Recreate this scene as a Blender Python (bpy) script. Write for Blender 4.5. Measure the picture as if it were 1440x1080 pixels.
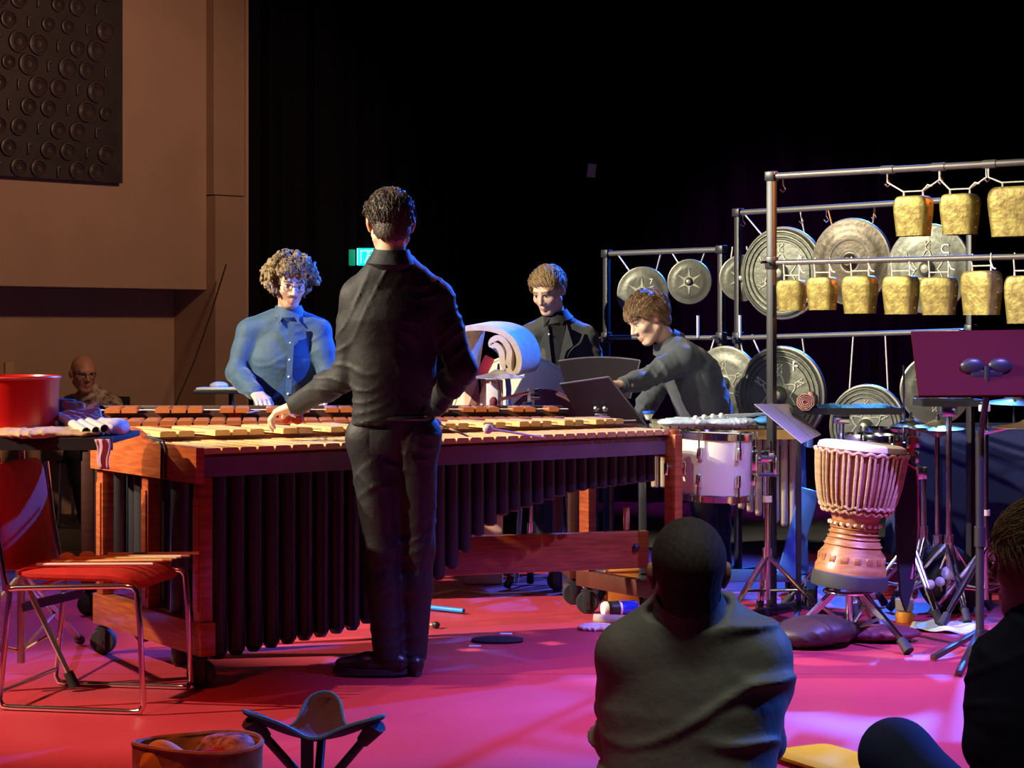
import bpy, bmesh, math, random
import numpy as np
from mathutils import Vector, Matrix

for o in list(bpy.data.objects):
    bpy.data.objects.remove(o, do_unlink=True)
scene = bpy.context.scene
COL = scene.collection
random.seed(7)
rng = np.random.default_rng(7)

# ------------------------------------------------------------------ camera
F = 2740.0          # focal length in pixels of the 1440 px wide frame
H = 1.30            # eye height of the seated photographer
HZ = 465.0          # pixel row of the horizon
cam_d = bpy.data.cameras.new('camera')
cam_d.sensor_width = 36.0
cam_d.lens = 36.0 * F / 1440.0
cam_d.shift_y = (HZ - 540.0) / 1440.0
cam_d.clip_end = 100
cam = bpy.data.objects.new('camera', cam_d)
cam.location = (0, 0, H)
cam.rotation_euler = (math.pi / 2, 0, 0)
COL.objects.link(cam)
scene.camera = cam

# ------------------------------------------------------------------ world, light, exposure
world = bpy.data.worlds.new('world')
scene.world = world
world.use_nodes = True
bgn = world.node_tree.nodes['Background']
bgn.inputs[0].default_value = (0.25, 0.16, 0.34, 1)
bgn.inputs[1].default_value = 0.010
vs = scene.view_settings
vs.view_transform = 'Standard'
vs.look = 'None'
vs.gamma = 1.0
vs.exposure = 0.15
vs.use_curve_mapping = False


def spot(name, loc, target, energy, color, angle=40, blend=0.4, radius=0.08):
    d = bpy.data.lights.new(name, 'SPOT')
    d.energy = energy
    d.color = color
    d.spot_size = math.radians(angle)
    d.spot_blend = blend
    d.shadow_soft_size = radius
    o = bpy.data.objects.new(name, d)
    o.location = loc
    o.rotation_euler = (Vector(target) - Vector(loc)).to_track_quat('-Z', 'Y').to_euler()
    COL.objects.link(o)
    return o


LIGHTS = [
    # name, position, target, power, colour, cone, blend, radius
    ('key_spot', (-5.6, 7.0, 4.3), (0.1, 9.1, 1.0), 4000, (1.0, 0.88, 0.68), 38, 0.5, 0.05),
    ('key_spot_left', (-5.3, 5.6, 3.6), (-1.2, 7.0, 0.5), 1500, (1.0, 0.74, 0.48), 32, 0.6, 0.05),
    ('key_spot_gongs', (-5.0, 6.2, 4.9), (1.7, 9.0, 1.0), 1000, (1.0, 0.93, 0.74), 24, 0.5, 0.05),
    ('front_gong_spot', (-1.5, 2.4, 5.6), (1.6, 9.2, 1.25), 640, (1.0, 0.95, 0.78), 19, 0.6, 0.05),
    ('blue_back_spot', (3.4, 13.9, 4.6), (0.1, 9.6, 1.1), 7000, (0.02, 0.15, 1.0), 44, 0.5, 0.08),
    ('blue_cross_spot', (5.6, 7.9, 4.1), (-1.0, 10.0, 1.25), 6500, (0.02, 0.14, 1.0), 9, 0.6, 0.06),
    ('blue_side_spot', (5.8, 6.6, 3.6), (1.8, 4.8, 0.5), 2300, (0.04, 0.16, 1.0), 23, 0.7, 0.06),
    ('orange_rim_spot', (5.8, 8.9, 3.4), (1.6, 8.8, 2.05), 1100, (1.0, 0.26, 0.05), 15, 0.5, 0.06),
    ('red_wash', (-2.6, 3.6, 5.6), (-2.0, 4.9, 0.0), 700, (1.0, 0.12, 0.04), 52, 0.8, 0.05),
    ('violet_wash', (3.2, 5.4, 5.4), (1.7, 7.0, 0.0), 5000, (0.25, 0.18, 1.0), 43, 0.8, 0.05),
    ('pink_wash', (1.0, 10.4, 5.6), (0.5, 6.2, 0.0), 340, (1.0, 0.26, 0.26), 34, 0.8, 0.05),
    ('violet_floor_spot', (-4.2, 12.0, 5.0), (-2.3, 8.7, 0.0), 900, (0.50, 0.14, 1.0), 22, 0.6, 0.08),
    ('house_light', (-0.4, 10.3, 3.7), (-3.1, 13.5, 1.9), 190, (1.0, 0.52, 0.31), 78, 0.8, 0.12),
    ('curtain_spot', (2.4, 12.0, 5.3), (2.0, 14.6, 0.8), 1000, (0.45, 0.03, 0.50), 36, 0.9, 0.1),
    ('front_house_light', (0.45, 3.1, 5.4), (0.42, 4.3, 0.95), 420, (0.92, 0.94, 0.78), 18, 0.9, 0.5),
]
for L in LIGHTS:
    spot(*L)


# ------------------------------------------------------------------ coordinates from photo pixels
def W(px, py, D):
    return Vector(((px - 720.0) * D / F, D, H - (py - HZ) * D / F))


def G(px, py):
    D = F * H / (py - HZ)
    return Vector(((px - 720.0) * D / F, D, 0.0))


# ------------------------------------------------------------------ materials
MATS = {}


def mat(name, color, rough=0.5, metal=0.0, var=0.0, scale=8.0, bump=0.0, bscale=60.0, emit=None,
        estr=0.0, stretch=(1, 1, 1), color2=None, spec=0.5, sheen=0.0, coat=0.0, alpha=1.0):
    if name in MATS:
        return MATS[name]
    m = bpy.data.materials.new(name)
    m.use_nodes = True
    nt = m.node_tree
    b = nt.nodes['Principled BSDF']
    b.inputs['Base Color'].default_value = (*color, 1)
    b.inputs['Roughness'].default_value = rough
    b.inputs['Metallic'].default_value = metal
    b.inputs['Specular IOR Level'].default_value = spec
    if sheen:
        b.inputs['Sheen Weight'].default_value = sheen
    if coat:
        b.inputs['Coat Weight'].default_value = coat
        b.inputs['Coat Roughness'].default_value = 0.2
    if emit is not None:
        b.inputs['Emission Color'].default_value = (*emit, 1)
        b.inputs['Emission Strength'].default_value = estr
    if var or color2 or bump:
        tc = nt.nodes.new('ShaderNodeTexCoord')
        mp = nt.nodes.new('ShaderNodeMapping')
        mp.inputs['Scale'].default_value = stretch
        nt.links.new(tc.outputs['Object'], mp.inputs[0])
    if var or color2:
        n = nt.nodes.new('ShaderNodeTexNoise')
        n.inputs['Scale'].default_value = scale
        n.inputs['Detail'].default_value = 5
        nt.links.new(mp.outputs[0], n.inputs['Vector'])
        r = nt.nodes.new('ShaderNodeValToRGB')
        c2 = color2 if color2 else tuple(max(0, c * (1 - var)) for c in color)
        r.color_ramp.elements[0].position = 0.35
        r.color_ramp.elements[1].position = 0.65
        r.color_ramp.elements[0].color = (*c2, 1)
        r.color_ramp.elements[1].color = (*color, 1)
        nt.links.new(n.outputs['Fac'], r.inputs[0])
        nt.links.new(r.outputs[0], b.inputs['Base Color'])
    if bump:
        n2 = nt.nodes.new('ShaderNodeTexNoise')
        n2.inputs['Scale'].default_value = bscale
        n2.inputs['Detail'].default_value = 4
        nt.links.new(mp.outputs[0], n2.inputs['Vector'])
        bm_ = nt.nodes.new('ShaderNodeBump')
        bm_.inputs['Strength'].default_value = bump
        bm_.inputs['Distance'].default_value = 0.01
        nt.links.new(n2.outputs['Fac'], bm_.inputs['Height'])
        nt.links.new(bm_.outputs[0], b.inputs['Normal'])
    MATS[name] = m
    return m


CHROME = mat('chrome', (0.78, 0.78, 0.80), 0.16, 1.0)
STEEL = mat('steel', (0.55, 0.55, 0.55), 0.32, 1.0)
BLACKMETAL = mat('black_metal', (0.035, 0.035, 0.04), 0.38, 0.3)
RACKBLACK = mat('rack_black', (0.018, 0.018, 0.022), 0.42, 0.2)
RACKALU = mat('rack_aluminium', (0.17, 0.16, 0.145), 0.45, 0.5)
RUBBER = mat('rubber', (0.02, 0.02, 0.022), 0.7)
BARWOOD = mat('bar_rosewood', (0.80, 0.50, 0.19), 0.32, 0, 0.35, 14, 0.03, 90, stretch=(1, 1, 1), coat=0.4)
BARWOOD2 = mat('bar_padouk', (0.55, 0.17, 0.04), 0.34, 0, 0.35, 14, coat=0.4)
FRAMEWOOD = mat('frame_wood', (0.34, 0.075, 0.022), 0.36, 0, color2=(0.20, 0.035, 0.010), scale=5, stretch=(1.5, 1.5, 14), coat=0.3)
FRAMEWOOD_H = mat('frame_wood_flat', (0.44, 0.105, 0.028), 0.36, 0, color2=(0.27, 0.055, 0.014), scale=4, stretch=(2.0, 2.0, 22), coat=0.3)
TUBE = mat('resonator_black', (0.035, 0.033, 0.036), 0.34, 0.3)
CREAM = mat('cream_shell', (0.78, 0.74, 0.58), 0.35, coat=0.4)
SKINHEAD = mat('drum_head', (0.82, 0.76, 0.58), 0.55, 0, 0.12, 6)
ROPE = mat('white_rope', (0.75, 0.72, 0.66), 0.8)
PAPER = mat('paper', (0.82, 0.80, 0.78), 0.7)
BRASS = mat('cowbell_brass', (0.40, 0.33, 0.080), 0.46, 0.4, color2=(0.20, 0.14, 0.032), scale=24, bump=0.32, bscale=42)
BRASSIN = mat('cowbell_inside', (0.10, 0.07, 0.03), 0.7)
GONG = mat('gong_bronze', (0.135, 0.14, 0.105), 0.42, 0.5, color2=(0.085, 0.09, 0.068), scale=7, bump=0.2, bscale=30)
GONGDARK = mat('gong_dark', (0.085, 0.07, 0.045), 0.38, 0.6, color2=(0.045, 0.037, 0.024), scale=6, bump=0.2, bscale=30)
GONGRELIEF = mat('gong_relief', (0.46, 0.46, 0.34), 0.45, 0.4, 0.2, 20)
GONGRIM = mat('gong_rim', (0.34, 0.31, 0.24), 0.40, 0.6, 0.2, 12)
REDFAB = mat('red_fabric', (0.52, 0.012, 0.006), 0.8, 0, 0.2, 30, 0.25, 220)
BLACKCLOTH = mat('black_cloth', (0.014, 0.014, 0.02), 0.9, 0, 0, 8, 0.3, 30)
NAVYCLOTH = mat('navy_cloth', (0.04, 0.055, 0.20), 0.85, 0, 0, 8, 0.3, 20)
BEIGECLOTH = mat('beige_cloth', (0.62, 0.47, 0.30), 0.9, 0, 0.2, 12, 0.3, 60)
WHITECLOTH = mat('white_cloth', (0.78, 0.80, 0.80), 0.85, 0, 0.08, 20, 0.3, 60)
WOODLIGHT = mat('light_wood', (0.62, 0.33, 0.11), 0.45, 0, 0.25, 10, stretch=(1, 1, 10))
SHAFT = mat('mallet_shaft', (0.78, 0.60, 0.30), 0.45)
DARKREDWOOD = mat('dark_red_lacquer', (0.30, 0.02, 0.02), 0.3, coat=0.4)

# ------------------------------------------------------------------ mesh builder


class MB:
    def __init__(self):
        self.v = []
        self.f = []

    def add(self, vs, fs, M=None):
        n = len(self.v)
        if M is not None:
            vs = [M @ Vector(p) for p in vs]
        self.v.extend([tuple(p) for p in vs])
        self.f.extend([tuple(i + n for i in q) for q in fs])
        return self

    def box(self, c, s, M=None, bev=0.0):
        x, y, z = (k / 2 for k in s)
        c = Vector(c)
        if bev <= 0:
            vs = [c + Vector((sx * x, sy * y, sz * z)) for sx in (-1, 1) for sy in (-1, 1) for sz in (-1, 1)]
            fs = [(0, 1, 3, 2), (4, 6, 7, 5), (0, 4, 5, 1), (2, 3, 7, 6), (0, 2, 6, 4), (1, 5, 7, 3)]
            return self.add(vs, fs, M)
        bm = bmesh.new()
        bmesh.ops.create_cube(bm, size=1)
        for v in bm.verts:
            v.co = Vector((v.co.x * s[0], v.co.y * s[1], v.co.z * s[2]))
        bmesh.ops.bevel(bm, geom=bm.edges[:], offset=bev, segments=2, affect='EDGES', profile=0.5)
        vs = [v.co + c for v in bm.verts]
        fs = [[v.index for v in f.verts] for f in bm.faces]
        bm.free()
        return self.add(vs, fs, M)

    def beam(self, a, b, w, h, up=(0, 0, 1), M=None, bev=0.0):
        """box from a to b, w sideways, h along up"""
        a, b = Vector(a), Vector(b)
        d = b - a
        L = d.length
        x = d.normalized()
        y = Vector(up).cross(x)
        if y.length < 1e-5:
            y = Vector((0, 1, 0)).cross(x)
        y.normalize()
        z = x.cross(y)
        R = Matrix((x, y, z)).transposed().to_4x4()
        T = Matrix.Translation((a + b) / 2) @ R
        if M is not None:
            T = M @ T
        return self.box((0, 0, 0), (L, w, h), T, bev)

    def tube(self, a, b, r0, r1=None, n=12, caps=True, M=None):
        if r1 is None:
            r1 = r0
        return self.path([a, b], [r0, r1], n, caps, M)

    def path(self, pts, r, n=8, caps=True, M=None, closed=False):
        pts = [Vector(p) for p in pts]
        if not isinstance(r, (list, tuple)):
            r = [r] * len(pts)
        vs, fs = [], []
        prev = None
        for i, p in enumerate(pts):
            if closed:
                t = (pts[(i + 1) % len(pts)] - pts[i - 1]).normalized()
            elif i == 0:
                t = (pts[1] - p).normalized()
            elif i == len(pts) - 1:
                t = (p - pts[i - 1]).normalized()
            else:
                t = ((pts[i + 1] - p).normalized() + (p - pts[i - 1]).normalized())
                t = t.normalized() if t.length > 1e-6 else (p - pts[i - 1]).normalized()
            if prev is None:
                ref = Vector((0, 0, 1)) if abs(t.z) < 0.9 else Vector((1, 0, 0))
                x = t.cross(ref).normalized()
            else:
                x = prev - t * prev.dot(t)
                x = x.normalized() if x.length > 1e-6 else t.orthogonal().normalized()
            prev = x
            y = t.cross(x)
            for k in range(n):
                a = 2 * math.pi * k / n
                vs.append(p + (x * math.cos(a) + y * math.sin(a)) * r[i])
        m = len(pts)
        for i in range(m if closed else m - 1):
            j = (i + 1) % m
            for k in range(n):
                k2 = (k + 1) % n
                fs.append((i * n + k, i * n + k2, j * n + k2, j * n + k))
        if caps and not closed:
            fs.append(tuple(range(n - 1, -1, -1)))
            fs.append(tuple((m - 1) * n + k for k in range(n)))
        return self.add(vs, fs, M)

    def lathe(self, prof, n=32, M=None, cap0=False, cap1=False, sx=1.0, sy=1.0):
        """prof: list of (r,z)"""
        vs, fs = [], []
        for (r, z) in prof:
            for k in range(n):
                a = 2 * math.pi * k / n
                vs.append(Vector((r * math.cos(a) * sx, r * math.sin(a) * sy, z)))
        for i in range(len(prof) - 1):
            for k in range(n):
                k2 = (k + 1) % n
                fs.append((i * n + k, i * n + k2, (i + 1) * n + k2, (i + 1) * n + k))
        if cap0:
            fs.append(tuple(range(n - 1, -1, -1)))
        if cap1:
            b = (len(prof) - 1) * n
            fs.append(tuple(b + k for k in range(n)))
        return self.add(vs, fs, M)

    def prism(self, outline, t, M=None):
        """outline in xy, extruded along z from -t/2 to t/2"""
        n = len(outline)
        vs = [Vector((x, y, -t / 2)) for x, y in outline] + [Vector((x, y, t / 2)) for x, y in outline]
        fs = [tuple(range(n - 1, -1, -1)), tuple(range(n, 2 * n))]
        for i in range(n):
            j = (i + 1) % n
            fs.append((i, j, n + j, n + i))
        return self.add(vs, fs, M)

    def ball(self, c, r, n=12, M=None):
        if not isinstance(r, (tuple, list)):
            r = (r, r, r)
        m = max(4, n // 2)
        vs, fs = [], []
        c = Vector(c)
        for i in range(m + 1):
            th = math.pi * i / m
            for k in range(n):
                a = 2 * math.pi * k / n
                vs.append(c + Vector((r[0] * math.sin(th) * math.cos(a), r[1] * math.sin(th) * math.sin(a), r[2] * math.cos(th))))
        for i in range(m):
            for k in range(n):
                k2 = (k + 1) % n
                fs.append((i * n + k, (i + 1) * n + k, (i + 1) * n + k2, i * n + k2))
        return self.add(vs, fs, M)

    def mesh(self, name, smooth=True):
        me = bpy.data.meshes.new(name)
        me.from_pydata(self.v, [], self.f)
        me.validate()
        if smooth:
            me.shade_smooth()
            try:
                me.set_sharp_from_angle(angle=math.radians(38))
            except Exception:
                pass
        me.update()
        return me

    def build(self, name, m, parent=None, smooth=True, origin=None):
        """verts are in the parent's local space (world when parent is None);
        origin (for top-level meshes): moves the object's origin there"""
        if origin is not None:
            o_ = Vector(origin)
            self.v = [tuple(Vector(p) - o_) for p in self.v]
        me = self.mesh(name, smooth)
        return link(name, me, m, parent, origin)


def link(name, me, m, parent=None, loc=None):
    if m is not None and not me.materials:
        me.materials.append(m)
    o = bpy.data.objects.new(name, me)
    COL.objects.link(o)
    if parent is not None:
        o.parent = parent
    if loc is not None:
        o.location = loc
    return o


def tag(o, label, cat, group=None, kind=None):
    o['label'] = label
    o['category'] = cat
    if group:
        o['group'] = group
    if kind:
        o['kind'] = kind
    return o


def thing(name, label, cat, loc=(0, 0, 0), rotz=0.0, group=None):
    o = bpy.data.objects.new(name, None)
    o.empty_display_size = 0.1
    COL.objects.link(o)
    o.location = loc
    o.rotation_euler = (0, 0, rotz)
    return tag(o, label, cat, group)


def struct(o, label, cat=None):
    o['kind'] = 'structure'
    o['label'] = label
    if cat:
        o['category'] = cat
    return o


def child(name, me, m, parent, loc=(0, 0, 0), rot=(0, 0, 0), scale=(1, 1, 1)):
    o = link(name, me, m, parent, loc)
    o.rotation_euler = rot
    o.scale = scale
    return o


def copy_tree(o, parent=None):
    c = o.copy()
    COL.objects.link(c)
    c.parent = parent
    for ch in list(o.children):
        copy_tree(ch, c)
    return c


def frame(x, z):
    """4x4 rotation with given x axis and roughly z axis"""
    x = Vector(x).normalized()
    z = Vector(z)
    z = (z - x * z.dot(x)).normalized()
    y = z.cross(x)
    return Matrix((x, y, z)).transposed().to_4x4()


def face_frame(normal, up=(0, 0, 1)):
    """local z = normal, local y = up-ish, local x = right when looking at the face"""
    n = Vector(normal).normalized()
    u = Vector(up)
    u = (u - n * u.dot(n)).normalized()
    x = u.cross(n)
    return Matrix((x, u, n)).transposed().to_4x4()


def text_mesh(txt, size, M, depth=0.002):
    c = bpy.data.curves.new('lettering', 'FONT')
    c.body = txt
    c.size = size
    c.extrude = depth
    c.align_x = 'CENTER'
    c.align_y = 'CENTER'
    o = bpy.data.objects.new('tmp_text', c)
    COL.objects.link(o)
    dg = bpy.context.evaluated_depsgraph_get()
    me = bpy.data.meshes.new_from_object(o.evaluated_get(dg))
    bpy.data.objects.remove(o, do_unlink=True)
    me.transform(M)
    me.materials.clear()
    return me


# ------------------------------------------------------------------ signed distance modelling (bodies, cloth, bags)
def surface_nets(Fv, lo, h):
    S = Fv < 0
    nx, ny, nz = Fv.shape
    c = np.zeros((nx - 1, ny - 1, nz - 1), np.int8)
    for i in (0, 1):
        for j in (0, 1):
            for k in (0, 1):
                c += S[i:nx - 1 + i, j:ny - 1 + j, k:nz - 1 + k]
    act = (c > 0) & (c < 8)
    idx = -np.ones(act.shape, np.int64)
    cells = np.argwhere(act)
    idx[act] = np.arange(len(cells))
    acc = np.zeros((len(cells), 3))
    cnt = np.zeros(len(cells))
    X, Y, Z = cells.T
    corners = [(i, j, k) for i in (0, 1) for j in (0, 1) for k in (0, 1)]
    for a in corners:
        for ax in range(3):
            if a[ax] == 1:
                continue
            b = list(a)
            b[ax] = 1
            fa = Fv[X + a[0], Y + a[1], Z + a[2]]
            fb = Fv[X + b[0], Y + b[1], Z + b[2]]
            m = (fa < 0) != (fb < 0)
            t = np.where(m, fa / np.where(fa == fb, 1, fa - fb), 0)
            p = np.tile(np.array(a, float), (len(cells), 1))
            p[:, ax] += t
            acc[m] += p[m]
            cnt[m] += 1
    verts = (cells + acc / np.maximum(cnt, 1)[:, None]) * h + np.array(lo)
    faces = []
    for ax in range(3):
        sl0 = [slice(None)] * 3
        sl1 = [slice(None)] * 3
        sl0[ax] = slice(0, -1)
        sl1[ax] = slice(1, None)
        A = S[tuple(sl0)]
        B = S[tuple(sl1)]
        cr = A != B
        o1, o2 = [(1, 2), (2, 0), (0, 1)][ax]
        e = np.argwhere(cr)
        ok = (e[:, o1] > 0) & (e[:, o2] > 0) & (e[:, o1] < Fv.shape[o1] - 1) & (e[:, o2] < Fv.shape[o2] - 1)
        e = e[ok]
        inside = A[e[:, 0], e[:, 1], e[:, 2]]

        def ci(d1, d2):
            q = e.copy()
            q[:, o1] += d1
            q[:, o2] += d2
            return idx[q[:, 0], q[:, 1], q[:, 2]]
        q = np.stack([ci(-1, -1), ci(0, -1), ci(0, 0), ci(-1, 0)], 1)
        q[~inside] = q[~inside][:, ::-1]
        faces.append(q)
    return verts, np.concatenate(faces)


def cap(a, b, ra, rb=None, k=0.02, n=None, f=1.0, op='+'):
    return dict(t='c', a=np.array(a, float), b=np.array(b, float), ra=ra, rb=ra if rb is None else rb, k=k,
                n=None if n is None else np.array(Vector(n).normalized(), float), f=f, op=op)


def ell(c, r, k=0.02, R=None, op='+'):
    r = (r, r, r) if not isinstance(r, (tuple, list)) else r
    return dict(t='e', c=np.array(c, float), r=np.array(r, float), k=k,
                R=None if R is None else np.array(R.to_3x3(), float), op=op)


def sdf(prims, h, post=None, pad=0.03):
    lo = np.array([1e9] * 3)
    hi = -lo
    for p in prims:
        if p['op'] == '-':
            continue
        if p['t'] == 'c':
            r = max(p['ra'], p['rb'])
            lo = np.minimum(lo, np.minimum(p['a'], p['b']) - r)
            hi = np.maximum(hi, np.maximum(p['a'], p['b']) + r)
        else:
            r = p['r'].max()
            lo = np.minimum(lo, p['c'] - r)
            hi = np.maximum(hi, p['c'] + r)
    lo -= pad
    hi += pad
    n = np.ceil((hi - lo) / h).astype(int) + 1
    Fv = np.full(n, 1.0, np.float32)
    ax = [lo[i] + np.arange(n[i]) * h for i in range(3)]
    for p in prims:
        k = p['k']
        if p['t'] == 'c':
            r = max(p['ra'], p['rb']) + k + 2.5 * h
            l, u = np.minimum(p['a'], p['b']) - r, np.maximum(p['a'], p['b']) + r
        else:
            r = p['r'].max() + k + 2.5 * h
            l, u = p['c'] - r, p['c'] + r
        i0 = np.clip(np.floor((l - lo) / h).astype(int), 0, n)
        i1 = np.clip(np.ceil((u - lo) / h).astype(int) + 1, 0, n)
        if (i1 <= i0).any():
            continue
        x = ax[0][i0[0]:i1[0]][:, None, None]
        y = ax[1][i0[1]:i1[1]][None, :, None]
        z = ax[2][i0[2]:i1[2]][None, None, :]
        if p['t'] == 'c':
            a = p['a']
            ba = p['b'] - a
            L2 = max(float(ba @ ba), 1e-12)
            px, py, pz = x - a[0], y - a[1], z - a[2]
            tt = np.clip((px * ba[0] + py * ba[1] + pz * ba[2]) / L2, 0, 1)
            qx, qy, qz = px - ba[0] * tt, py - ba[1] * tt, pz - ba[2] * tt
            d2 = qx * qx + qy * qy + qz * qz
            if p['n'] is not None:
                nn = p['n']
                qn = qx * nn[0] + qy * nn[1] + qz * nn[2]
                d2 = d2 + qn * qn * (1.0 / p['f'] ** 2 - 1.0)
                d = (np.sqrt(d2) - (p['ra'] + (p['rb'] - p['ra']) * tt))
            else:
                d = np.sqrt(d2) - (p['ra'] + (p['rb'] - p['ra']) * tt)
        else:
            c = p['c']
            qx, qy, qz = x - c[0], y - c[1], z - c[2]
            if p['R'] is not None:
                R = p['R']
                qx, qy, qz = (qx * R[0, 0] + qy * R[1, 0] + qz * R[2, 0], qx * R[0, 1] + qy * R[1, 1] + qz * R[2, 1],
                              qx * R[0, 2] + qy * R[1, 2] + qz * R[2, 2])
            r = p['r']
            k0 = np.sqrt((qx / r[0]) ** 2 + (qy / r[1]) ** 2 + (qz / r[2]) ** 2)
            d = (k0 - 1) * r.min()
        d = d.astype(np.float32)
        sub = Fv[i0[0]:i1[0], i0[1]:i1[1], i0[2]:i1[2]]
        if p['op'] == '+':
            hh = np.maximum(k - np.abs(sub - d), 0) / k
            sub[...] = np.minimum(sub, d) - hh * hh * k * 0.25
        else:
            d = -d
            hh = np.maximum(k - np.abs(sub - d), 0) / k
            sub[...] = np.maximum(sub, d) + hh * hh * k * 0.25
    if post is not None:
        X, Y, Z = np.meshgrid(*ax, indexing='ij', sparse=True)
        Fv = post(Fv, X, Y, Z)
    Fv[0], Fv[-1] = 1, 1
    Fv[:, 0], Fv[:, -1] = 1, 1
    Fv[:, :, 0], Fv[:, :, -1] = 1, 1
    return surface_nets(Fv, lo, h)


def np_mesh(name, parts, offset=(0, 0, 0), colors=None):
    """parts: list of (verts, faces) -> one mesh"""
    V, Q, n = [], [], 0
    for v, q in parts:
        V.append(v)
        Q.append(q + n)
        n += len(v)
    V = np.concatenate(V) - np.array(offset)
    Q = np.concatenate(Q)
    me = bpy.data.meshes.new(name)
    me.vertices.add(len(V))
    me.vertices.foreach_set('co', V.astype(np.float32).ravel())
    me.loops.add(len(Q) * 4)
    me.loops.foreach_set('vertex_index', Q.astype(np.int32).ravel())
    me.polygons.add(len(Q))
    me.polygons.foreach_set('loop_start', (np.arange(len(Q)) * 4).astype(np.int32))
    me.polygons.foreach_set('loop_total', np.full(len(Q), 4, np.int32))
    me.update(calc_edges=True)
    me.validate()
    me.shade_smooth()
    if colors is not None:
        at = me.color_attributes.new('skin_tone', 'FLOAT_COLOR', 'POINT')
        c = np.concatenate(colors)
        at.data.foreach_set('color', np.concatenate([c, np.ones((len(c), 1))], 1).astype(np.float32).ravel())
    return me


def folds(amp, wl, seed=0, dirv=(0.3, 0.2, 1.0)):
    """cloth folds: sparse warped creases in patches"""
    r = np.random.default_rng(seed)
    ph = r.uniform(0, 6.28, 10)
    d = np.array(dirv) / np.linalg.norm(dirv)
    e = np.array((-d[0] * 1.3, d[1], d[2]))
    k = 0.085 / wl

    def post(Fv, X, Y, Z):
        X, Y, Z = X * k, Y * k, Z * k
        w = 0.07 * np.sin(X * 8 + Z * 6 + ph[0]) + 0.06 * np.sin(Y * 10 - Z * 9 + X * 4 + ph[1]) + 0.035 * np.sin(X * 17 - Z * 15 + ph[2])
        out = 0
        for i, dd in enumerate((d, e)):
            s = (X * dd[0] + Y * dd[1] + Z * dd[2] + w * (1 - 2 * i)) * 6.283 / 0.17
            m = np.clip(np.sin(X * 13 + Y * 9 - Z * 8 + ph[3 + i] + 2 * np.sin(Z * 7 + ph[5])) * 0.9 - 0.05, 0, 1)
            c = np.sin(s + ph[6 + i])
            out = out + np.exp(-(c / 0.33) ** 2) * m
        low = 0.5 * np.sin(X * 11 + Z * 7 + ph[8]) * np.sin(Z * 12 - Y * 9 + ph[9])
        return Fv - (amp * (1.25 * out + low)).astype(np.float32)
    return post
# ================================================================== THE SETTING
FLOORRED = bpy.data.materials.new('red_dance_floor')
FLOORRED.use_nodes = True
_nt = FLOORRED.node_tree
_b = _nt.nodes['Principled BSDF']
_tc = _nt.nodes.new('ShaderNodeTexCoord')
_n1 = _nt.nodes.new('ShaderNodeTexNoise')
_n1.inputs['Scale'].default_value = 1.6
_n1.inputs['Detail'].default_value = 6
_nt.links.new(_tc.outputs['Object'], _n1.inputs['Vector'])
_r1 = _nt.nodes.new('ShaderNodeValToRGB')
_r1.color_ramp.elements[0].color = (0.45, 0.036, 0.062, 1)
_r1.color_ramp.elements[1].color = (0.60, 0.058, 0.100, 1)
_nt.links.new(_n1.outputs['Fac'], _r1.inputs[0])
_n2 = _nt.nodes.new('ShaderNodeTexNoise')
_n2.inputs['Scale'].default_value = 55
_n2.inputs['Detail'].default_value = 3
_nt.links.new(_tc.outputs['Object'], _n2.inputs['Vector'])
_mx = _nt.nodes.new('ShaderNodeMixRGB')
_mx.blend_type = 'MULTIPLY'
_mx.inputs[0].default_value = 0.18
_nt.links.new(_r1.outputs[0], _mx.inputs[1])
_nt.links.new(_n2.outputs['Fac'], _mx.inputs[2])
_nt.links.new(_mx.outputs[0], _b.inputs['Base Color'])
_rr = _nt.nodes.new('ShaderNodeMapRange')
_rr.inputs['To Min'].default_value = 0.34
_rr.inputs['To Max'].default_value = 0.52
_nt.links.new(_n1.outputs['Fac'], _rr.inputs['Value'])
_nt.links.new(_rr.outputs[0], _b.inputs['Roughness'])

HALLFLOOR = mat('hall_floor', (0.10, 0.095, 0.09), 0.5, 0, 0.2, 3)
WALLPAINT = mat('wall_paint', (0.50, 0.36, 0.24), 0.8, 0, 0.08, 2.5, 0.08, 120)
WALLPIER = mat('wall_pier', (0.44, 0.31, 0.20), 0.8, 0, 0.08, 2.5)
CURTAIN = mat('black_curtain', (0.008, 0.007, 0.009), 0.95, 0, 0, 8, 0.2, 60, spec=0.1)
PANELDARK = mat('panel_dark', (0.045, 0.038, 0.04), 0.45, 0, 0.3, 9)
PANELDISC = mat('panel_disc', (0.075, 0.06, 0.06), 0.4, 0, 0.4, 14)

# red dance floor laid in lanes, the joints between them recessed
fl = bpy.data.objects.new('floor', MB().box((0.6, 6.2, -0.012), (11.6, 10.6, 0.016)).mesh('floor', False))
COL.objects.link(fl)
fl.data.materials.append(mat('floor_joint', (0.20, 0.03, 0.035), 0.7))
struct(fl, 'red vinyl dance floor under the instruments')
lane_w = 1.62
for i in range(7):
    y0 = 0.9 + i * lane_w
    y1 = min(y0 + lane_w - 0.007, 11.5)
    MB().box((0.6, (y0 + y1) / 2, -0.003), (11.6, y1 - y0, 0.006)).build('floor_lane', FLOORRED, fl, False)
hf = MB().box((0.6, 15.0, -0.01), (14, 7.0, 0.02)).build('floor_hall', HALLFLOOR, None, False)
struct(hf, 'dull grey hall floor behind the red dance floor')

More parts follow.
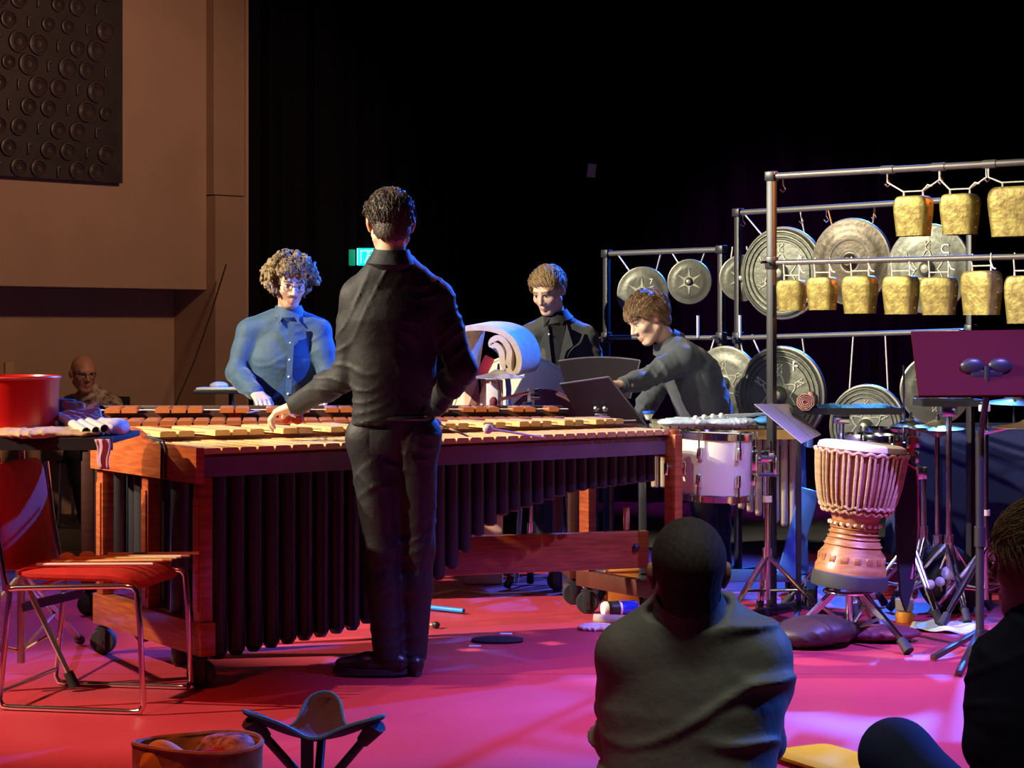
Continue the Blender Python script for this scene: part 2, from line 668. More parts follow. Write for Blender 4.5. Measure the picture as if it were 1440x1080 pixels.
# left wall: an upper part that stands proud over a recessed lower part
A0 = Vector((-3.416, 13.0, 0))
A1 = Vector((-2.228, 14.2, 0))
wdir = (A1 - A0).normalized()
wnor = Vector((wdir.y, -wdir.x, 0))          # towards the room
Lw = (A1 - A0).length
M_w = Matrix.Translation(A0) @ Matrix((wdir, -wnor, Vector((0, 0, 1)))).transposed().to_4x4()   # x along, y into wall
wl = thing('wall_left', 'beige plastered side wall with a proud upper part', 'wall', A0, math.atan2(wdir.y, wdir.x))
wl['kind'] = 'structure'
del wl['category']
zl = 1.60
MB().box((Lw / 2 - 2.2, 0.15, zl + 2.2), (Lw + 4.4, 0.30, 4.4)).build('upper_wall', WALLPAINT, wl, False)
MB().box((Lw / 2 - 2.2, 0.46, zl / 2), (Lw + 4.4, 0.12, zl)).build('lower_wall', WALLPAINT, wl, False)
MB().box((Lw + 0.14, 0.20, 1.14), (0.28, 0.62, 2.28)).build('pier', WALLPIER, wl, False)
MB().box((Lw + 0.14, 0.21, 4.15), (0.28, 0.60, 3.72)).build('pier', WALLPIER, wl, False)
MB().box((Lw + 0.285, -0.09, 3.0), (0.022, 0.05, 6.0)).build('corner_trim', mat('trim_paint', (0.56, 0.40, 0.26), 0.6), wl, False)
# small socket plate and a pale strip low on the wall
MB().box((0.30, 0.39, 0.98), (0.07, 0.03, 0.20), bev=0.004).build('wall_plate', mat('plate_beige', (0.55, 0.42, 0.22), 0.6), wl)

# the dark relief panel of overlapping discs
pn = thing('acoustic_panel', 'dark relief panel of overlapping round discs on the beige wall', 'wall panel',
           M_w @ Vector((0, 0, 2.33)), math.atan2(wdir.y, wdir.x))
pw = (165 - 0) / 290.0 * Lw * 0.965
MB().box((pw / 2 - 0.75, -0.03, 0.95), (pw + 1.5, 0.06, 1.9)).build('backing_board', PANELDARK, pn, False)
ring = MB()
ring.lathe([(0.0, 0.010), (0.022, 0.012), (0.030, 0.004), (0.040, 0.012), (0.052, 0.006), (0.060, 0.020), (0.070, 0.018), (0.074, 0.0)], 20)
ring_me = ring.mesh('disc')
boss = MB()
boss.box((0, 0, 0.008), (0.020, 0.075, 0.018), bev=0.004)
boss.box((0.012, 0.03, 0.012), (0.02, 0.02, 0.02), bev=0.004)
boss_me = boss.mesh('toggle')
rr = random.Random(3)
Rx = (math.pi / 2, 0, 0)
for j in range(13):
    for i in range(15):
        x = -1.42 + i * 0.152 + (0.076 if j % 2 else 0)
        z = 0.05 + j * 0.142
        if x > pw - 0.03 or z > 1.86 or z < 0.03:
            continue
        sc = rr.choice([0.72, 0.9, 1.05, 0.85])
        if (i + 2 * j) % 3 == 0:
            child('toggle', boss_me, PANELDISC, pn, (x, -0.06, z), Rx, (1, 1, 1))
        else:
            child('disc', ring_me, PANELDISC, pn, (min(x, pw - 0.075 * sc), -0.06, max(z, 0.075 * sc)), Rx, (sc, sc, 1))

# black stage curtain with soft folds
def curtain(name, p0, p1, z1, amp, wl_, label, seed):
    p0, p1 = Vector(p0), Vector(p1)
    d = p1 - p0
    L = d.length
    d.normalize()
    nn = Vector((d.y, -d.x, 0))
    n = int(L / 0.035)
    mb = MB()
    vs, fs = [], []
    r = random.Random(seed)
    ph = r.uniform(0, 6)
    for i in range(n + 1):
        s = L * i / n
        off = amp * (math.sin(s * 6.283 / wl_ + 0.8 * math.sin(s * 1.3) + ph) + 0.4 * math.sin(s * 17.1 / wl_ + ph))
        p = p0 + d * s + nn * off
        vs += [Vector((p.x, p.y, 0.005)), Vector((p.x, p.y, z1))]
        q = p - nn * 0.012
        vs += [Vector((q.x, q.y, 0.005)), Vector((q.x, q.y, z1))]
    for i in range(n):
        a = i * 4
        fs += [(a, a + 4, a + 5, a + 1), (a + 2, a + 3, a + 7, a + 6), (a + 1, a + 5, a + 7, a + 3)]
    mb.add(vs, fs)
    o = mb.build(name, CURTAIN, None, True)
    return struct(o, label)


curtain('wall_back', (-2.12, 14.75, 0), (2.72, 14.75, 0), 5.6, 0.05, 0.34, 'black stage curtain hanging across the back of the stage', 1)
curtain('wall_back_side', (2.70, 14.6, 0), (6.4, 14.6, 0), 5.6, 0.05, 0.30, 'second black stage curtain meeting the first behind the cowbell rack', 2)
curtain('wall_right', (6.2, 14.6, 0), (6.2, 2.0, 0), 5.6, 0.05, 0.36, 'black stage curtain along the right side of the stage', 3)

# small white paper pinned to the curtain
pc = W(832, 240, 14.66)
pp = MB().box((0, 0, 0), (0.062, 0.008, 0.10)).build('paper_note', PAPER, None, False)
pp.location = pc
pp.rotation_euler = (0, 0.12, 0)
tag(pp, 'small white paper note pinned high on the black curtain', 'paper')

# emergency exit sign, lit from inside
ec = W(518, 361, 14.6)
es = thing('exit_sign', 'glowing teal exit sign with a running figure on the black curtain', 'exit sign', ec)
TEAL = mat('exit_teal', (0.0, 0.4, 0.35), 0.5, emit=(0.0, 0.83, 0.78), estr=1.15)
TEALW = mat('exit_white', (0.6, 0.9, 0.9), 0.5, emit=(0.30, 1.0, 0.97), estr=1.25)
TEALD = mat('exit_green_side', (0.0, 0.2, 0.1), 0.5, emit=(0.0, 0.22, 0.12), estr=0.9)
MB().box((0.045, 0.03, 0.0), (0.26, 0.06, 0.13), bev=0.006).build('housing', TEAL, es)
MB().box((-0.125, 0.035, -0.005), (0.045, 0.05, 0.12), bev=0.004).build('side_face', TEALD, es)
pic = MB()
pic.box((-0.082, -0.004, 0), (0.008, 0.006, 0.125))
pic.box((-0.010, -0.004, 0.045), (0.09, 0.006, 0.012))
pic.box((-0.055, -0.004, 0.0), (0.010, 0.006, 0.10))
pic.box((0.035, -0.004, 0.0), (0.010, 0.006, 0.10))
pic.build('door_pictogram', TEALW, es, False)
man = MB()
man.ball((0.0, -0.004, 0.030), (0.011, 0.004, 0.011), 10)
man.beam((0, -0.004, 0.018), (-0.012, -0.004, -0.012), 0.012, 0.006, up=(0, 1, 0))
man.beam((-0.012, -0.004, -0.012), (0.012, -0.004, -0.03), 0.010, 0.006, up=(0, 1, 0))
man.beam((0.012, -0.004, -0.03), (0.006, -0.004, -0.05), 0.009, 0.006, up=(0, 1, 0))
man.beam((-0.012, -0.004, -0.012), (-0.028, -0.004, -0.045), 0.010, 0.006, up=(0, 1, 0))
man.beam((0.0, -0.004, 0.012), (0.025, -0.004, 0.0), 0.008, 0.006, up=(0, 1, 0))
man.build('running_figure', TEALW, es, False)

# thin cable hanging down across the wall corner
c0, c1 = W(318, 372, 13.9), W(248, 566, 12.9)
cb = MB().path([c0, c0.lerp(c1, 0.35) + Vector((0.01, 0, -0.02)), c0.lerp(c1, 0.7) + Vector((0.01, 0, -0.03)), c1,
                Vector((c1.x - 0.05, c1.y - 0.1, 0.25)), Vector((c1.x - 0.1, c1.y - 0.2, 0.012))], 0.006, 6).build('cable', RUBBER, None)
tag(cb, 'thin dark cable slanting down in front of the beige wall corner', 'cable')
# ================================================================== MARIMBAS
def bar_mesh():
    mb = MB()
    # unit bar: x width, y length, z thickness, chamfered top edges and an arch below
    c = 0.10
    cs = 0.03
    vs, fs = [], []
    for y in (-0.5, 0.5):
        vs += [(-0.5, y, -0.5), (0.5, y, -0.5), (0.5, y, 0.5 - c * 1.6), (0.5 - c, y, 0.5), (-0.5 + c, y, 0.5), (-0.5, y, 0.5 - c * 1.6)]
    n = 6
    fs.append(tuple(range(n)))
    fs.append(tuple(range(2 * n - 1, n - 1, -1)))
    for i in range(n):
        j = (i + 1) % n
        fs.append((j, i, n + i, n + j))
    mb.add(vs, fs)
    me = mb.mesh('bar', False)
    me.materials.append(BARWOOD)
    return me


BAR = bar_mesh()
BARB = BAR.copy()
BARB.materials.clear()
BARB.materials.append(BARWOOD2)
_t = MB()
_t.lathe([(1, 0), (1, 1)], 14)
_t.lathe([(0.88, 1), (0.88, 0.6)], 14)
_t.lathe([(1, 1), (0.88, 1)], 14)
_t.lathe([(0.6, -0.03), (1, 0)], 14, cap0=True)
TUBE_ME = _t.mesh('resonator_tube')
TUBE_ME.materials.append(TUBE)
wh = MB()
Mx = Matrix.Rotation(math.pi / 2, 4, 'Y')
wh.lathe([(0.015, -0.02), (0.047, -0.02), (0.052, -0.013), (0.052, 0.013), (0.047, 0.02), (0.015, 0.02)], 24, Mx, True, True)
WHEEL_ME = wh.mesh('wheel')
WHEEL_ME.materials.append(RUBBER)
fk = MB()
fk.box((0.03, 0, 0.062), (0.006, 0.034, 0.085), bev=0.002)
fk.box((-0.03, 0, 0.062), (0.006, 0.034, 0.085), bev=0.002)
fk.box((0, 0, 0.106), (0.066, 0.05, 0.010), bev=0.002)
fk.tube((0, 0, 0.10), (0, 0, 0.125), 0.014)
fk.tube((-0.036, 0, 0.052), (0.036, 0, 0.052), 0.007, n=8)
FORK_ME = fk.mesh('caster_fork')
FORK_ME.materials.append(BLACKMETAL)


def caster(parent, x, y, rz):
    f = child('caster', FORK_ME, None, parent, (x, y, 0), (0, 0, rz))
    child('wheel', WHEEL_ME, None, f, (0, 0, 0.052))


def interp(x, xs, ys):
    return float(np.interp(x, xs, ys))


def marimba(name, label, loc, rotz, N, p0, p1, zt, za, front, nlen, aoff, alen, botx, boty, end_t, hi_t, barmesh, apron_z, start=0, FRAMEWOOD=FRAMEWOOD, FRAMEWOOD_H=FRAMEWOOD_H):
    root = thing(name, label, 'marimba', loc, rotz)
    s = 0.02
    cs, ws = [], []
    for i in range(N):
        p = p0 + (p1 - p0) * i / (N - 1)
        cs.append(s + p / 2)
        ws.append(p)
        s += p
    L = s + 0.02
    ft = lambda x: front[0] + (front[1] - front[0]) * x / L
    nl = lambda x: nlen[0] + (nlen[1] - nlen[0]) * (x / L) ** 0.8
    ao = lambda x: aoff[0] + (aoff[1] - aoff[0]) * x / L
    al = lambda x: alen[0] + (alen[1] - alen[0]) * (x / L) ** 0.8
    for i in range(N):
        o = child('bar', barmesh, None, root, (cs[i], ft(cs[i]) + nl(cs[i]) / 2, zt - 0.011), (0, 0, 0),
                  (ws[i] - 0.009, nl(cs[i]), 0.022))
        zb = interp(cs[i], botx, boty)
        child('resonator', TUBE_ME, None, root, (cs[i], ft(cs[i]) + nl(cs[i]) * 0.5, zb), (0, 0, 0),
              (ws[i] * 0.47, ws[i] * 0.47, zt - 0.06 - zb))
    for i in range(N - 1):
        if (i + start) % 7 in (0, 1, 3, 4, 5):
            x = (cs[i] + cs[i + 1]) / 2
            w = (ws[i] + ws[i + 1]) / 2
            child('bar', barmesh, None, root, (x, ao(x) + al(x) / 2, za - 0.011), (0, 0, 0), (w - 0.009, al(x), 0.022))
            zb = interp(x, botx, boty) + 0.03
            child('resonator', TUBE_ME, None, root, (x, ao(x) + al(x) * 0.55, zb), (0, 0, 0), (w * 0.47, w * 0.47, za - 0.07 - zb))
    # wooden rails that carry the bars, bar posts and cords
    for (fr, z, nm) in ((lambda x: ft(x) + nl(x) * 0.22, zt - 0.047, 'rail'), (lambda x: ft(x) + nl(x) * 0.80, zt - 0.047, 'rail'),
                        (lambda x: ao(x) + al(x) * 0.22, za - 0.047, 'rail'), (lambda x: ao(x) + al(x) * 0.80, za - 0.047, 'rail')):
        MB().beam((0, fr(0), z), (L, fr(L), z), 0.022, 0.04).build(nm, FRAMEWOOD, root, False)
    for fr, z in ((lambda x: ft(x) + nl(x) * 0.22, zt - 0.011), (lambda x: ao(x) + al(x) * 0.22, za - 0.011)):
        MB().path([(0, fr(0), z), (L, fr(L), z)], 0.003, 5).build('bar_cord', ROPE, root)
    # apron board along the player's side
    MB().beam((0.0, ft(0) + 0.035, (apron_z + zt - 0.035) / 2), (L, ft(L) + 0.03, (apron_z + zt - 0.035) / 2), 0.014, zt - 0.035 - apron_z).build(
        'apron', mat('apron_board', (0.17, 0.115, 0.13), 0.42, 0, 0.2, 6), root, False)
    # far rail board
    MB().beam((-0.01, ao(0) + al(0) + 0.02, za - 0.03), (L, ao(L) + al(L) + 0.02, za - 0.03), 0.03, 0.06, bev=0.006).build('back_rail', FRAMEWOOD_H, root)
    # low end: shaped panel
    e0, e1 = end_t
    prof = [(e0, zt - 0.125), (e1, zt - 0.125), (e1, za + 0.012), (ao(0) + 0.10, za + 0.012)]
    for k in range(1, 9):
        a = k / 9.0
        y = ao(0) + 0.10 - a * 0.22
        prof.append((y, zt + 0.004 + (za + 0.008 - zt) * (0.5 + 0.5 * math.cos(math.pi * a))))
    prof += [(ao(0) - 0.13, zt + 0.004), (e0, zt + 0.004)]
    Mp = Matrix(((0, 0, 1, -0.005), (1, 0, 0, 0), (0, 1, 0, 0), (0, 0, 0, 1)))
    MB().prism(prof, 0.032, Mp).build('end_panel', FRAMEWOOD_H, root, False)
    for t in (e0 + 0.035, (e0 + e1) / 2, e1 - 0.05):
        lg = MB().box((0.022, t, (zt - 0.125 + 0.20) / 2 + 0.02), (0.05, 0.062, zt - 0.125 - 0.20), bev=0.004).build('leg', FRAMEWOOD, root)
        MB().box((-0.006, t, (zt - 0.16 + 0.26) / 2), (0.008, 0.040, zt - 0.20 - 0.26), bev=0.002).build('leg_lit_face', FRAMEWOOD_H, lg)  # lighter strip puts the lit left face of the leg into colour
    MB().box((0.022, (e0 + e1) / 2, 0.182), (0.062, e1 - e0 + 0.02, 0.122), bev=0.006).build('foot_beam', FRAMEWOOD_H, root)
    caster(root, 0.022, e0 + 0.05, -1.80 - rotz * 0.5)
    caster(root, 0.022, e1 - 0.03, -1.65 - rotz)
    # high end
    h0, h1 = hi_t
    MB().box((L + 0.012, (h0 + h1) / 2, zt - 0.075), (0.03, h1 - h0, 0.10), bev=0.004).build('end_panel', FRAMEWOOD, root)
    for t in (h0, h1 - 0.03):
        lg = MB().box((L - 0.01, t, (zt - 0.02 + 0.19) / 2), (0.045, 0.075, zt - 0.02 - 0.19), bev=0.006).build('leg', FRAMEWOOD_H if t == h0 else FRAMEWOOD, root)  # rear leg takes the darker wood, shade put into its colour
        kn = MB()
        kn.tube((L - 0.05, t, zt - 0.16), (L + 0.04, t, zt - 0.16), 0.010, n=8)
        kn.box((L - 0.055, t - 0.005, zt - 0.17), (0.012, 0.02, 0.055), bev=0.004)
        kn.box((L + 0.045, t - 0.005, zt - 0.17), (0.012, 0.02, 0.055), bev=0.004)
        kn.build('clamp_knob', CHROME, lg)
    MB().tube((L - 0.01, h0, zt - 0.03), (L - 0.01, h0, zt + 0.0), 0.028, n=16).build('post_cap', FRAMEWOOD_H, root)
    MB().box((L - 0.01, (h0 + h1) / 2, 0.160), (0.05, h1 - h0 + 0.06, 0.075), bev=0.006).build('foot_beam', mat('foot_shaded_wood', (0.10, 0.025, 0.012), 0.45, 0, 0.3, 6), root)  # darker wood stands in for the shade under the high end
    caster(root, L - 0.01, h0 + 0.0, -1.5 - rotz)
    caster(root, L - 0.01, h1 - 0.03, -1.75 - rotz)
    root['L'] = L
    return root, cs, ws, L, ft, ao


ROT1 = math.atan2(0.564, 0.826)
P0 = Vector((-1.15, 7.08, 0))
U1 = Vector((0.826, 0.564, 0))
V1 = Vector((-0.564, 0.826, 0))
m1, cs1, ws1, L1, ft1, ao1 = marimba(
    'concert_marimba', 'large five octave marimba with dark red frame played by the man in black', P0, ROT1,
    36, 0.076, 0.050, 0.872, 0.912, (-0.02, 0.085), (0.56, 0.24), (0.455, 0.315), (0.45, 0.22),
    [0, 0.81, 1.226, 1.366, 1.49, 1.856, 2.24, 2.4], [0.055, 0.14, 0.324, 0.462, 0.54, 0.62, 0.645, 0.65],
    (-0.05, 0.94), (0.085, 0.74), BAR, 0.765)
# diagonal brace board low between the two end frames, with a knob
br = MB().beam(m1.matrix_basis.inverted() @ Vector((0.60, 8.62, 0.335)), m1.matrix_basis.inverted() @ Vector((-1.42, 7.98, 0.335)), 0.045, 0.165, bev=0.008).build('brace_board', FRAMEWOOD_H, m1)
q = m1.matrix_basis.inverted() @ Vector((0.545, 8.575, 0.345))
MB().ball(q, (0.016, 0.016, 0.018), 10).build('bolt', BLACKMETAL, br)
MB().box(m1.matrix_basis.inverted() @ Vector((0.505, 8.60, 0.47)), (0.022, 0.02, 0.10), bev=0.002).build('wood_block', WOODLIGHT, br)
# black straps hanging over the low end panel
sp = MB()
for t in (0.20, 0.235):
    sp.path([(-0.02, t + 0.16, 0.90), (-0.026, t + 0.02, 0.888), (-0.027, t, 0.86), (-0.027, t + 0.005, 0.75)], 0.0045, 6)
sp.build('strap', RUBBER, m1)

DARKFRAME = mat('dark_frame_wood', (0.060, 0.022, 0.014), 0.4, 0, 0.3, 6, stretch=(1.5, 1.5, 12))
ROT2 = math.atan2(0.13, 0.99)
B0 = Vector((-1.95, 8.87, 0))
m2, cs2, ws2, L2, ft2, ao2 = marimba(
    'concert_marimba', 'second marimba behind the first, in front of the man in the blue shirt', B0, ROT2,
    33, 0.080, 0.056, 0.885, 0.930, (0.0, 0.09), (0.46, 0.22), (0.38, 0.27), (0.40, 0.20),
    [0, 0.6, 1.0, 1.3, 1.6, 2.4], [0.12, 0.25, 0.42, 0.52, 0.60, 0.66],
    (-0.03, 0.80), (0.10, 0.62), BARB, 0.79, FRAMEWOOD=DARKFRAME, FRAMEWOOD_H=DARKFRAME)


# mallets ---------------------------------------------------------------
def mallet(head, tail, r, headmat, label, cat='mallet', group=None, shaft=SHAFT, rs=0.0045, name='mallet', headlen=1.15):
    head, tail = Vector(head), Vector(tail)
    c = head
    root = thing(name, label, cat, c, 0, group)
    d = (tail - head).normalized()
    MB().tube(d * (r * 0.4), tail - head, rs, rs * 0.9, n=8).build('shaft', shaft, root)
    R = d.to_track_quat('Z', 'Y').to_matrix().to_4x4()
    MB().ball((0, 0, 0), (r, r, r * headlen), 14, R).build('head', headmat, root)
    return root


WOOLWHITE = mat('wool_white', (0.80, 0.78, 0.70), 0.95, 0, 0.15, 60, 0.6, 300)
WOOLRED = mat('wool_red', (0.40, 0.03, 0.015), 0.95, 0, 0.2, 60, 0.6, 300)
WOOLTAN = mat('wool_tan', (0.66, 0.50, 0.22), 0.95, 0, 0.2, 60, 0.6, 300)


def on_bars(px, py, z):
    D = (H - z) * F / (py - HZ)
    return Vector(((px - 720) * D / F, D, z))


mallet(on_bars(614, 595, 0.936), on_bars(664, 616, 0.884), 0.019, WOOLWHITE, 'white headed mallet lying beside the right hip of the man in black')
mallet(on_bars(686, 603, 0.936), on_bars(765, 615, 0.884), 0.019, WOOLWHITE, 'white headed mallet lying on the bars at the middle of the large marimba')
# ================================================================== GONG AND COWBELL RACKS
def rack(name, label, a, b, ztop, rails, alu=True, postw=0.032, foot=0.62, r=0.015, posts=(1, 1), stem=None):
    """goalpost rack of square posts and round rails; a, b ground points"""
    a, b = Vector(a), Vector(b)
    root = thing(name, label, 'rack', a)
    d = (b - a)
    L = d.length
    d.normalize()
    nn = Vector((d.y, -d.x, 0))
    ang = math.atan2(d.y, d.x)
    R = Matrix.Rotation(ang, 4, 'Z')
    for k, s in enumerate((0, L)):
        if not posts[k]:
            continue
        p = d * s
        MB().box((s, 0, (ztop + 0.03) / 2), (postw, postw, ztop - 0.03), R, 0.003).build('post', RACKBLACK, root)
        ft = MB().beam(p - nn * foot / 2 + Vector((0, 0, 0.02)), p + nn * foot / 2 + Vector((0, 0, 0.02)), 0.04, 0.04, bev=0.004).build('foot', RACKBLACK, root)
        MB().box((s, 0, ztop), (0.05, 0.05, 0.045), R, 0.006).build('corner_joint', BLACKMETAL, root)
        for z in rails:
            MB().box((s, 0, z if not isinstance(z, tuple) else z[k]), (0.046, 0.05, 0.06), R, 0.006).build('corner_joint', BLACKMETAL, root)
        for z in rails:
            wn = MB()
            zz = z if not isinstance(z, tuple) else z[k]
            q = p + nn * 0.035 + Vector((0, 0, zz))
            wn.tube(q, q + nn * 0.03, 0.007, n=8)
            wn.box(q + nn * 0.035, (0.03, 0.012, 0.014), None, 0.003)
            wn.build('wing_nut', CHROME, root)
    MB().tube(Vector((0, 0, ztop)), d * L + Vector((0, 0, ztop)), r, n=12).build('top_rail', RACKALU if alu else RACKBLACK, root)
    for z in rails:
        z0, z1 = (z, z) if not isinstance(z, tuple) else z
        MB().tube(Vector((0, 0, z0)) + nn * 0.0, d * L + Vector((0, 0, z1)), r * 0.85, n=12).build('rail', RACKALU, root)
    return root, d, nn, L


def on_line(px, a, d):
    q = (px - 720) / F
    s = (a.y * q - a.x) / (d.x - d.y * q)
    return s


# rack A: cowbells
RA0 = Vector((1.186, 8.90, 0))
RAd = Vector((0.956, -0.75, 0)).normalized()
RA1 = RA0 + RAd * 1.55
ZA, ZAm = 2.005, 1.610
rA, dA, nA, LA = rack('cowbell_rack', 'tall black and silver frame rack hung with two rows of cowbells', RA0, RA1, ZA, [ZAm], postw=0.036)
for px in (1101, 1248, 1322, 1388):
    s = on_line(px, RA0, RAd)
    p = dA * s + Vector((0, 0, ZA - 0.012))
    MB().path([p, p + Vector((0, 0, -0.03)), p + Vector((0.012, 0, -0.05)), p + Vector((0, 0, -0.062)), p + Vector((-0.012, 0, -0.05))], 0.0035, 6).build('hook', CHROME, rA)
for px in (1248, 1320, 1392):
    s = on_line(px, RA0, RAd)
    MB().tube(dA * (s - 0.03) + Vector((0, 0, ZA)), dA * (s + 0.03) + Vector((0, 0, ZA)), 0.0185, n=12).build('rail_sleeve', RACKALU, rA)


def cowbell(cx, ytop, ybot, wpx, rail_z, label, group, yaw=0.0, hang=None, tilt=0.0):
    s = on_line(cx, RA0, RAd)
    base = RA0 + RAd * s
    D = base.y
    ppm = F / D
    zt = H - (ytop - HZ) / ppm
    zb = H - (ybot - HZ) / ppm
    w = wpx / ppm / 1.05
    h = zt - zb
    root = thing('cowbell', label, 'cowbell', (base.x, base.y, zb), math.atan2(RAd.y, RAd.x) + yaw, group)
    prof = [(0.00, 0.84), (0.10, 0.855), (0.35, 0.92), (0.60, 0.985), (0.76, 1.0), (0.88, 0.96), (0.95, 0.88), (0.985, 0.80), (1.0, 0.70)]
    dep = 0.60 * w
    n = 28

    def ringpts(u, k, sh=1.0):
        out = []
        for i in range(n):
            a = 2 * math.pi * i / n
            ca, sa = math.cos(a), math.sin(a)
            e = 0.34
            x = math.copysign(abs(ca) ** e, ca) * w / 2 * k * sh
            y = math.copysign(abs(sa) ** e, sa) * dep / 2 * (0.55 + 0.45 * k) * sh
            out.append(Vector((x, y, u * h)))
        return out
    rings = [ringpts(u, k) for u, k in prof]
    inner = [ringpts(u, k, 0.94) for u, k in prof[:-1]]
    vs = [p for r in rings for p in r]
    fs = []
    for i in range(len(rings) - 1):
        for k in range(n):
            k2 = (k + 1) % n
            fs.append((i * n + k, i * n + k2, (i + 1) * n + k2, (i + 1) * n + k))
    top = (len(rings) - 1) * n
    fs.append(tuple(top + k for k in range(n)))
    mb = MB().add(vs, fs)
    me = mb.mesh('shell')
    sh = child('shell', me, BRASS, root)
    mi = MB()
    vi = [p for r in inner for p in r]
    fi = [(i * n + k2, i * n + k, (i + 1) * n + k, (i + 1) * n + k2) for i in range(len(inner) - 1) for k, k2 in ((k, (k + 1) % n) for k in range(n))]
    mi.add(vi, fi)
    nb = len(mi.v)
    mi.add(rings[0] + inner[0], [((k + 1) % n, k, n + k, n + (k + 1) % n) for k in range(n)])
    child('lining', mi.mesh('lining'), BRASSIN, root)
    # seam rivets on the narrow side
    for u in (0.16, 0.5, 0.8):
        MB().ball((w / 2 * interp(u, [q[0] for q in prof], [q[1] for q in prof]), 0, u * h), 0.006, 8).build('rivet', BRASS, root)
    # flat iron strap on top and the cords up to the rail
    hw = w * 0.28
    hp = MB()
    hp.path([(-hw, 0, h - 0.004), (-hw, 0, h + 0.022), (hw, 0, h + 0.022), (hw, 0, h - 0.004)], 0.0045, 6)
    hp.build('hanger', ROPE, root)
    rp = MB()
    dz = rail_z - zb
    if hang is None:
        for sx in (-1, 1):
            MB().path([(sx * hw, 0, h + 0.018), (sx * hw * 1.05, -0.004, dz - 0.012), (sx * hw, 0, dz + 0.016), (sx * hw * 0.95, 0.012, dz)], 0.0032, 6).build('cord', ROPE, root)
        rp.path([(hw, -0.006, dz - 0.012), (hw + 0.02, -0.016, dz - 0.045), (hw + 0.035, -0.016, dz - 0.05)], 0.0038, 6)
    else:
        for sx, hpx in ((-1, hang[0]), (1, hang[1])):
            ss = on_line(hpx, RA0, RAd) - s
            MB().path([(sx * hw, 0, h + 0.020), (ss, 0, dz - 0.055), (ss, 0, dz + 0.014)], 0.0036, 6).build('cord', ROPE, root)
        rp.path([(hw, -0.006, h + 0.02), (hw + 0.03, -0.016, h + 0.045), (hw + 0.05, -0.016, h + 0.04)], 0.0038, 6)
    rp.build('cord_end', ROPE, root)
    return root


ug, lg = 'cowbells on the top rail', 'cowbells on the lower rail'
cowbell(1284.5, 276, 332, 55, ZA, 'broad brass cowbell on the top rail, at the post end of the row', ug, hang=(1248, 1321))
cowbell(1350, 273, 330, 56, ZA, 'broad brass cowbell on the top rail, between the other two', ug, hang=(1322, 1387))
cowbell(1430, 263, 333, 80, ZA, 'biggest brass cowbell hanging at the far end of the top rail', ug, hang=(1390, 1470))
lows = [(1113.5, 394, 437, 43, 0.10, 'smallest brass cowbell, beside the black post on the lower rail'),
        (1156.5, 390, 436, 44, 0.0, 'small brass cowbell second from the post on the lower rail'),
        (1209.5, 388, 441, 51, 0.0, 'brass cowbell third from the post on the lower rail'),
        (1267, 388, 442, 52, -0.05, 'brass cowbell fourth from the post on the lower rail'),
        (1320.5, 390, 443, 53, 0.05, 'brass cowbell fifth from the post on the lower rail'),
        (1380.5, 381, 443, 59, -0.2, 'wide brass cowbell turned askew, sixth from the post on the lower rail'),
        (1441, 388, 455, 56, 0.0, 'tall brass cowbell seventh from the post on the lower rail')]
for (cx, yt, yb, wp, yw, lb) in lows:
    cowbell(cx, yt, yb, wp, ZAm, lb, lg, yaw=yw)

# racks for the gongs
RB0 = Vector((1.200, 10.34, 0))
RBd = Vector((0.673, -0.74, 0)).normalized()
RB1 = RB0 + RBd * 1.456
ZB, ZBl = 1.926, (1.262, 1.300)
rB, dB, nB, LB = rack('gong_rack', 'black and silver frame rack carrying the larger lettered gongs', RB0, RB1, ZB, [ZBl], foot=0.30)
for px in (1045, 1127, 1162, 1229):
    s = on_line(px, RB0, RBd)
    p = dB * s + Vector((0, 0, ZB - 0.012))
    MB().path([p, p + Vector((0, 0, -0.03)), p + Vector((0.012, 0, -0.05)), p + Vector((0, 0, -0.062)), p + Vector((-0.012, 0, -0.05))], 0.0035, 6).build('hook', CHROME, rB)
RC0 = Vector((0.534, 11.0, 0))
RC1 = Vector((1.12, 10.42, 0))
RCd = (RC1 - RC0).normalized()
ZC = 1.734
rC, dC, nC, LC = rack('gong_rack', 'lower dark rack with the small star gongs behind the bending man', RC0, RC1, ZC, [1.262], foot=0.30)
for px in (981, 1046):
    s = on_line(min(px, 1040), RC0, RCd)
    p = dC * s + Vector((0.0, -0.02, 1.262))
    MB().tube(p, p + Vector((0, 0, 0.12)), 0.008, n=8).build('support_peg', mat('peg_blue_white', (0.6, 0.65, 0.8), 0.4), rC)


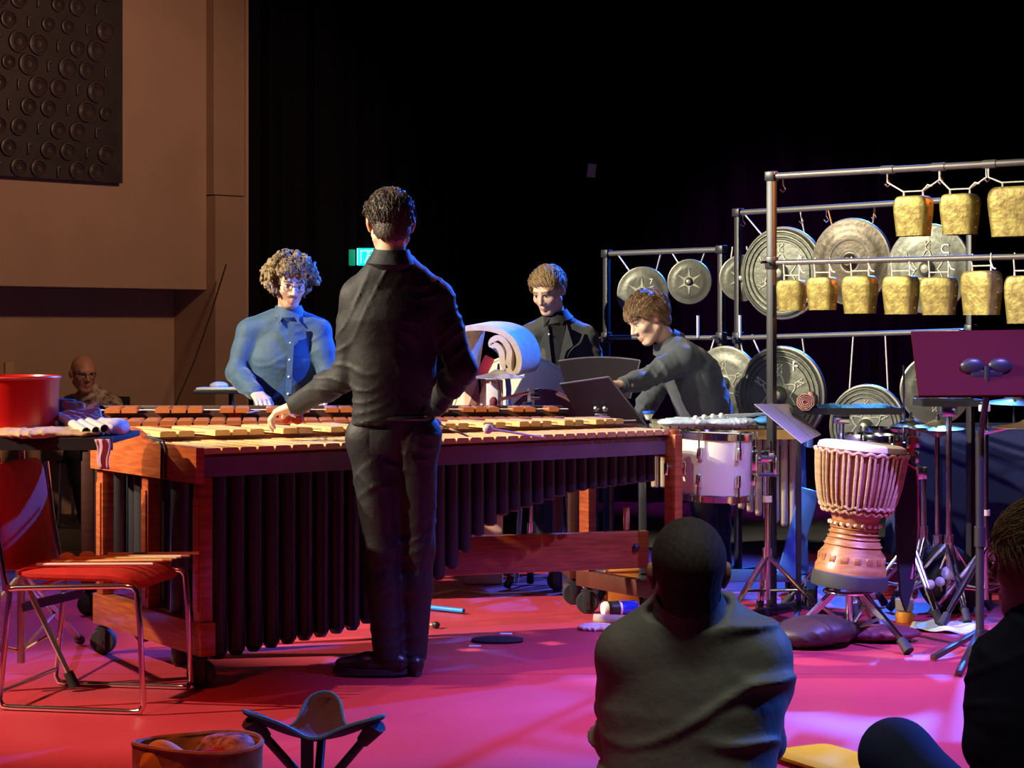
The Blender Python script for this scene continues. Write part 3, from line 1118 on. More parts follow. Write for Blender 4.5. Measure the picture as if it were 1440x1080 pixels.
def gong(cx, cy, hpx, base, normal, label, style, rail_z, rail_pts, letter=None, lpos=(0.4, 0.45), m=None, depth=0.26, group=None, rail=None):
    """cx, cy pixel centre; hpx pixel height (diameter); base point on the rack line"""
    D = base.y
    ppm = F / D
    c = W(cx, cy, D)
    c.x = (cx - 720) * D / F
    r = hpx / ppm / 2
    root = thing('gong', label, 'gong', c, 0, group)
    Mf = face_frame(normal)
    m = m or GONG
    dp = depth * r
    prof = [(0.0, 0.060 * r * 3), (0.06 * r, 0.17 * r), (0.12 * r, 0.14 * r), (0.165 * r, 0.075 * r), (0.19 * r, 0.02 * r), (0.22 * r, 0.012 * r)]
    prof += [(0.30 * r, 0.008 * r), (0.58 * r, 0.0)]
    if style == 'rings':
        for q in (0.66, 0.76, 0.86):
            prof += [(q * r, -0.004 * r), (q * r + 0.018 * r, 0.028 * r), (q * r + 0.04 * r, 0.026 * r), (q * r + 0.055 * r, -0.006 * r)]
    else:
        prof += [(0.70 * r, -0.004 * r), (0.73 * r, -0.018 * r), (0.86 * r, -0.022 * r)]
    prof += [(0.95 * r, -0.03 * r)]
    MB().lathe(prof, 48, Mf).build('face', m, root)
    MB().lathe([(0.95 * r, -0.03 * r), (0.985 * r, -0.045 * r), (1.0 * r, -0.075 * r), (0.985 * r, -dp * 0.6), (0.93 * r, -dp), (0.90 * r, -dp), (0.95 * r, -0.10 * r)], 48, Mf).build('rim', GONGRIM, root)
    MB().lathe([(0.0, 0.185 * r), (0.05 * r, 0.178 * r), (0.10 * r, 0.15 * r)], 20, Mf).build('boss', GONGRELIEF if m is not GONGDARK else mat('boss_gold', (0.7, 0.48, 0.16), 0.3, 0.8), root)
    rel = MB()
    if style == 'star':
        pts = []
        for k in range(12):
            a = math.pi * k / 6 + math.pi / 2
            q = 0.62 if k % 2 == 0 else 0.24
            pts.append((math.cos(a) * r * q, math.sin(a) * r * q))
        for k in range(6):
            a = math.pi * k / 3 + math.pi / 2
            b1, b2 = a - 0.26, a + 0.26
            tri = [(math.cos(b1) * r * 0.24, math.sin(b1) * r * 0.24), (math.cos(a) * r * 0.60, math.sin(a) * r * 0.60), (math.cos(b2) * r * 0.24, math.sin(b2) * r * 0.24)]
            rel.prism(tri, 0.03 * r, Mf @ Matrix.Translation((0, 0, 0.014 * r)))
        rel.lathe([(0.19 * r, 0.03 * r), (0.235 * r, 0.03 * r), (0.25 * r, 0.0)], 24, Mf)
    elif style in ('rings', 'lotus'):
        n = 6
        for k in range(n):
            a = 2 * math.pi * k / n + 0.5
            R = Mf @ Matrix.Rotation(a, 4, 'Z')
            # petal outline arcs and a leafy sprig
            arc = [Vector((r * (0.20 + 0.22 * math.sin(t * math.pi)), r * (-0.13 + 0.26 * t), 0.012 * r)) for t in [i / 8 for i in range(9)]]
            rel.path(arc, 0.018 * r, 6, M=R)
            st_ = [Vector((r * (0.40 + 0.2 * t), r * 0.05 * math.sin(t * 4), 0.010 * r)) for t in [i / 5 for i in range(6)]]
            rel.path(st_, 0.014 * r, 6, M=R)
            for q in (0.46, 0.53, 0.60):
                rel.ball((q * r, 0.045 * r, 0.008 * r), (0.035 * r, 0.018 * r, 0.012 * r), 8, R)
                rel.ball((q * r, -0.045 * r, 0.008 * r), (0.035 * r, 0.018 * r, 0.012 * r), 8, R)
    elif style == 'plain':
        rel.lathe([(0.48 * r, 0.004 * r), (0.50 * r, 0.02 * r), (0.53 * r, 0.004 * r)], 36, Mf)
        rel.lathe([(0.22 * r, 0.012 * r), (0.25 * r, 0.025 * r), (0.28 * r, 0.010 * r)], 30, Mf)
    if rel.v:
        rel.build('relief', GONGRELIEF if m is not GONGDARK else GONGRIM, root)
    if letter:
        me = text_mesh(letter, 0.30 * r, Mf @ Matrix.Translation((lpos[0] * r, lpos[1] * r, 0.014 * r)), 0.006 * r)
        child('chalk_letter', me, PAPER, root)
    rp = MB()
    X = Mf.to_3x3() @ Vector((1, 0, 0))
    N3 = Vector(normal).normalized()
    for k, (px, py) in enumerate(rail_pts):
        sx = -1 if k == 0 else 1
        s0 = X * (sx * 0.50 * r) + Vector((0, 0, 0.80 * r)) - N3 * dp * 0.5
        if rail is not None:
            ra, rd = rail
            ss = on_line(px, ra, rd)
            e = ra + rd * ss
            e = Vector((e.x, e.y, rail_z)) - c
        else:
            e = W(px, py, D) - c
        MB().path([s0, s0.lerp(e, 0.97), e + Vector((0, 0, 0.012))], 0.004, 6).build('cord', ROPE if style != 'plain' else mat('orange_rope', (0.70, 0.28, 0.10), 0.8), root)
    return root


NB = Vector((-0.60, -0.80, 0))
NF = Vector((-0.32, -0.95, 0))
gc, gb, gl = 'small gongs on the low rack', 'large gongs on the upper rail', 'large gongs hung low'


def at(px, a, d):
    return a + d * on_line(px, a, d)


LC_ = (RC0, RCd)
LB_ = (RB0, RBd)
gong(903, 412, 75, at(903, *LC_), NF, 'dark gong with a chalk mark above the head of the bending man', 'star', ZC, [(868, 0), (930, 0)], m=GONG, group=gc, rail=LC_, letter='7', lpos=(0.35, 0.42))
gong(969, 396, 64, at(969, *LC_), NF, 'small gong with a six pointed star around its boss, on white ropes', 'star', ZC, [(944, 0), (992, 0)], group=gc, rail=LC_)
gong(1043, 391, 66, at(1032, *LC_) + Vector((0.0, -0.03, 0)), NF, 'small star gong half hidden behind the rack post', 'star', ZC, [(1030, 0), (1050, 0)], group=gc, rail=LC_)
gong(1098, 384, 132, at(1098, *LB_), NB, 'large gong with raised flowers and the letter A on the upper rail', 'rings', ZB, [(1045, 0), (1125, 0)], letter='A', lpos=(0.46, 0.26), group=gb, rail=LB_)
gong(1195, 368, 124, at(1195, *LB_), NB, 'dark brown gong with a golden boss, hung by orange rope', 'plain', ZB, [(1164, 0), (1231, 0)], m=GONGDARK, group=gb, rail=LB_)
gong(1304, 378, 128, at(1304, *LB_), NB, 'large gong with the letter C and a blue lit rim behind the cowbells', 'lotus', ZB, [(1270, 0), (1345, 0)], letter='C', lpos=(0.42, 0.42), group=gb, rail=LB_)
gong(1018, 540, 108, at(1026, *LC_) + Vector((0, -0.02, 0)), NB, 'gong hung low behind the back of the bending man', 'lotus', 1.262, [(1005, 0), (1040, 0)], group=gl, rail=LC_)
gong(1096, 556, 140, at(1096, *LB_), NB, 'largest gong with raised flowers and the letter F, hung low by the post', 'rings', 1.268, [(1058, 0), (1128, 0)], letter='F', lpos=(0.36, 0.58), group=gl, rail=LB_)
gong(1218, 600, 120, at(1218, *LB_), NB, 'gong with raised flowers and a white sticker above the black tray', 'rings', 1.28, [(1200, 0), (1245, 0)], group=gl, rail=LB_)
gong(1315, 548, 100, at(1315, *LB_), NF, 'plain pale gong half hidden by the red lit music stand', 'lotus', 1.29, [(1290, 0), (1340, 0)], group=gl, rail=LB_)
_g = [o for o in bpy.data.objects if o.get('label', '').startswith('gong with raised flowers and a white')][0]
_Mf = face_frame(NB)
MB().box((-0.055, 0.105, 0.016), (0.05, 0.03, 0.003), _Mf @ Matrix.Rotation(0.2, 4, 'Z')).build('sticker', PAPER, _g, False)

# ================================================================== DRUMS AND STANDS ON THE RIGHT


def tripod(root, c, z0, zleg, feet, m=CHROME, r=0.011, pole=0.014, zf=0.012, hub=0.022, base=None):
    """pole up from the hub plus double-braced legs to feet (local coordinates)"""
    c = Vector(c)
    MB().tube(c + Vector((0, 0, 0.10)), c + Vector((0, 0, z0)), pole, n=12).build('pole', m, root)
    MB().tube(c + Vector((0, 0, zleg - 0.03)), c + Vector((0, 0, zleg + 0.03)), hub, n=12).build('collar', m, root)
    low = c + Vector((0, 0, 0.14))
    for f in feet:
        f = Vector(f)
        g = Vector((f.x, f.y, f.z + zf + 0.012))
        top = c + Vector((0, 0, zleg))
        d = (g - c)
        side = Vector((-d.y, d.x, 0)).normalized() * 0.012
        leg = MB()
        leg.tube(top + side, g + side * 0.4, r * 0.72, n=8)
        leg.tube(top - side, g - side * 0.4, r * 0.72, n=8)
        mid = top.lerp(g, 0.55)
        leg.tube(low, mid, r * 0.6, n=8)
        lo = leg.build('leg', m, root)
        e = (g - top).normalized()
        MB().tube(g - e * 0.05, g + e * 0.012 , 0.018, 0.020, n=10).build('rubber_foot', RUBBER, lo)
    return root


def tri_feet(r, a0):
    return [(r * math.cos(a0 + k * 2.0944), r * math.sin(a0 + k * 2.0944), 0.0) for k in range(3)]


def drum_parts(root, c, r, h, M, shell, head=SKINHEAD, lugs=6, hoop=CHROME, a0=0.0):
    Mt = Matrix.Translation(c) @ M
    MB().lathe([(r * 0.97, 0.0), (r, 0.012), (r, h - 0.012), (r * 0.97, h)], 40, Mt).build('shell', shell, root)
    MB().lathe([(0.0, h + 0.004), (r * 0.96, h + 0.004), (r * 1.0, h - 0.004), (r * 1.01, h - 0.02)], 40, Mt).build('drum_head', head, root)
    MB().lathe([(r * 1.005, -0.004), (0, -0.004)], 40, Mt).build('drum_head', head, root)
    for z in (h, 0):
        MB().lathe([(r * 1.00, z - 0.016), (r * 1.045, z - 0.018), (r * 1.05, z + 0.010), (r * 1.03, z + 0.014), (r * 1.0, z + 0.004)], 40, Mt).build('hoop', hoop, root)
    for k in range(lugs):
        a = a0 + 2 * math.pi * k / lugs
        ca, sa = math.cos(a), math.sin(a)
        lg_ = MB()
        Ml = Mt @ Matrix.Rotation(a, 4, 'Z')
        lg_.box((r + 0.012, 0, h * 0.72), (0.024, 0.022, 0.058), Ml, 0.006)
        lg_.box((r + 0.012, 0, h * 0.28), (0.024, 0.022, 0.058), Ml, 0.006)
        lg_.tube((r + 0.020, 0, h * 0.70), (r + 0.022, 0, h + 0.018), 0.005, n=6, M=Ml)
        lg_.tube((r + 0.020, 0, h * 0.30), (r + 0.022, 0, -0.018), 0.005, n=6, M=Ml)
        lg_.build('lug', CHROME, root)


# white tom on its own chrome stand
tc = Vector((0.905, 8.72, 0))
t1 = thing('tom_drum', 'white shelled tom drum with chrome lugs on a chrome stand', 'drum', tc)
drum_parts(t1, (0, 0, 0.560), 0.160, 0.275, Matrix.Rotation(0.03, 4, 'Y'), CREAM, lugs=6, a0=math.radians(-120))
cl = MB()
cl.tube((0.16, -0.02, 0.72), (0.235, -0.02, 0.72), 0.02, n=12)
cl.box((0.175, -0.02, 0.72), (0.03, 0.07, 0.09), bev=0.006)
cl.box((0.235, -0.02, 0.74), (0.06, 0.045, 0.05), bev=0.006)
cl.tube((0.20, -0.06, 0.735), (0.27, -0.06, 0.735), 0.008, n=8)
cl.tube((0.19, -0.06, 0.66), (0.28, -0.06, 0.66), 0.009, n=8)
cl.box((0.265, -0.06, 0.70), (0.016, 0.016, 0.09), bev=0.003)
cl.tube((0.245, -0.06, 0.76), (0.245, -0.06, 0.81), 0.006, n=8)
cl.build('mount_bracket', CHROME, t1)
tripod(t1, (0.235, -0.02, 0), 0.76, 0.30, [(0.235 - 0.20, -0.16, 0), (0.235 + 0.26, -0.10, 0), (0.235 + 0.0, 0.26, 0)])
MB().tube((0.235, -0.02, 0.535), (0.235, -0.02, 0.562), 0.021, n=12).build('height_collar', mat('tape_cream', (0.75, 0.65, 0.35), 0.6), t1)

# djembe
dc = Vector((1.404, 8.12, 0))
dj = thing('djembe', 'rope tuned wooden djembe drum standing in a chrome tripod cradle', 'drum', dc)
Md = Matrix.Translation((0, 0, 0.235)) @ Matrix.Rotation(math.radians(5.5), 4, 'Y')
DJW = mat('djembe_wood', (0.52, 0.25, 0.09), 0.4, 0, color2=(0.36, 0.14, 0.045), scale=6, stretch=(2, 2, 10), coat=0.3)
DJDARK = mat('djembe_bowl', (0.34, 0.12, 0.08), 0.5, 0, 0.3, 10)
DJROPE = mat('djembe_rope', (0.62, 0.42, 0.24), 0.75, 0, 0.3, 90)
MB().lathe([(0.150, 0.055), (0.148, 0.085), (0.140, 0.10), (0.134, 0.14), (0.118, 0.16), (0.113, 0.19), (0.104, 0.20), (0.100, 0.215), (0.098, 0.235), (0.094, 0.25),
            (0.094, 0.27), (0.100, 0.29)], 40, Md, cap0=True).build('foot', DJW, dj)
MB().lathe([(0.10, 0.0), (0.157, 0.0), (0.160, 0.012), (0.156, 0.055), (0.148, 0.062)], 40, Md, cap0=True).build('rubber_base', mat('grey_rubber', (0.05, 0.055, 0.05), 0.6), dj)
MB().lathe([(0.100, 0.29), (0.135, 0.325), (0.158, 0.37), (0.170, 0.44), (0.178, 0.53), (0.180, 0.575)], 40, Md).build('bowl', DJDARK, dj)
MB().lathe([(0.0, 0.600), (0.160, 0.600), (0.178, 0.594), (0.184, 0.580), (0.184, 0.572)], 40, Md).build('skin', SKINHEAD, dj)
for z, rr_, nm in ((0.560, 0.191, 'rim_ring'), (0.335, 0.150, 'lower_ring'), (0.315, 0.140, 'lower_ring')):
    pts = []
    for k in range(96):
        a = 2 * math.pi * k / 96
        q = rr_ + 0.004 * math.sin(a * 24)
        pts.append((q * math.cos(a), q * math.sin(a), z + 0.006 * math.sin(a * 24 + 1.0)))
    MB().path(pts, 0.0065, 6, M=Md, closed=True).build(nm, DJROPE, dj)
rope = MB().path([(0.189, 0, 0.555), (0.1845, 0, 0.50), (0.176, 0, 0.43), (0.162, 0, 0.365), (0.150, 0, 0.335)], 0.0058, 6)
rope_me = rope.mesh('tuning_rope')
Mloc = Md
for k in range(44):
    o = child('tuning_rope', rope_me, DJROPE, dj)
    o.matrix_local = Mloc @ Matrix.Rotation(2 * math.pi * k / 44 + (0.012 if k % 2 else -0.012), 4, 'Z')
for k in range(16):
    a = 2 * math.pi * k / 16
    MB().box((0.136, 0, 0.118), (0.010, 0.030, 0.030), Md @ Matrix.Rotation(a, 4, 'Z'), 0.004).build('carved_block', DJW, dj)
bd = MB()
for z, rr_ in ((0.175, 0.1155), (0.205, 0.1045), (0.225, 0.101), (0.245, 0.097)):
    bd.path([((rr_ + 0.002) * math.cos(2 * math.pi * k / 40), (rr_ + 0.002) * math.sin(2 * math.pi * k / 40), z) for k in range(40)], 0.004, 6, M=Md, closed=True)
bd.build('carved_ring', DJW, dj)
kn = MB()
for k in range(22):
    a = 2 * math.pi * k / 22
    kn.ball((0.108, 0, 0.262), (0.006, 0.010, 0.008), 8, Md @ Matrix.Rotation(a, 4, 'Z'))
kn.build('bead_band', mat('bead_white', (0.7, 0.62, 0.5), 0.6), dj)
# cradle
cr = thing('djembe_stand', 'chrome tripod cradle with wide legs holding the djembe', 'stand', dc)
MB().path([(0.10 * math.cos(2 * math.pi * k / 32), 0.10 * math.sin(2 * math.pi * k / 32), 0.215) for k in range(32)], 0.009, 8, closed=True).build('support_ring', CHROME, cr)
for (fx, fy) in ((G(1108, 913).x - dc.x, G(1108, 913).y - dc.y), (G(1272, 920).x - dc.x, G(1272, 920).y - dc.y), (0.16, 0.30), (-0.14, 0.30)):
    d = Vector((fx, fy, 0))
    u = d.normalized()
    leg = MB()
    sd = Vector((-u.y, u.x, 0)) * 0.010
    leg.beam(u * 0.085 + Vector((0, 0, 0.215)) + sd, Vector((fx, fy, 0.045)), 0.010, 0.022)
    leg.beam(u * 0.085 + Vector((0, 0, 0.215)) - sd, Vector((fx, fy, 0.045)), 0.010, 0.022)
    leg.beam(Vector((0, 0, 0.06)), (u * 0.085 + Vector((0, 0, 0.215))).lerp(Vector((fx, fy, 0.045)), 0.5), 0.012, 0.012)
    lo = leg.build('leg', CHROME, cr)
    MB().tube(Vector((fx, fy, 0.055)) - u * 0.02, Vector((fx, fy, 0.014)) + u * 0.025, 0.020, 0.024, n=12).build('rubber_foot', RUBBER, lo)
MB().tube((0, 0, 0.03), (0, 0, 0.215), 0.014, n=12).build('pole', CHROME, cr)

# black gig bag / strap cloth hanging beside the djembe
hc = W(1255, 640, 8.22)
bagpts = [(-0.042, 0.0), (0.035, 0.0), (0.046, -0.12), (0.044, -0.35), (0.030, -0.55), (0.0, -0.66), (-0.022, -0.60), (-0.040, -0.35), (-0.044, -0.12)]
hang = thing('drum_strap', 'long black padded strap hanging down beside the djembe', 'strap', (hc.x + 0.055, hc.y, hc.z))
MB().prism(bagpts, 0.045, Matrix(((1, 0, 0, 0), (0, 0, 1, 0), (0, 1, 0, 0), (0, 0, 0, 1)))).build('pad', BLACKCLOTH, hang)
MB().path([(-0.03, 0.0, -0.01), (-0.005, -0.02, -0.03), (0.045, -0.02, -0.06), (0.052, -0.01, -0.30), (0.02, -0.02, -0.52)], 0.006, 6).build('ribbon', mat('pink_strap', (0.7, 0.12, 0.25), 0.7), hang)

# two red toms behind the djembe, each on a stand
REDSHELL = mat('red_shell', (0.62, 0.03, 0.035), 0.25, coat=0.6)
for i, (px, py, D, r, lb) in enumerate(((1226, 613, 8.78, 0.125, 'red shelled tom drum right behind the djembe'), (1250, 604, 9.1, 0.115, 'smaller red shelled tom drum behind the other red tom'))):
    p = W(px, py, D)
    t = thing('tom_drum', lb, 'drum', (p.x, p.y, 0))
    drum_parts(t, (0, 0, p.z - 0.17), r, 0.165, Matrix.Rotation(0.04, 4, 'Y'), REDSHELL, lugs=6, a0=math.radians(-62))
    MB().box((r + 0.03, -0.03, p.z - 0.20), (0.05, 0.03, 0.06), bev=0.005).build('mount_bracket', CHROME, t)
    cx = (1268 - 720) * (D - 0.05) / F - p.x if i == 0 else r + 0.03
    tripod(t, (r + 0.04, -0.03, 0), p.z - 0.19, 0.36, [(r + 0.13, -0.22, 0), (r + 0.2, 0.16, 0), (r - 0.20, 0.05, 0)] if i == 0 else
           [(r + 0.18, 0.0, 0), (r - 0.05, 0.18, 0), (r - 0.06, -0.12, 0)])

# black percussion trays on stands
def tray(name, label, x0, x1, y0, y1, z, px_pole, skew=0.0):
    c = Vector(((x0 + x1) / 2, (y0 + y1) / 2, 0))
    t = thing(name, label, 'tray', c, skew)
    hx, hy = (x1 - x0) / 2, (y1 - y0) / 2
    MB().box((0, 0, z), (2 * hx, 2 * hy, 0.012), bev=0.003).build('tray_board', BLACKMETAL, t)
    rim = MB()
    for (a, b) in (((-hx, -hy), (hx, -hy)), ((hx, -hy), (hx, hy)), ((hx, hy), (-hx, hy)), ((-hx, hy), (-hx, -hy))):
        rim.beam((a[0], a[1], z + 0.008), (b[0], b[1], z + 0.008), 0.010, 0.030)
    rim.build('tray_rim', BLACKMETAL, t, False)
    MB().box((0, 0, z - 0.03), (0.07, 0.05, 0.05), bev=0.005).build('clamp', CHROME, t)
    tripod(t, (0, 0, 0), z - 0.01, 0.34, tri_feet(0.27, 0.6))
    return t


tx = lambda px, D: (px - 720) * D / F
ZT = 0.925
tr1 = tray('percussion_tray', 'black percussion tray with blue cloths behind the djembe', tx(1112, 8.95), tx(1262, 8.95), 8.86, 9.18, ZT, 1175)
tr2 = tray('percussion_tray', 'narrow black percussion tray under the red lit music stand', tx(1284, 9.0), tx(1368, 9.0), 8.78, 8.98, 0.965, 1330)
BLUECLOTH = mat('blue_cloth', (0.06, 0.30, 0.72), 0.8, 0, 0.3, 30, 0.3, 50)
PINKCLOTH = mat('pink_cloth', (0.75, 0.22, 0.28), 0.8, 0, 0.2, 30)


def blob(name, prims, h, m, label, cat, group=None, post=None, origin=None):
    v, q = sdf(prims, h, post)
    if v[:, 2].min() < 0.001:
        v[:, 2] = np.maximum(v[:, 2], 0.001)
    o = Vector(origin) if origin is not None else Vector((float(v[:, 0].mean()), float(v[:, 1].mean()), float(v[:, 2].min())))
    ob = link(name, np_mesh(name, [(v, q)], o), m, None, o)
    if label:
        tag(ob, label, cat, group)
    return ob


prims = []
for i in range(9):
    px = 1152 + i * 11
    p = W(px, 574, 8.93 + 0.05 * (i % 2))
    prims.append(ell((p.x, p.y, ZT + 0.018), (0.035, 0.05, 0.011 + 0.006 * (i % 3)), 0.02))
blob('cloth', prims, 0.006, BLUECLOTH, 'crumpled bright blue cloth lying on the black tray', 'cloth', post=folds(0.003, 0.03, 4, (1, 0.4, 0.1)))
# rolled mat
rm = thing('rolled_mat', 'rolled pinkish mat lying on the end of the black tray', 'mat', Vector((tx(1127, 8.95), 8.90, ZT + 0.052)))
sp_ = [(0.006 + 0.0052 * k / 3.0) for k in range(24)]
pts = [Vector((math.cos(k * 0.8) * (0.006 + 0.0011 * k), -0.06, math.sin(k * 0.8) * (0.006 + 0.0011 * k))) for k in range(34)]
vs, fs = [], []
for p in pts:
    vs += [p, p + Vector((0.05, 0.20, 0)), ]
for i in range(len(pts) - 1):
    fs.append((2 * i, 2 * i + 2, 2 * i + 3, 2 * i + 1))
mb = MB().add(vs, fs)
o = mb.build('roll', mat('mat_pink', (0.55, 0.30, 0.24), 0.8), rm)
sm = o.modifiers.new('thickness', 'SOLIDIFY')
sm.thickness = 0.004
MB().lathe([(0.0, -0.055), (0.030, -0.055), (0.036, -0.05)], 20, Matrix.Rotation(math.pi / 2, 4, 'X') @ Matrix.Scale(-1, 4, (0, 0, 1))).build('core', mat('mat_core', (0.30, 0.10, 0.09), 0.8), rm)

# sheet music on a stand facing the players
shc = W(1098, 592, 8.75)
ms = thing('music_stand', 'slim black music stand with white sheet music beside the djembe', 'music stand', (tx(1123, 8.75), 8.75, 0))
mo = Vector((tx(1123, 8.75), 8.75, 0))
Q = [W(1060, 569, 8.60) - mo, W(1108, 569, 8.98) - mo, W(1154, 612, 8.98) - mo, W(1127, 624, 8.60) - mo]
def sheet_quad(f0, f1, lift, th):
    c_ = (Q[0] + Q[1] + Q[2] + Q[3]) / 4
    nn = (Q[1] - Q[0]).cross(Q[3] - Q[0]).normalized()
    if nn.z < 0:
        nn = -nn
    pts = []
    for (u, v) in ((f0, f0), (f1, f0), (f1, f1), (f0, f1)):
        pts.append(Q[0].lerp(Q[1], u).lerp(Q[3].lerp(Q[2], u), v) + nn * lift)
    return MB().add([p_ + nn * th for p_ in pts] + [p_ - nn * th for p_ in pts], [(0, 1, 2, 3), (7, 6, 5, 4), (0, 4, 5, 1), (1, 5, 6, 2), (2, 6, 7, 3), (3, 7, 4, 0)])
sheet_quad(0.35, 0.65, -0.003, 0.002).build('desk', BLACKMETAL, ms, False)
sheet_quad(0.0, 1.0, 0.003, 0.0015).build('sheet_music', PAPER, ms, False)
MB().beam(Q[0].lerp(Q[1], 0.5) + Vector((0, 0, 0.006)), Q[3].lerp(Q[2], 0.5) + Vector((0, 0, 0.006)), 0.006, 0.002).build('page_fold', mat('fold_grey', (0.35, 0.33, 0.40), 0.8), ms, False)
MB().box((0, 0, 0.43), (0.024, 0.024, 0.78), bev=0.003).build('pole', BLACKMETAL, ms)
ft = MB()
for f in tri_feet(0.24, 0.3):
    ft.beam((0, 0, 0.06), (f[0], f[1], 0.012), 0.02, 0.016)
ft.build('foot', BLACKMETAL, ms)

# black music stand seen from behind, red stage light put into its desk colour
mc = Vector((tx(1378, 7.95), 7.95, 0))
m3 = thing('music_stand', 'black music stand seen from behind with red light coloured into its broad desk', 'music stand', mc)
DESKREDLIT = mat('desk_black_red_lit', (0.055, 0.001, 0.004), 0.75, spec=0.12)
tl, trr, bl_, brr = W(1281, 467, 7.93), W(1476, 464, 7.93), W(1292, 557, 7.80), W(1462, 556, 7.80)
pts = [tl - mc, trr - mc, brr - mc, bl_ - mc]
nrm = (pts[1] - pts[0]).cross(pts[3] - pts[0]).normalized() * 0.006
vs = [p + nrm for p in pts] + [p - nrm for p in pts]
MB().add(vs, [(0, 1, 2, 3), (7, 6, 5, 4), (0, 4, 5, 1), (1, 5, 6, 2), (2, 6, 7, 3), (3, 7, 4, 0)]).build('desk', DESKREDLIT, m3, False)
lp = MB()
lp.beam(pts[3] + Vector((0, 0.05, -0.004)), pts[2] + Vector((0, 0.05, -0.004)), 0.09, 0.006)
lp.build('lip', DESKREDLIT, m3, False)
bk = MB()
cz = W(1378, 515, 7.85).z
bk.ball((-0.055, -0.11, cz), (0.05, 0.018, 0.034), 14)
bk.ball((0.055, -0.11, cz), (0.05, 0.018, 0.034), 14)
bk.box((0, -0.112, cz - 0.03), (0.13, 0.02, 0.03), bev=0.006)
bk.build('desk_bracket', BLACKMETAL, m3)
MB().path([(0, -0.12, cz), (0, -0.115, cz - 0.12), (0, -0.05, cz - 0.22), (0, 0, cz - 0.30)], 0.013, 10).build('neck', BLACKMETAL, m3)
MB().tube((0, 0, 0.07), (0, 0, cz - 0.27), 0.017, n=14).build('pole', BLACKMETAL, m3)
MB().tube((0, 0, 0.42), (0, 0, 0.50), 0.023, n=14).build('collar', BLACKMETAL, m3)
for f in (G(1312, 930) - mc, G(1348, 952) - mc, Vector((0.26, 0.10, 0))):
    lo = MB().beam((0, 0, 0.075), (f.x, f.y, 0.014), 0.026, 0.020, bev=0.003).build('foot', mat('stand_foot', (0.10, 0.08, 0.07), 0.3, 0.7), m3)

# chrome cymbal stand with two cymbals behind it
CYMB = mat('cymbal_bronze', (0.72, 0.60, 0.34), 0.28, 0.9)


def cymbal(parent, c, r, tilt=(0, 0), m=CYMB):
    M = Matrix.Translation(c) @ Matrix.Rotation(tilt[0], 4, 'X') @ Matrix.Rotation(tilt[1], 4, 'Y')
    prof = [(0.004, 0.030), (0.02, 0.029), (0.04, 0.018), (0.05, 0.012), (r * 0.6, 0.004), (r, -0.008), (r, -0.010), (r * 0.6, 0.002), (0.05, 0.010), (0.004, 0.027)]
    cy = MB().lathe(prof, 40, M).build('cymbal', m, parent)
    MB().tube((0, 0, 0.02), (0, 0, 0.06), 0.010, 0.006, n=10, M=M).build('wing_nut', CHROME, cy)


sx = tx(1386, 8.7)
s2 = thing('cymbal_stand', 'chrome tripod cymbal stand with flat cymbals behind the red lit music stand', 'cymbal stand', (sx, 8.7, 0))
tripod(s2, (0, 0, 0), 1.02, 0.34, [G(1312, 868) - Vector((sx, 8.7, 0)), G(1325, 884) - Vector((sx, 8.7, 0)), Vector((0.20, 0.12, 0))], pole=0.013)
MB().tube((0, 0, 0.475), (0, 0, 0.50), 0.02, n=12).build('tape_band', mat('tape_cream', (0.75, 0.65, 0.35), 0.6), s2)
MB().tube((-0.02, -0.02, 0.84), (0.25, 0.0, 0.90), 0.008, n=8).build('boom_arm', CHROME, s2)
cymbal(s2, (0.14, 0.05, 0.98), 0.15, (0.02, 0.03))
cymbal(s2, (0.20, 0.0, 0.88), 0.17, (0.0, -0.02))
MB().tube((0.14, 0.05, 0.87), (0.14, 0.05, 1.0), 0.005, n=8).build('rod', CHROME, s2)
MB().box((-0.01, -0.02, 0.955), (0.05, 0.02, 0.03), bev=0.004).build('clamp_tab', PAPER, s2)

sx = tx(1318, 9.06)
s3 = thing('cymbal_stand', 'low stand with a pale flat cymbal pair in front of the pale gong', 'cymbal stand', (sx, 9.06, 0))
tripod(s3, (0, 0, 0), 0.90, 0.32, tri_feet(0.15, 1.2), pole=0.012)
cymbal(s3, (0, 0, 0.855), 0.13, (0.05, 0.0))
cymbal(s3, (0, 0, 0.835), 0.13, (math.pi + 0.05, 0.0))
sx = tx(1268, 9.0)
s4 = thing('triangle_stand', 'thin upright chrome rod stand beside the black trays', 'stand', (sx, 8.95, 0))
tripod(s4, (0, 0, 0), 0.86, 0.25, tri_feet(0.2, 0.4), pole=0.009, r=0.008)
MB().tube((0, 0, 0.84), (0, 0, 1.14), 0.005, n=8).build('rod', CHROME, s4)
cymbal(s4, (0.03, 0, 0.868), 0.09, (0.0, 0.05))

# table under a dark cloth at the back right
tb = thing('covered_table', 'table covered to the floor by a dark blue cloth behind the cymbals', 'table', (2.85, 11.1, 0))
vs, fs = [], []
n = 60
hx, hy = 0.62, 0.32
per = []
for (a, b) in (((-hx, -hy), (hx, -hy)), ((hx, -hy), (hx, hy)), ((hx, hy), (-hx, hy)), ((-hx, hy), (-hx, -hy))):
    for k in range(n // 4):
        t = k / (n // 4)
        per.append((a[0] + (b[0] - a[0]) * t, a[1] + (b[1] - a[1]) * t))
n = len(per)
for lv, z in enumerate((0.76, 0.745, 0.4, 0.01)):
    for k, (x, y) in enumerate(per):
        w_ = 1.0 + (0.0, 0.012, 0.03, 0.05)[lv] * (1 + 0.5 * math.sin(k * 1.7) + 0.5 * math.sin(k * 0.63))
        vs.append((x * w_, y * w_, z))
for lv in range(3):
    for k in range(n):
        k2 = (k + 1) % n
        fs.append((lv * n + k2, lv * n + k, (lv + 1) * n + k, (lv + 1) * n + k2))
fs.append(tuple(range(n)))
MB().add(vs, fs).build('cloth_cover', NAVYCLOTH, tb)
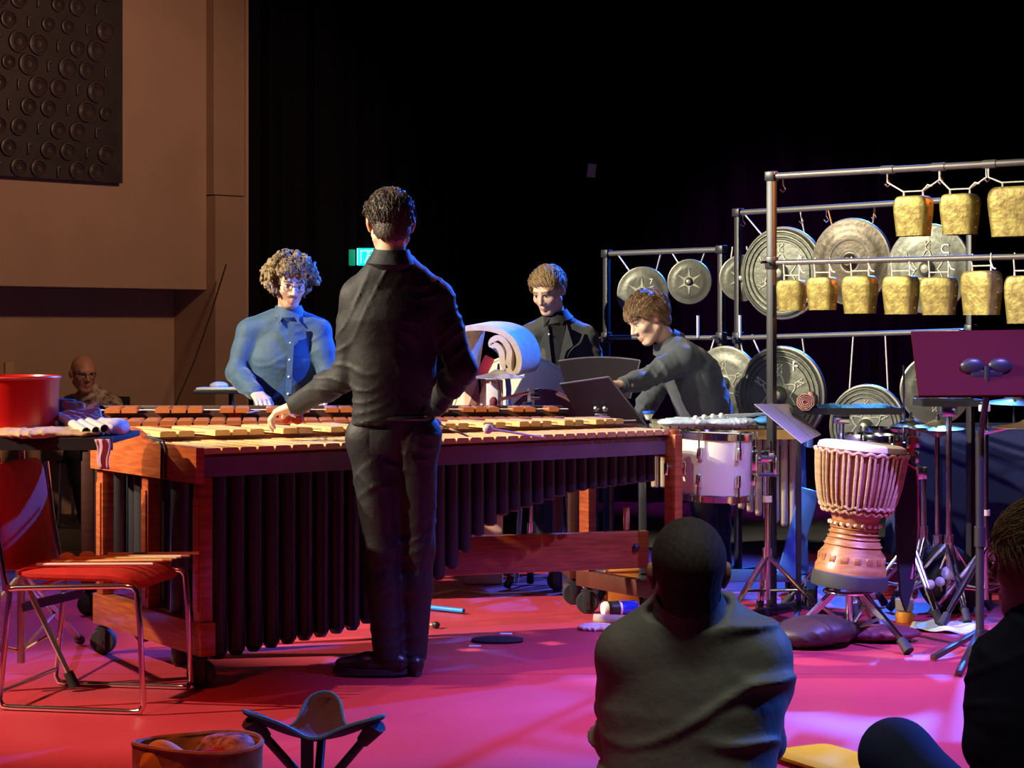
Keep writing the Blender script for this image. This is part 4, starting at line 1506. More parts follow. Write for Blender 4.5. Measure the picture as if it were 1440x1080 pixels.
for sx_ in (-1, 1):
    for sy_ in (-1, 1):
        MB().box((sx_ * 0.55, sy_ * 0.26, 0.37), (0.04, 0.04, 0.74)).build('leg', BLACKMETAL, tb, False)

# floor clutter on the right
blob('gig_bag', [ell((tx(1150, 8.05), 8.02, 0.07), (0.15, 0.13, 0.062), 0.03), ell((tx(1122, 8.05), 8.0, 0.05), (0.10, 0.10, 0.045), 0.04),
                 cap((tx(1180, 8.1), 8.05, 0.05), (tx(1200, 8.1), 8.1, 0.06), 0.045, 0.03, 0.03)], 0.008, mat('bag_leather', (0.05, 0.025, 0.03), 0.5, 0, 0.3, 10),
     'black leather bag lying flat under the djembe stand', 'bag', post=folds(0.004, 0.07, 3, (1, 0.4, 0.3)))
blob('gig_bag', [ell((tx(1240, 8.25), 8.16, 0.035), (0.14, 0.10, 0.030), 0.03), ell((tx(1215, 8.25), 8.2, 0.03), (0.08, 0.08, 0.026), 0.03)], 0.008,
     mat('bag_wine', (0.16, 0.03, 0.05), 0.6, 0, 0.3, 10), 'flat wine red pouch lying beside the black leather bag', 'bag', post=folds(0.003, 0.05, 5, (1, 0.2, 0.1)))
bagr = blob('mallet_bag', [ell((tx(1330, 9.0), 9.0, 0.16), (0.13, 0.10, 0.155), 0.03), ell((tx(1352, 9.0), 9.02, 0.12), (0.12, 0.10, 0.115), 0.04)], 0.010, BLACKCLOTH,
            'round black bag stuffed with mallets under the cymbal stand', 'bag', post=folds(0.004, 0.09, 6))
for i, (px, py, r, mm) in enumerate(((1333, 806, 0.030, WHITECLOTH), (1322, 818, 0.022, WOOLWHITE), (1308, 822, 0.022, WOOLWHITE), (1340, 800, 0.02, mat('pale_blue_wool', (0.45, 0.55, 0.8), 0.9)))):
    p = W(px, py, 8.84 - 0.015 * (i % 2))
    mallet(p, p + Vector((0.06 - 0.03 * i, 0.10, 0.10 - 0.16)), r, mm, ['fluffy white mallet head sticking out of the round black bag', 'white felt mallet at the side of the round black bag',
           'white felt mallet poking furthest out of the round black bag', 'pale blue mallet head on top of the round black bag'][i], group=None)
mallet(W(1331, 779, 8.9), W(1322, 800, 8.84), 0.008, WOOLWHITE, 'thin white tipped stick standing in the round black bag', name='drumstick')
# creased white sheet on the floor
pts = []
vs, fs = [], []
nx_, ny_ = 14, 6
g0, g1, g2 = G(1276, 889), G(1370, 893), G(1290, 874)
for j in range(ny_ + 1):
    for i in range(nx_ + 1):
        p = g0 + (g1 - g0) * (i / nx_) + (g2 - g0) * (j / ny_)
        z = 0.010 + 0.007 * math.sin(i * 0.9 + j * 0.7) + 0.006 * math.sin(i * 0.4 - j * 1.3)
        vs.append((p.x, p.y, max(0.002, z)))
for j in range(ny_):
    for i in range(nx_):
        a = j * (nx_ + 1) + i
        fs.append((a, a + 1, a + nx_ + 2, a + nx_ + 1))
o = MB().add(vs, fs).build('sheet', mat('sheet_print', (0.80, 0.78, 0.74), 0.8, 0, color2=(0.45, 0.60, 0.80), scale=9), None, origin=g0)
o.modifiers.new('thickness', 'SOLIDIFY').thickness = 0.002
tag(o, 'creased white printed sheet lying on the floor under the cymbal stand', 'sheet')
# candle jar
p = G(1272, 874)
cj = thing('candle_jar', 'small grey jar with an orange foot on the floor', 'jar', p)
MB().lathe([(0.03, 0.045), (0.040, 0.055), (0.042, 0.10), (0.036, 0.105), (0.036, 0.06)], 20, cap0=True).build('jar', mat('jar_grey', (0.35, 0.32, 0.26), 0.5), cj)
MB().lathe([(0.040, 0.0), (0.043, 0.03), (0.034, 0.045)], 20, cap0=True, cap1=True).build('foot', mat('jar_orange', (0.85, 0.35, 0.03), 0.5), cj)
# wooden crate with red things, far behind the djembe
p = G(1262, 838)
cr2 = thing('crate', 'low red wooden crate on the floor behind the red toms', 'crate', p)
MB().box((0, 0, 0.07), (0.20, 0.02, 0.13), bev=0.003).build('side', DARKREDWOOD, cr2)
MB().box((0, 0.22, 0.07), (0.20, 0.02, 0.13), bev=0.003).build('side', DARKREDWOOD, cr2)
MB().box((-0.09, 0.11, 0.07), (0.02, 0.20, 0.13), bev=0.003).build('end', DARKREDWOOD, cr2)
MB().box((0.09, 0.11, 0.07), (0.02, 0.20, 0.13), bev=0.003).build('end', DARKREDWOOD, cr2)
MB().box((0, 0.11, 0.01), (0.18, 0.20, 0.012)).build('bottom', DARKREDWOOD, cr2, False)
mallet(p + Vector((0.06, 0.08, 0.16)), p + Vector((-0.02, 0.14, 0.03)), 0.02, PINKCLOTH, 'pink headed mallet lying in the low red crate')

# ================================================================== VIBRAPHONE between the tom and the bending man
vb = thing('vibraphone', 'vibraphone with pale gold resonators behind the white tom', 'vibraphone', (0.70, 9.10, 0))
GOLDT = mat('resonator_gold', (0.62, 0.52, 0.36), 0.32, 0.6)
VBAR = mat('vibe_bar', (0.80, 0.74, 0.55), 0.28, 0.7)
VBLUELIT = mat('vibe_frame_blue_lit', (0.05, 0.16, 0.62), 0.35, coat=0.3)  # blue stage light put into the colour of the frame
vme = BAR.copy()
vme.materials.clear()
vme.materials.append(VBAR)
for i in range(17):
    x = -0.02 + i * 0.041
    child('bar', vme, None, vb, (x, 0.17, 0.846), (0, 0, 0), (0.034, 0.28 - 0.006 * i, 0.014))
    if i % 7 in (0, 1, 3, 4, 5) and i < 16:
        child('bar', vme, None, vb, (x + 0.02, 0.44, 0.856), (0, 0, 0), (0.034, 0.25 - 0.006 * i, 0.014))
    zb = 0.52 - 0.0016 * (i - 4) ** 2 if i > 4 else 0.54
    c = child('resonator', TUBE_ME.copy(), None, vb, (x, 0.17, max(0.30, 0.56 - 0.016 * max(0, i - 4))), (0, 0, 0), (0.0185, 0.0185, 0.80 - max(0.30, 0.56 - 0.016 * max(0, i - 4))))
    c.data.materials.clear()
    c.data.materials.append(GOLDT)
for y in (0.06, 0.29, 0.36, 0.54):
    MB().beam((-0.06, y, 0.825), (0.68, y, 0.825), 0.018, 0.025).build('rail', BLACKMETAL, vb, False)
MB().beam((-0.06, 0.01, 0.815), (0.68, 0.01, 0.815), 0.014, 0.045).build('front_rail', mat('vibe_gold_rail', (0.75, 0.52, 0.18), 0.3, 0.6), vb, False)
for x in (-0.075, 0.69):
    MB().box((x, 0.30, 0.80), (0.025, 0.66, 0.09), bev=0.004).build('end_panel', VBLUELIT if x > 0 else BLACKMETAL, vb)
    MB().beam((x, 0.30, 0.76), (x, 0.18, 0.14), 0.035, 0.09, up=(0, 1, 0), bev=0.004).build('leg', VBLUELIT if x > 0 else BLACKMETAL, vb)
    MB().box((x, 0.28, 0.115), (0.05, 0.62, 0.05), bev=0.01).build('foot', VBLUELIT if x > 0 else BLACKMETAL, vb)
    caster(vb, x, 0.0, 0.2)
    caster(vb, x, 0.56, 0.2)
MB().beam((-0.075, 0.25, 0.125), (0.69, 0.25, 0.125), 0.04, 0.06, bev=0.01).build('cross_bar', VBLUELIT, vb)
MB().beam((0.69, -0.01, 0.56), (0.58, -0.01, 0.15), 0.03, 0.09, bev=0.004).build('brace', VBLUELIT, vb)
# towels and sticks lying on the vibraphone
prims = []
for i in range(10):
    prims.append(ell((0.70 + 0.04 + i * 0.04, 9.17 + 0.02 * (i % 3), 0.868 + 0.004 * (i % 2)), (0.05, 0.09, 0.012), 0.02))
blob('towel', prims, 0.006, mat('towel_pale_blue', (0.55, 0.66, 0.85), 0.85, 0, 0.2, 20, 0.3, 60), 'rumpled pale blue towel lying over the vibraphone bars', 'towel', post=folds(0.003, 0.035, 9, (1, 0.5, 0.1)))
prims = [ell((1.17 + 0.03 * i, 9.20, 0.874), (0.035, 0.05, 0.014 + 0.01 * (i % 2)), 0.02) for i in range(4)]
blob('cloth', prims, 0.006, BLUECLOTH, 'small bunched blue cloth at the end of the vibraphone', 'cloth', post=folds(0.003, 0.03, 11, (1, 0.4, 0.1)))
for i in range(4):
    mallet((0.86 + 0.04 * i, 9.12, 0.892 + 0.004 * i), (1.16 + 0.03 * i, 9.30, 0.894 + 0.004 * i), 0.012, PAPER, ['pale stick on the vibraphone towel, at the end towards the marimba', 'second pale stick from the marimba on the vibraphone towel', 'third pale stick from the marimba on the vibraphone towel', 'pale stick on the vibraphone towel, next to the bunched blue cloth'][i], 'mallet', 'sticks on the vibraphone towel', shaft=PAPER)
# ================================================================== LEFT FOREGROUND
# red chair with a chrome sled base
chc = Vector((-1.456, 6.86, 0))
ch = thing('stacking_chair', 'red upholstered stacking chair with chrome sled frame, sticks on its seat', 'chair', chc, math.radians(-10.4))
fr = 0.010
for sy in (-0.235, 0.235):
    pts = [(-0.30, sy, 0.82), (-0.275, sy, 0.62), (-0.245, sy, 0.46), (-0.225, sy, 0.40), (-0.245, sy, 0.20), (-0.262, sy, 0.035), (-0.25, sy, 0.014), (-0.22, sy, 0.011),
           (0.20, sy, 0.011), (0.245, sy, 0.013), (0.258, sy, 0.035), (0.245, sy, 0.30), (0.235, sy, 0.415), (0.222, sy, 0.432), (0.19, sy, 0.436), (-0.20, sy, 0.420), (-0.228, sy, 0.415)]
    MB().path(pts, fr, 10).build('sled_frame', CHROME, ch)
for (x, z) in ((-0.262, 0.06), (0.16, 0.425), (-0.15, 0.418)):
    MB().tube((x, -0.235, z), (x, 0.235, z), 0.008).build('cross_bar', CHROME, ch)


def pad_mesh(hx, hy, th, bend, n=14):
    mb = MB()
    vs, fs = [], []
    for side in (1, -1):
        for j in range(n + 1):
            for i in range(n + 1):
                u, v = 2 * i / n - 1, 2 * j / n - 1
                rr_ = 1 - 0.10 * (abs(u) * abs(v)) ** 4
                e = max(0.0, (1 - abs(u) ** 6)) ** 0.5 * max(0.0, (1 - abs(v) ** 6)) ** 0.5
                x, y = u * hx * rr_, v * hy * rr_
                vs.append((x, y, bend(u, v) + side * th * (0.25 + 0.75 * e) / 2))
    m = (n + 1) ** 2
    for j in range(n):
        for i in range(n):
            a = j * (n + 1) + i
            fs.append((a, a + 1, a + n + 2, a + n + 1))
            fs.append((m + a + 1, m + a, m + a + n + 1, m + a + n + 2))
    for i in range(n):
        for (a, b) in ((i, i + 1), (n * (n + 1) + i + 1, n * (n + 1) + i)):
            fs.append((b, a, m + a, m + b))
        for (a, b) in (((i + 1) * (n + 1), i * (n + 1)), (i * (n + 1) + n, (i + 1) * (n + 1) + n)):
            fs.append((b, a, m + a, m + b))
    return mb.add(vs, fs)


seat = pad_mesh(0.235, 0.225, 0.045, lambda u, v: -0.035 * max(0, u - 0.5) ** 2 * 4 + 0.004 * (u < -0.8))
seat.v = [(x, y, z + 0.462) for x, y, z in seat.v]
seat.build('seat', REDFAB, ch)
back = pad_mesh(0.19, 0.225, 0.040, lambda u, v: 0.02 * v * v)
Mb = Matrix.Translation((-0.270, 0, 0.655)) @ Matrix.Rotation(math.radians(-97.5), 4, 'Y')
back.v = [tuple(Mb @ Vector(p)) for p in back.v]
back.build('backrest', REDFAB, ch)
for sy in (-0.235, 0.235):
    MB().tube((-0.232, sy * 1.0, 0.42), (-0.232, sy * 1.07, 0.42), 0.012, n=10).build('bolt_cap', CHROME, ch)

# sticks and mallets lying across the seat
Mc = Matrix.Translation(chc) @ Matrix.Rotation(math.radians(-10.4), 4, 'Z')
zs = 0.487
labels = ['tan wool mallet on the red chair seat, its head near the backrest', 'second tan wool mallet lying on the red chair seat']
lay = [((-0.10, -0.04, zs + 0.016), (0.27, 0.05, zs + 0.012), 0.020, WOOLTAN), ((-0.045, 0.01, zs + 0.016), (0.29, 0.13, zs + 0.012), 0.020, WOOLTAN)]
for (a, b, r, mm), lb in zip(lay, labels):
    mallet(Mc @ Vector(a), Mc @ Vector(b), r, mm, lb, headlen=1.5)
for i in range(6):
    a = Vector((-0.15 + 0.03 * i, -0.17 + 0.055 * i, zs + 0.006 + 0.004 * (i % 3)))
    b = Vector((0.24 + 0.012 * i, -0.10 + 0.06 * i, zs + 0.008 + 0.006 * (i % 2)))
    mm = [PAPER, SHAFT, mat('stick_orange', (0.62, 0.22, 0.05), 0.5), PAPER, BLACKMETAL, SHAFT][i]
    mallet(Mc @ a, Mc @ b, 0.007, mm, ['white drumstick along the front of the red chair seat', 'tan drumstick beside the white one on the red chair seat', 'orange drumstick on the red chair seat', 'white drumstick beside the orange one on the red chair seat', 'black drumstick on the red chair seat', 'tan drumstick beside the black one on the red chair seat'][i], 'drumstick', 'sticks across the red chair seat', shaft=mm, rs=0.006, name='drumstick')

# trap table at the left edge: black board on a tripod stand, towels and a red tub on it
tc0 = Vector((tx(20, 7.02), 7.02, 0))
tt = thing('trap_table', 'black trap table holding towels and a red tub beside the marimba', 'table', tc0)
x1 = tx(177, 7.0) - tc0.x
MB().box(((x1 - 0.42) / 2, 0, 0.918), (x1 + 0.42, 0.50, 0.022), bev=0.005).build('table_board', BLACKCLOTH, tt)
MB().beam((-0.42, -0.25, 0.905), (x1, -0.25, 0.905), 0.012, 0.04).build('board_edge', BLACKMETAL, tt, False)
tripod(tt, (0.02, 0.02, 0), 0.90, 0.42, [G(104, 972) - tc0, G(150, 905) - tc0 + Vector((-0.1, -0.05, 0)), Vector((-0.30, -0.10, 0))], m=STEEL)
MB().tube((-0.045, -0.05, 0.15), (-0.045, -0.05, 0.90), 0.011, n=10).build('side_rod', CHROME, tt)
MB().tube((-0.045, -0.05, 0.872), (-0.045, -0.05, 0.892), 0.013, n=10).build('tape_band', mat('tape_yellow', (0.8, 0.7, 0.05), 0.6), tt)
MB().beam((0.02, 0.02, 0.30), (0.22, 0.12, 0.34), 0.03, 0.03).build('brace', mat('brace_blue_lit', (0.03, 0.05, 0.30), 0.4), tt, False)  # blue light on the black stand put into the brace colour
ZB_ = 0.930
# red tub
p = W(12, 600, 7.03)
rtb = thing('tub', 'round bright red tub standing on the towels of the trap table', 'tub', (p.x, 7.03, ZB_ + 0.020))
REDPL = mat('red_plastic', (0.72, 0.012, 0.012), 0.3, coat=0.3)
MB().lathe([(0.165, 0.0), (0.176, 0.004), (0.180, 0.175), (0.184, 0.178), (0.184, 0.186), (0.178, 0.188), (0.174, 0.18), (0.168, 0.02), (0.0, 0.02)], 48, cap0=True).build('wall', REDPL, rtb)
MB().path([(0.183 * math.cos(2 * math.pi * k / 48), 0.183 * math.sin(2 * math.pi * k / 48), 0.183) for k in range(48)], 0.004, 6, closed=True).build('rim', mat('red_rim', (0.75, 0.10, 0.08), 0.35), rtb)
# beige towel spread under everything
prims = []
for i in range(13):
    prims.append(ell((tc0.x - 0.36 + i * 0.056, 6.86 + 0.03 * math.sin(i * 1.3), ZB_ + 0.008), (0.05, 0.08, 0.008 + 0.005 * (math.sin(i * 2.1) + 1)), 0.02))
    prims.append(ell((tc0.x - 0.36 + i * 0.056, 7.06, ZB_ + 0.008), (0.06, 0.13, 0.008), 0.02))
blob('towel', prims, 0.006, BEIGECLOTH, 'beige towel spread over the black trap table', 'towel', post=folds(0.004, 0.06, 21, (0.7, 0.6, 0.5)))
# white towel bundle
prims = [cap(W(96, 585, 7.05), W(160, 600, 6.95), 0.022, 0.020, 0.02), cap(W(110, 588, 7.1), W(170, 600, 7.0), 0.024, 0.020, 0.02),
         cap(W(105, 592, 6.98), W(150, 604, 6.92), 0.018, 0.018, 0.02), cap(W(112, 583, 7.1), W(137, 579, 7.05), 0.016, 0.014, 0.02), ell(W(165, 601, 6.98), (0.035, 0.08, 0.026), 0.03)]
blob('towel', prims, 0.006, WHITECLOTH, 'white towel bundled at the end of the trap table', 'towel', post=folds(0.003, 0.045, 22, (0.3, 0.9, 0.5)))
# three pale tubes with dark open ends
WT = mat('pale_tube', (0.72, 0.82, 0.82), 0.35)
for i, (a, b) in enumerate((((84, 585), (121, 607)), ((92, 583), (135, 606)), ((102, 583), (147, 603)))):
    A, B = W(a[0], a[1], 7.06 + 0.02 * i), W(b[0], b[1], 6.80)
    t = thing('boomwhacker', ['pale plastic tube with a dark open end, next to the beige towel', 'pale plastic tube with a dark open end, between two others', 'pale plastic tube with a dark open end, against the white towel'][i], 'tube', B, 0, 'pale tubes on the white towel')
    d = (A - B)
    R = d.to_track_quat('Z', 'Y').to_matrix().to_4x4()
    MB().lathe([(0.0135, 0), (0.0155, 0), (0.0155, d.length), (0.0135, d.length), (0.0135, 0)], 20, R).build('tube', WT, t)
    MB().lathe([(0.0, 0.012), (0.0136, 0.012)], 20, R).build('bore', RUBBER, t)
# little coloured socks
for i, (px, py, mm, lb) in enumerate(((89, 568, mat('sock_green', (0.16, 0.26, 0.22), 0.9), 'rolled grey green cloth behind the red tub'),
                                      (100, 571, mat('sock_orange', (0.75, 0.28, 0.16), 0.9), 'rolled orange cloth behind the white towel'),
                                      (92, 580, mat('sock_yellow', (0.75, 0.45, 0.12), 0.9), 'rolled yellow cloth between the red tub and the white towel'))):
    p = W(px, py, 7.17)
    blob('cloth_roll', [cap(p + Vector((-0.025, 0, 0.0)), p + Vector((0.03, 0.02, -0.004)), 0.022, 0.020, 0.02), cap(p + Vector((-0.02, 0, -0.02)), p + Vector((0.02, 0, -0.02)), 0.016, 0.016, 0.02),
                        cap(p + Vector((0, 0, -0.02)), Vector((p.x, p.y, ZB_ + 0.02)), 0.02, 0.03, 0.02)], 0.005, mm, lb, 'cloth', post=folds(0.002, 0.02, 30 + i))
# pale purple towel hanging below the end of the table
vs, fs = [], []
p0 = W(155, 612, 7.0)
for j in range(9):
    for i in range(7):
        x = p0.x + i * 0.008 + 0.004 * math.sin(j * 0.8)
        z = p0.z - j * 0.013
        w_ = 1.0 - 0.4 * (j / 8) * (i < 3)
        vs.append((x + (0.012 * j / 8 if i < 3 else 0), p0.y - 0.258 + 0.006 * math.sin(i * 1.6 + j * 0.2), z))
for j in range(8):
    for i in range(6):
        a = j * 7 + i
        fs.append((a, a + 7, a + 8, a + 1))
o = MB().add(vs, fs).build('towel', mat('towel_mauve', (0.62, 0.38, 0.52), 0.9), None, origin=(p0.x, p0.y - 0.258, p0.z - 0.1))
o.modifiers.new('thickness', 'SOLIDIFY').thickness = 0.006
tag(o, 'mauve towel corner hanging from the edge of the trap table', 'towel')

# keyboard slab behind the blue shirted man
kb = thing('keyboard_stand', 'flat black keyboard on a stand behind the man in the blue shirt', 'keyboard', (tx(312, 10.35), 10.35, 0))
kz = W(300, 550, 10.35).z
MB().box((0.02, 0, kz), (0.30, 0.26, 0.022), bev=0.005).build('keyboard_body', BLACKMETAL, kb)
MB().box((0.02, -0.02, kz + 0.015), (0.28, 0.18, 0.012), bev=0.002).build('keys', mat('keys_white', (0.7, 0.68, 0.62), 0.4), kb)
MB().ball((-0.02, 0.03, kz + 0.03), (0.05, 0.04, 0.02), 12).build('cushion', WOOLWHITE, kb)
tripod(kb, (0.05, 0, 0), kz, 0.3, tri_feet(0.25, 0.2), m=BLACKMETAL)

# ================================================================== CENTRE BACKGROUND
# big cream drum leaning, with a dark plum drum in front
def flat_drum(label, c, r, h, normal, headm, shellm, rest, cat='drum'):
    c = Vector(c)
    t = thing('bass_drum', label, cat, (c.x, c.y, 0))
    M = Matrix.Translation((0, 0, c.z)) @ face_frame(normal)
    MB().lathe([(r, -h), (r, 0)], 56, M).build('shell', shellm, t)
    MB().lathe([(0, 0.004), (r * 0.99, 0.002)], 56, M).build('drum_head', headm, t)
    MB().lathe([(0, -h - 0.002), (r * 0.99, -h)], 56, M).build('drum_head', headm, t)
    for z in (-0.012, -h + 0.012):
        MB().lathe([(r, z - 0.012), (r * 1.035, z - 0.012), (r * 1.035, z + 0.014), (r, z + 0.014)], 56, M).build('hoop', shellm, t)
    st = MB()
    for sx in (-1, 1):
        st.tube((sx * r * 0.75, 0.05, 0.012), (sx * r * 0.55, 0.12, c.z - r * 0.55), 0.014, n=10)
        st.tube((sx * r * 0.75, 0.15, 0.012), (sx * r * 0.55, 0.13, c.z - r * 0.55), 0.014, n=10)
    st.tube((-r * 0.72, 0.08, 0.10), (r * 0.72, 0.08, 0.10), 0.012, n=10)
    st.build('stand', CHROME, t)
    return t


PLUM = mat('plum_head', (0.13, 0.05, 0.08), 0.45)
cd = W(728, 592, 10.24)
flat_drum('large cream skinned bass drum on a chrome stand in front of the blond man', cd, 0.35, 0.12, (-0.12, -0.95, 0.28), SKINHEAD, CREAM, 0)
cd = W(766, 602, 9.95)
flat_drum('dark plum drum standing in front of the cream bass drum', cd, 0.195, 0.08, (-0.1, -0.97, 0.2), PLUM, PLUM, 0)

# rolled beige blanket resting on an instrument case
D0, D1 = 9.80, 9.96
px_pts = [(640, 545), (645, 505), (650, 474), (654, 463), (672, 461), (692, 463), (710, 470), (722, 482), (729, 499), (729, 515), (723, 525), (716, 521), (715, 508), (716, 494), (710, 481), (701, 475), (693, 478),
          (691, 485), (699, 486), (705, 495), (707, 510), (711, 518)]
def smooth_pts(pts, n=4):
    out = []
    P = [Vector(p) for p in pts]
    for i in range(len(P) - 1):
        p0_, p1_, p2_, p3_ = P[max(0, i - 1)], P[i], P[i + 1], P[min(len(P) - 1, i + 2)]
        for k in range(n):
            t = k / n
            out.append(0.5 * ((2 * p1_) + (p2_ - p0_) * t + (2 * p0_ - 5 * p1_ + 4 * p2_ - p3_) * t * t + (3 * p1_ - p0_ - 3 * p2_ + p3_) * t ** 3))
    out.append(P[-1])
    return out
ctr = smooth_pts([W(x, y, 10.0) for x, y in px_pts])
vs, fs = [], []
m_ = len(ctr)
for i, p in enumerate(ctr):
    t = (ctr[min(i + 1, m_ - 1)] - ctr[max(0, i - 1)]).normalized()
    nn = Vector((-t.z, 0, t.x)) * 0.014
    for D in (-0.12, 0.16):
        vs += [p + nn + Vector((0.10 * (D > 0), D, 0.02 * (D > 0))), p - nn + Vector((0.10 * (D > 0), D, 0.02 * (D > 0)))]
for i in range(m_ - 1):
    a, b = 4 * i, 4 * i + 4
    fs += [(a, a + 1, b + 1, b), (a + 2, b + 2, b + 3, a + 3), (a, b, b + 2, a + 2), (a + 1, a + 3, b + 3, b + 1)]
fs += [(0, 2, 3, 1), (4 * m_ - 4, 4 * m_ - 3, 4 * m_ - 1, 4 * m_ - 2)]
og = W(690, 500, 10.0)
o = MB().add(vs, fs).build('blanket', mat('blanket_beige', (0.72, 0.56, 0.40), 0.9, 0, 0.15, 20, 0.2, 90), None, origin=og)
tag(o, 'thick beige blanket rolled over the top of the pale instrument case', 'blanket')
cs_ = thing('instrument_case', 'pale peach and white instrument case standing under the rolled blanket', 'case', (tx(680, 10.03), 10.03, 0))
PEACH = mat('case_peach', (0.72, 0.46, 0.32), 0.6)
zc = W(0, 533, 10.03).z
MB().box((0, 0.0, (zc) / 2), (0.20, 0.14, zc - 0.004), bev=0.01).build('case_body', PEACH, cs_)
MB().box((0.045, -0.074, zc * 0.80), (0.06, 0.012, zc * 0.36), bev=0.003).build('white_panel', mat('case_white', (0.75, 0.74, 0.80), 0.5), cs_)
MB().beam((-0.09, -0.075, zc - 0.22), (0.0, -0.075, zc + 0.02), 0.012, 0.035).build('strap', mat('case_trim', (0.30, 0.14, 0.14), 0.6), cs_, False)
MB().beam((0.0, -0.075, zc - 0.26), (-0.02, -0.075, zc + 0.0), 0.012, 0.012).build('strap', PAPER, cs_, False)
MB().box((0, 0, 0), (0.055, 0.05, 0.13), Matrix.Translation((0.005, -0.04, zc + 0.055)) @ Matrix.Rotation(0.45, 4, 'Y'), 0.006).build('pink_flag', mat('flag_pink', (0.80, 0.06, 0.16), 0.6), cs_)
MB().box((0, 0, 0), (0.04, 0.05, 0.05), Matrix.Translation((-0.052, -0.04, zc + 0.012)) @ Matrix.Rotation(0.45, 4, 'Y'), 0.006).build('red_flag', mat('flag_red', (0.75, 0.03, 0.03), 0.6), cs_)
MB().path([(0.125, -0.06, zc - 0.24), (0.130, -0.06, zc - 0.05), (0.118, -0.06, zc + 0.06), (0.085, -0.06, zc + 0.14), (0.05, -0.05, zc + 0.17)], 0.014, 8).build('handle_strut', mat('strut_blue', (0.08, 0.12, 0.40), 0.35), cs_)

# cymbal and its clamp on a stand in front of the case
sx = tx(747, 9.86)
s5 = thing('cymbal_stand', 'chrome stand with one pale cymbal held sideways in front of the case', 'cymbal stand', (sx, 9.83, 0))
tripod(s5, (0, 0, 0), W(0, 552, 9.83).z, 0.3, tri_feet(0.14, -0.5), pole=0.011)
z5 = W(0, 552, 9.83).z
arm = MB()
arm.tube((-0.16, 0, z5 - 0.035), (0.05, 0, z5 + 0.015), 0.009, n=8)
arm.build('boom_arm', CHROME, s5)
cm = MB()
cm.tube((0, 0, z5 - 0.08), (0, 0, z5 + 0.02), 0.018, n=12)
cm.box((0.02, -0.02, z5 - 0.02), (0.05, 0.03, 0.03), bev=0.005)
cm.box((-0.02, -0.02, z5 - 0.06), (0.05, 0.03, 0.025), bev=0.005)
cm.build('clamp', CHROME, s5)
MB().tube((-0.155, 0, z5 - 0.035), (-0.175, 0, W(0, 527, 9.83).z - z5 + z5 + 0.0), 0.006, n=8).build('rod', CHROME, s5)
cymbal(s5, (-0.165, 0, W(0, 528, 9.83).z), 0.137, (0.03, 0.0), mat('cymbal_pale', (0.75, 0.70, 0.58), 0.3, 0.8))
MB().ball((-0.19, -0.01, z5 - 0.05), (0.022, 0.02, 0.03), 10).build('felt', mat('felt_wine', (0.18, 0.02, 0.04), 0.8), s5)


# music stands whose desks face the two players at the back
def desk_stand(label, corners, D_top, D_bot, base_px, lipm=None, curved=False):
    c = Vector((tx(base_px, (D_top + D_bot) / 2 + 0.06), (D_top + D_bot) / 2 + 0.06, 0))
    t = thing('music_stand', label, 'music stand', c)
    P = [W(corners[0][0], corners[0][1], D_top) - c, W(corners[1][0], corners[1][1], D_top) - c, W(corners[2][0], corners[2][1], D_bot) - c, W(corners[3][0], corners[3][1], D_bot) - c]
    n = 10
    nn = (P[1] - P[0]).cross(P[3] - P[0]).normalized()
    vs, fs = [], []
    for side in (0.004, -0.004):
        for j in range(5):
            for i in range(n + 1):
                u, v = i / n, j / 4
                a = P[0].lerp(P[1], u)
                b = P[3].lerp(P[2], u)
                p = a.lerp(b, v)
                if curved:
                    p = p + Vector((0, 0, 0.018 * (1 - (2 * u - 1) ** 2) * (1 - v)))
                vs.append(p + nn * side)
    m = 5 * (n + 1)
    for j in range(4):
        for i in range(n):
            a = j * (n + 1) + i
            fs += [(a, a + n + 1, a + n + 2, a + 1), (m + a, m + a + 1, m + a + n + 2, m + a + n + 1)]
    for i in range(n):
        fs += [(i, i + 1, m + i + 1, m + i)]
        a = 4 * (n + 1) + i
        fs += [(a + 1, a, m + a, m + a + 1)]
    for j in range(4):
        a = j * (n + 1)
        fs += [(a + n + 1, a, m + a, m + a + n + 1)]
        a = a + n
        fs += [(a, a + n + 1, m + a + n + 1, m + a)]
    MB().add(vs, fs).build('desk', mat('desk_black', (0.04, 0.035, 0.042), 0.38), t)
    MB().beam(P[3] + Vector((0, 0.045, 0)), P[2] + Vector((0, 0.045, 0)), 0.07, 0.008).build('lip', mat('desk_black', (0, 0, 0)), t, False)
    ed = MB()
    ed.path([P[0].lerp(P[1], k / 8) + Vector((0, 0, 0.018 * (1 - (2 * k / 8 - 1) ** 2) if curved else 0)) for k in range(9)], 0.005, 6)
    ed.path([P[1], P[2]], 0.005, 6)
    ed.build('desk_edge', mat('desk_edge', (0.35, 0.35, 0.42), 0.3, 0.6), t)
    mid = (P[0] + P[1] + P[2] + P[3]) / 4
    bk = MB()
    q = mid + Vector((0, -0.02, -0.02))
    bk.ball(q + Vector((-0.022, 0, 0)), (0.016, 0.012, 0.016), 10)
    bk.ball(q + Vector((0.022, 0, 0)), (0.016, 0.012, 0.016), 10)
    bk.tube(q + Vector((0.0, 0.0, -0.03)), q + Vector((0.004, 0.0, -0.16)), 0.010, n=8)
    bk.box(q + Vector((0, 0, -0.03)), (0.06, 0.012, 0.012), None, 0.003)
    bk.build('desk_bracket', STEEL, t)
    MB().path([q + Vector((0.004, 0.0, -0.15)), q + Vector((0.004, 0.01, -0.25)), Vector((0, 0, q.z - 0.35)), Vector((0, 0, 0.09))], 0.012, 10).build('pole', BLACKMETAL, t)
    for f in tri_feet(0.24, 0.2):
        MB().beam((0, 0, 0.10), (f[0], f[1], 0.012), 0.03, 0.018, bev=0.003).build('foot', BLACKMETAL, t)
    return t


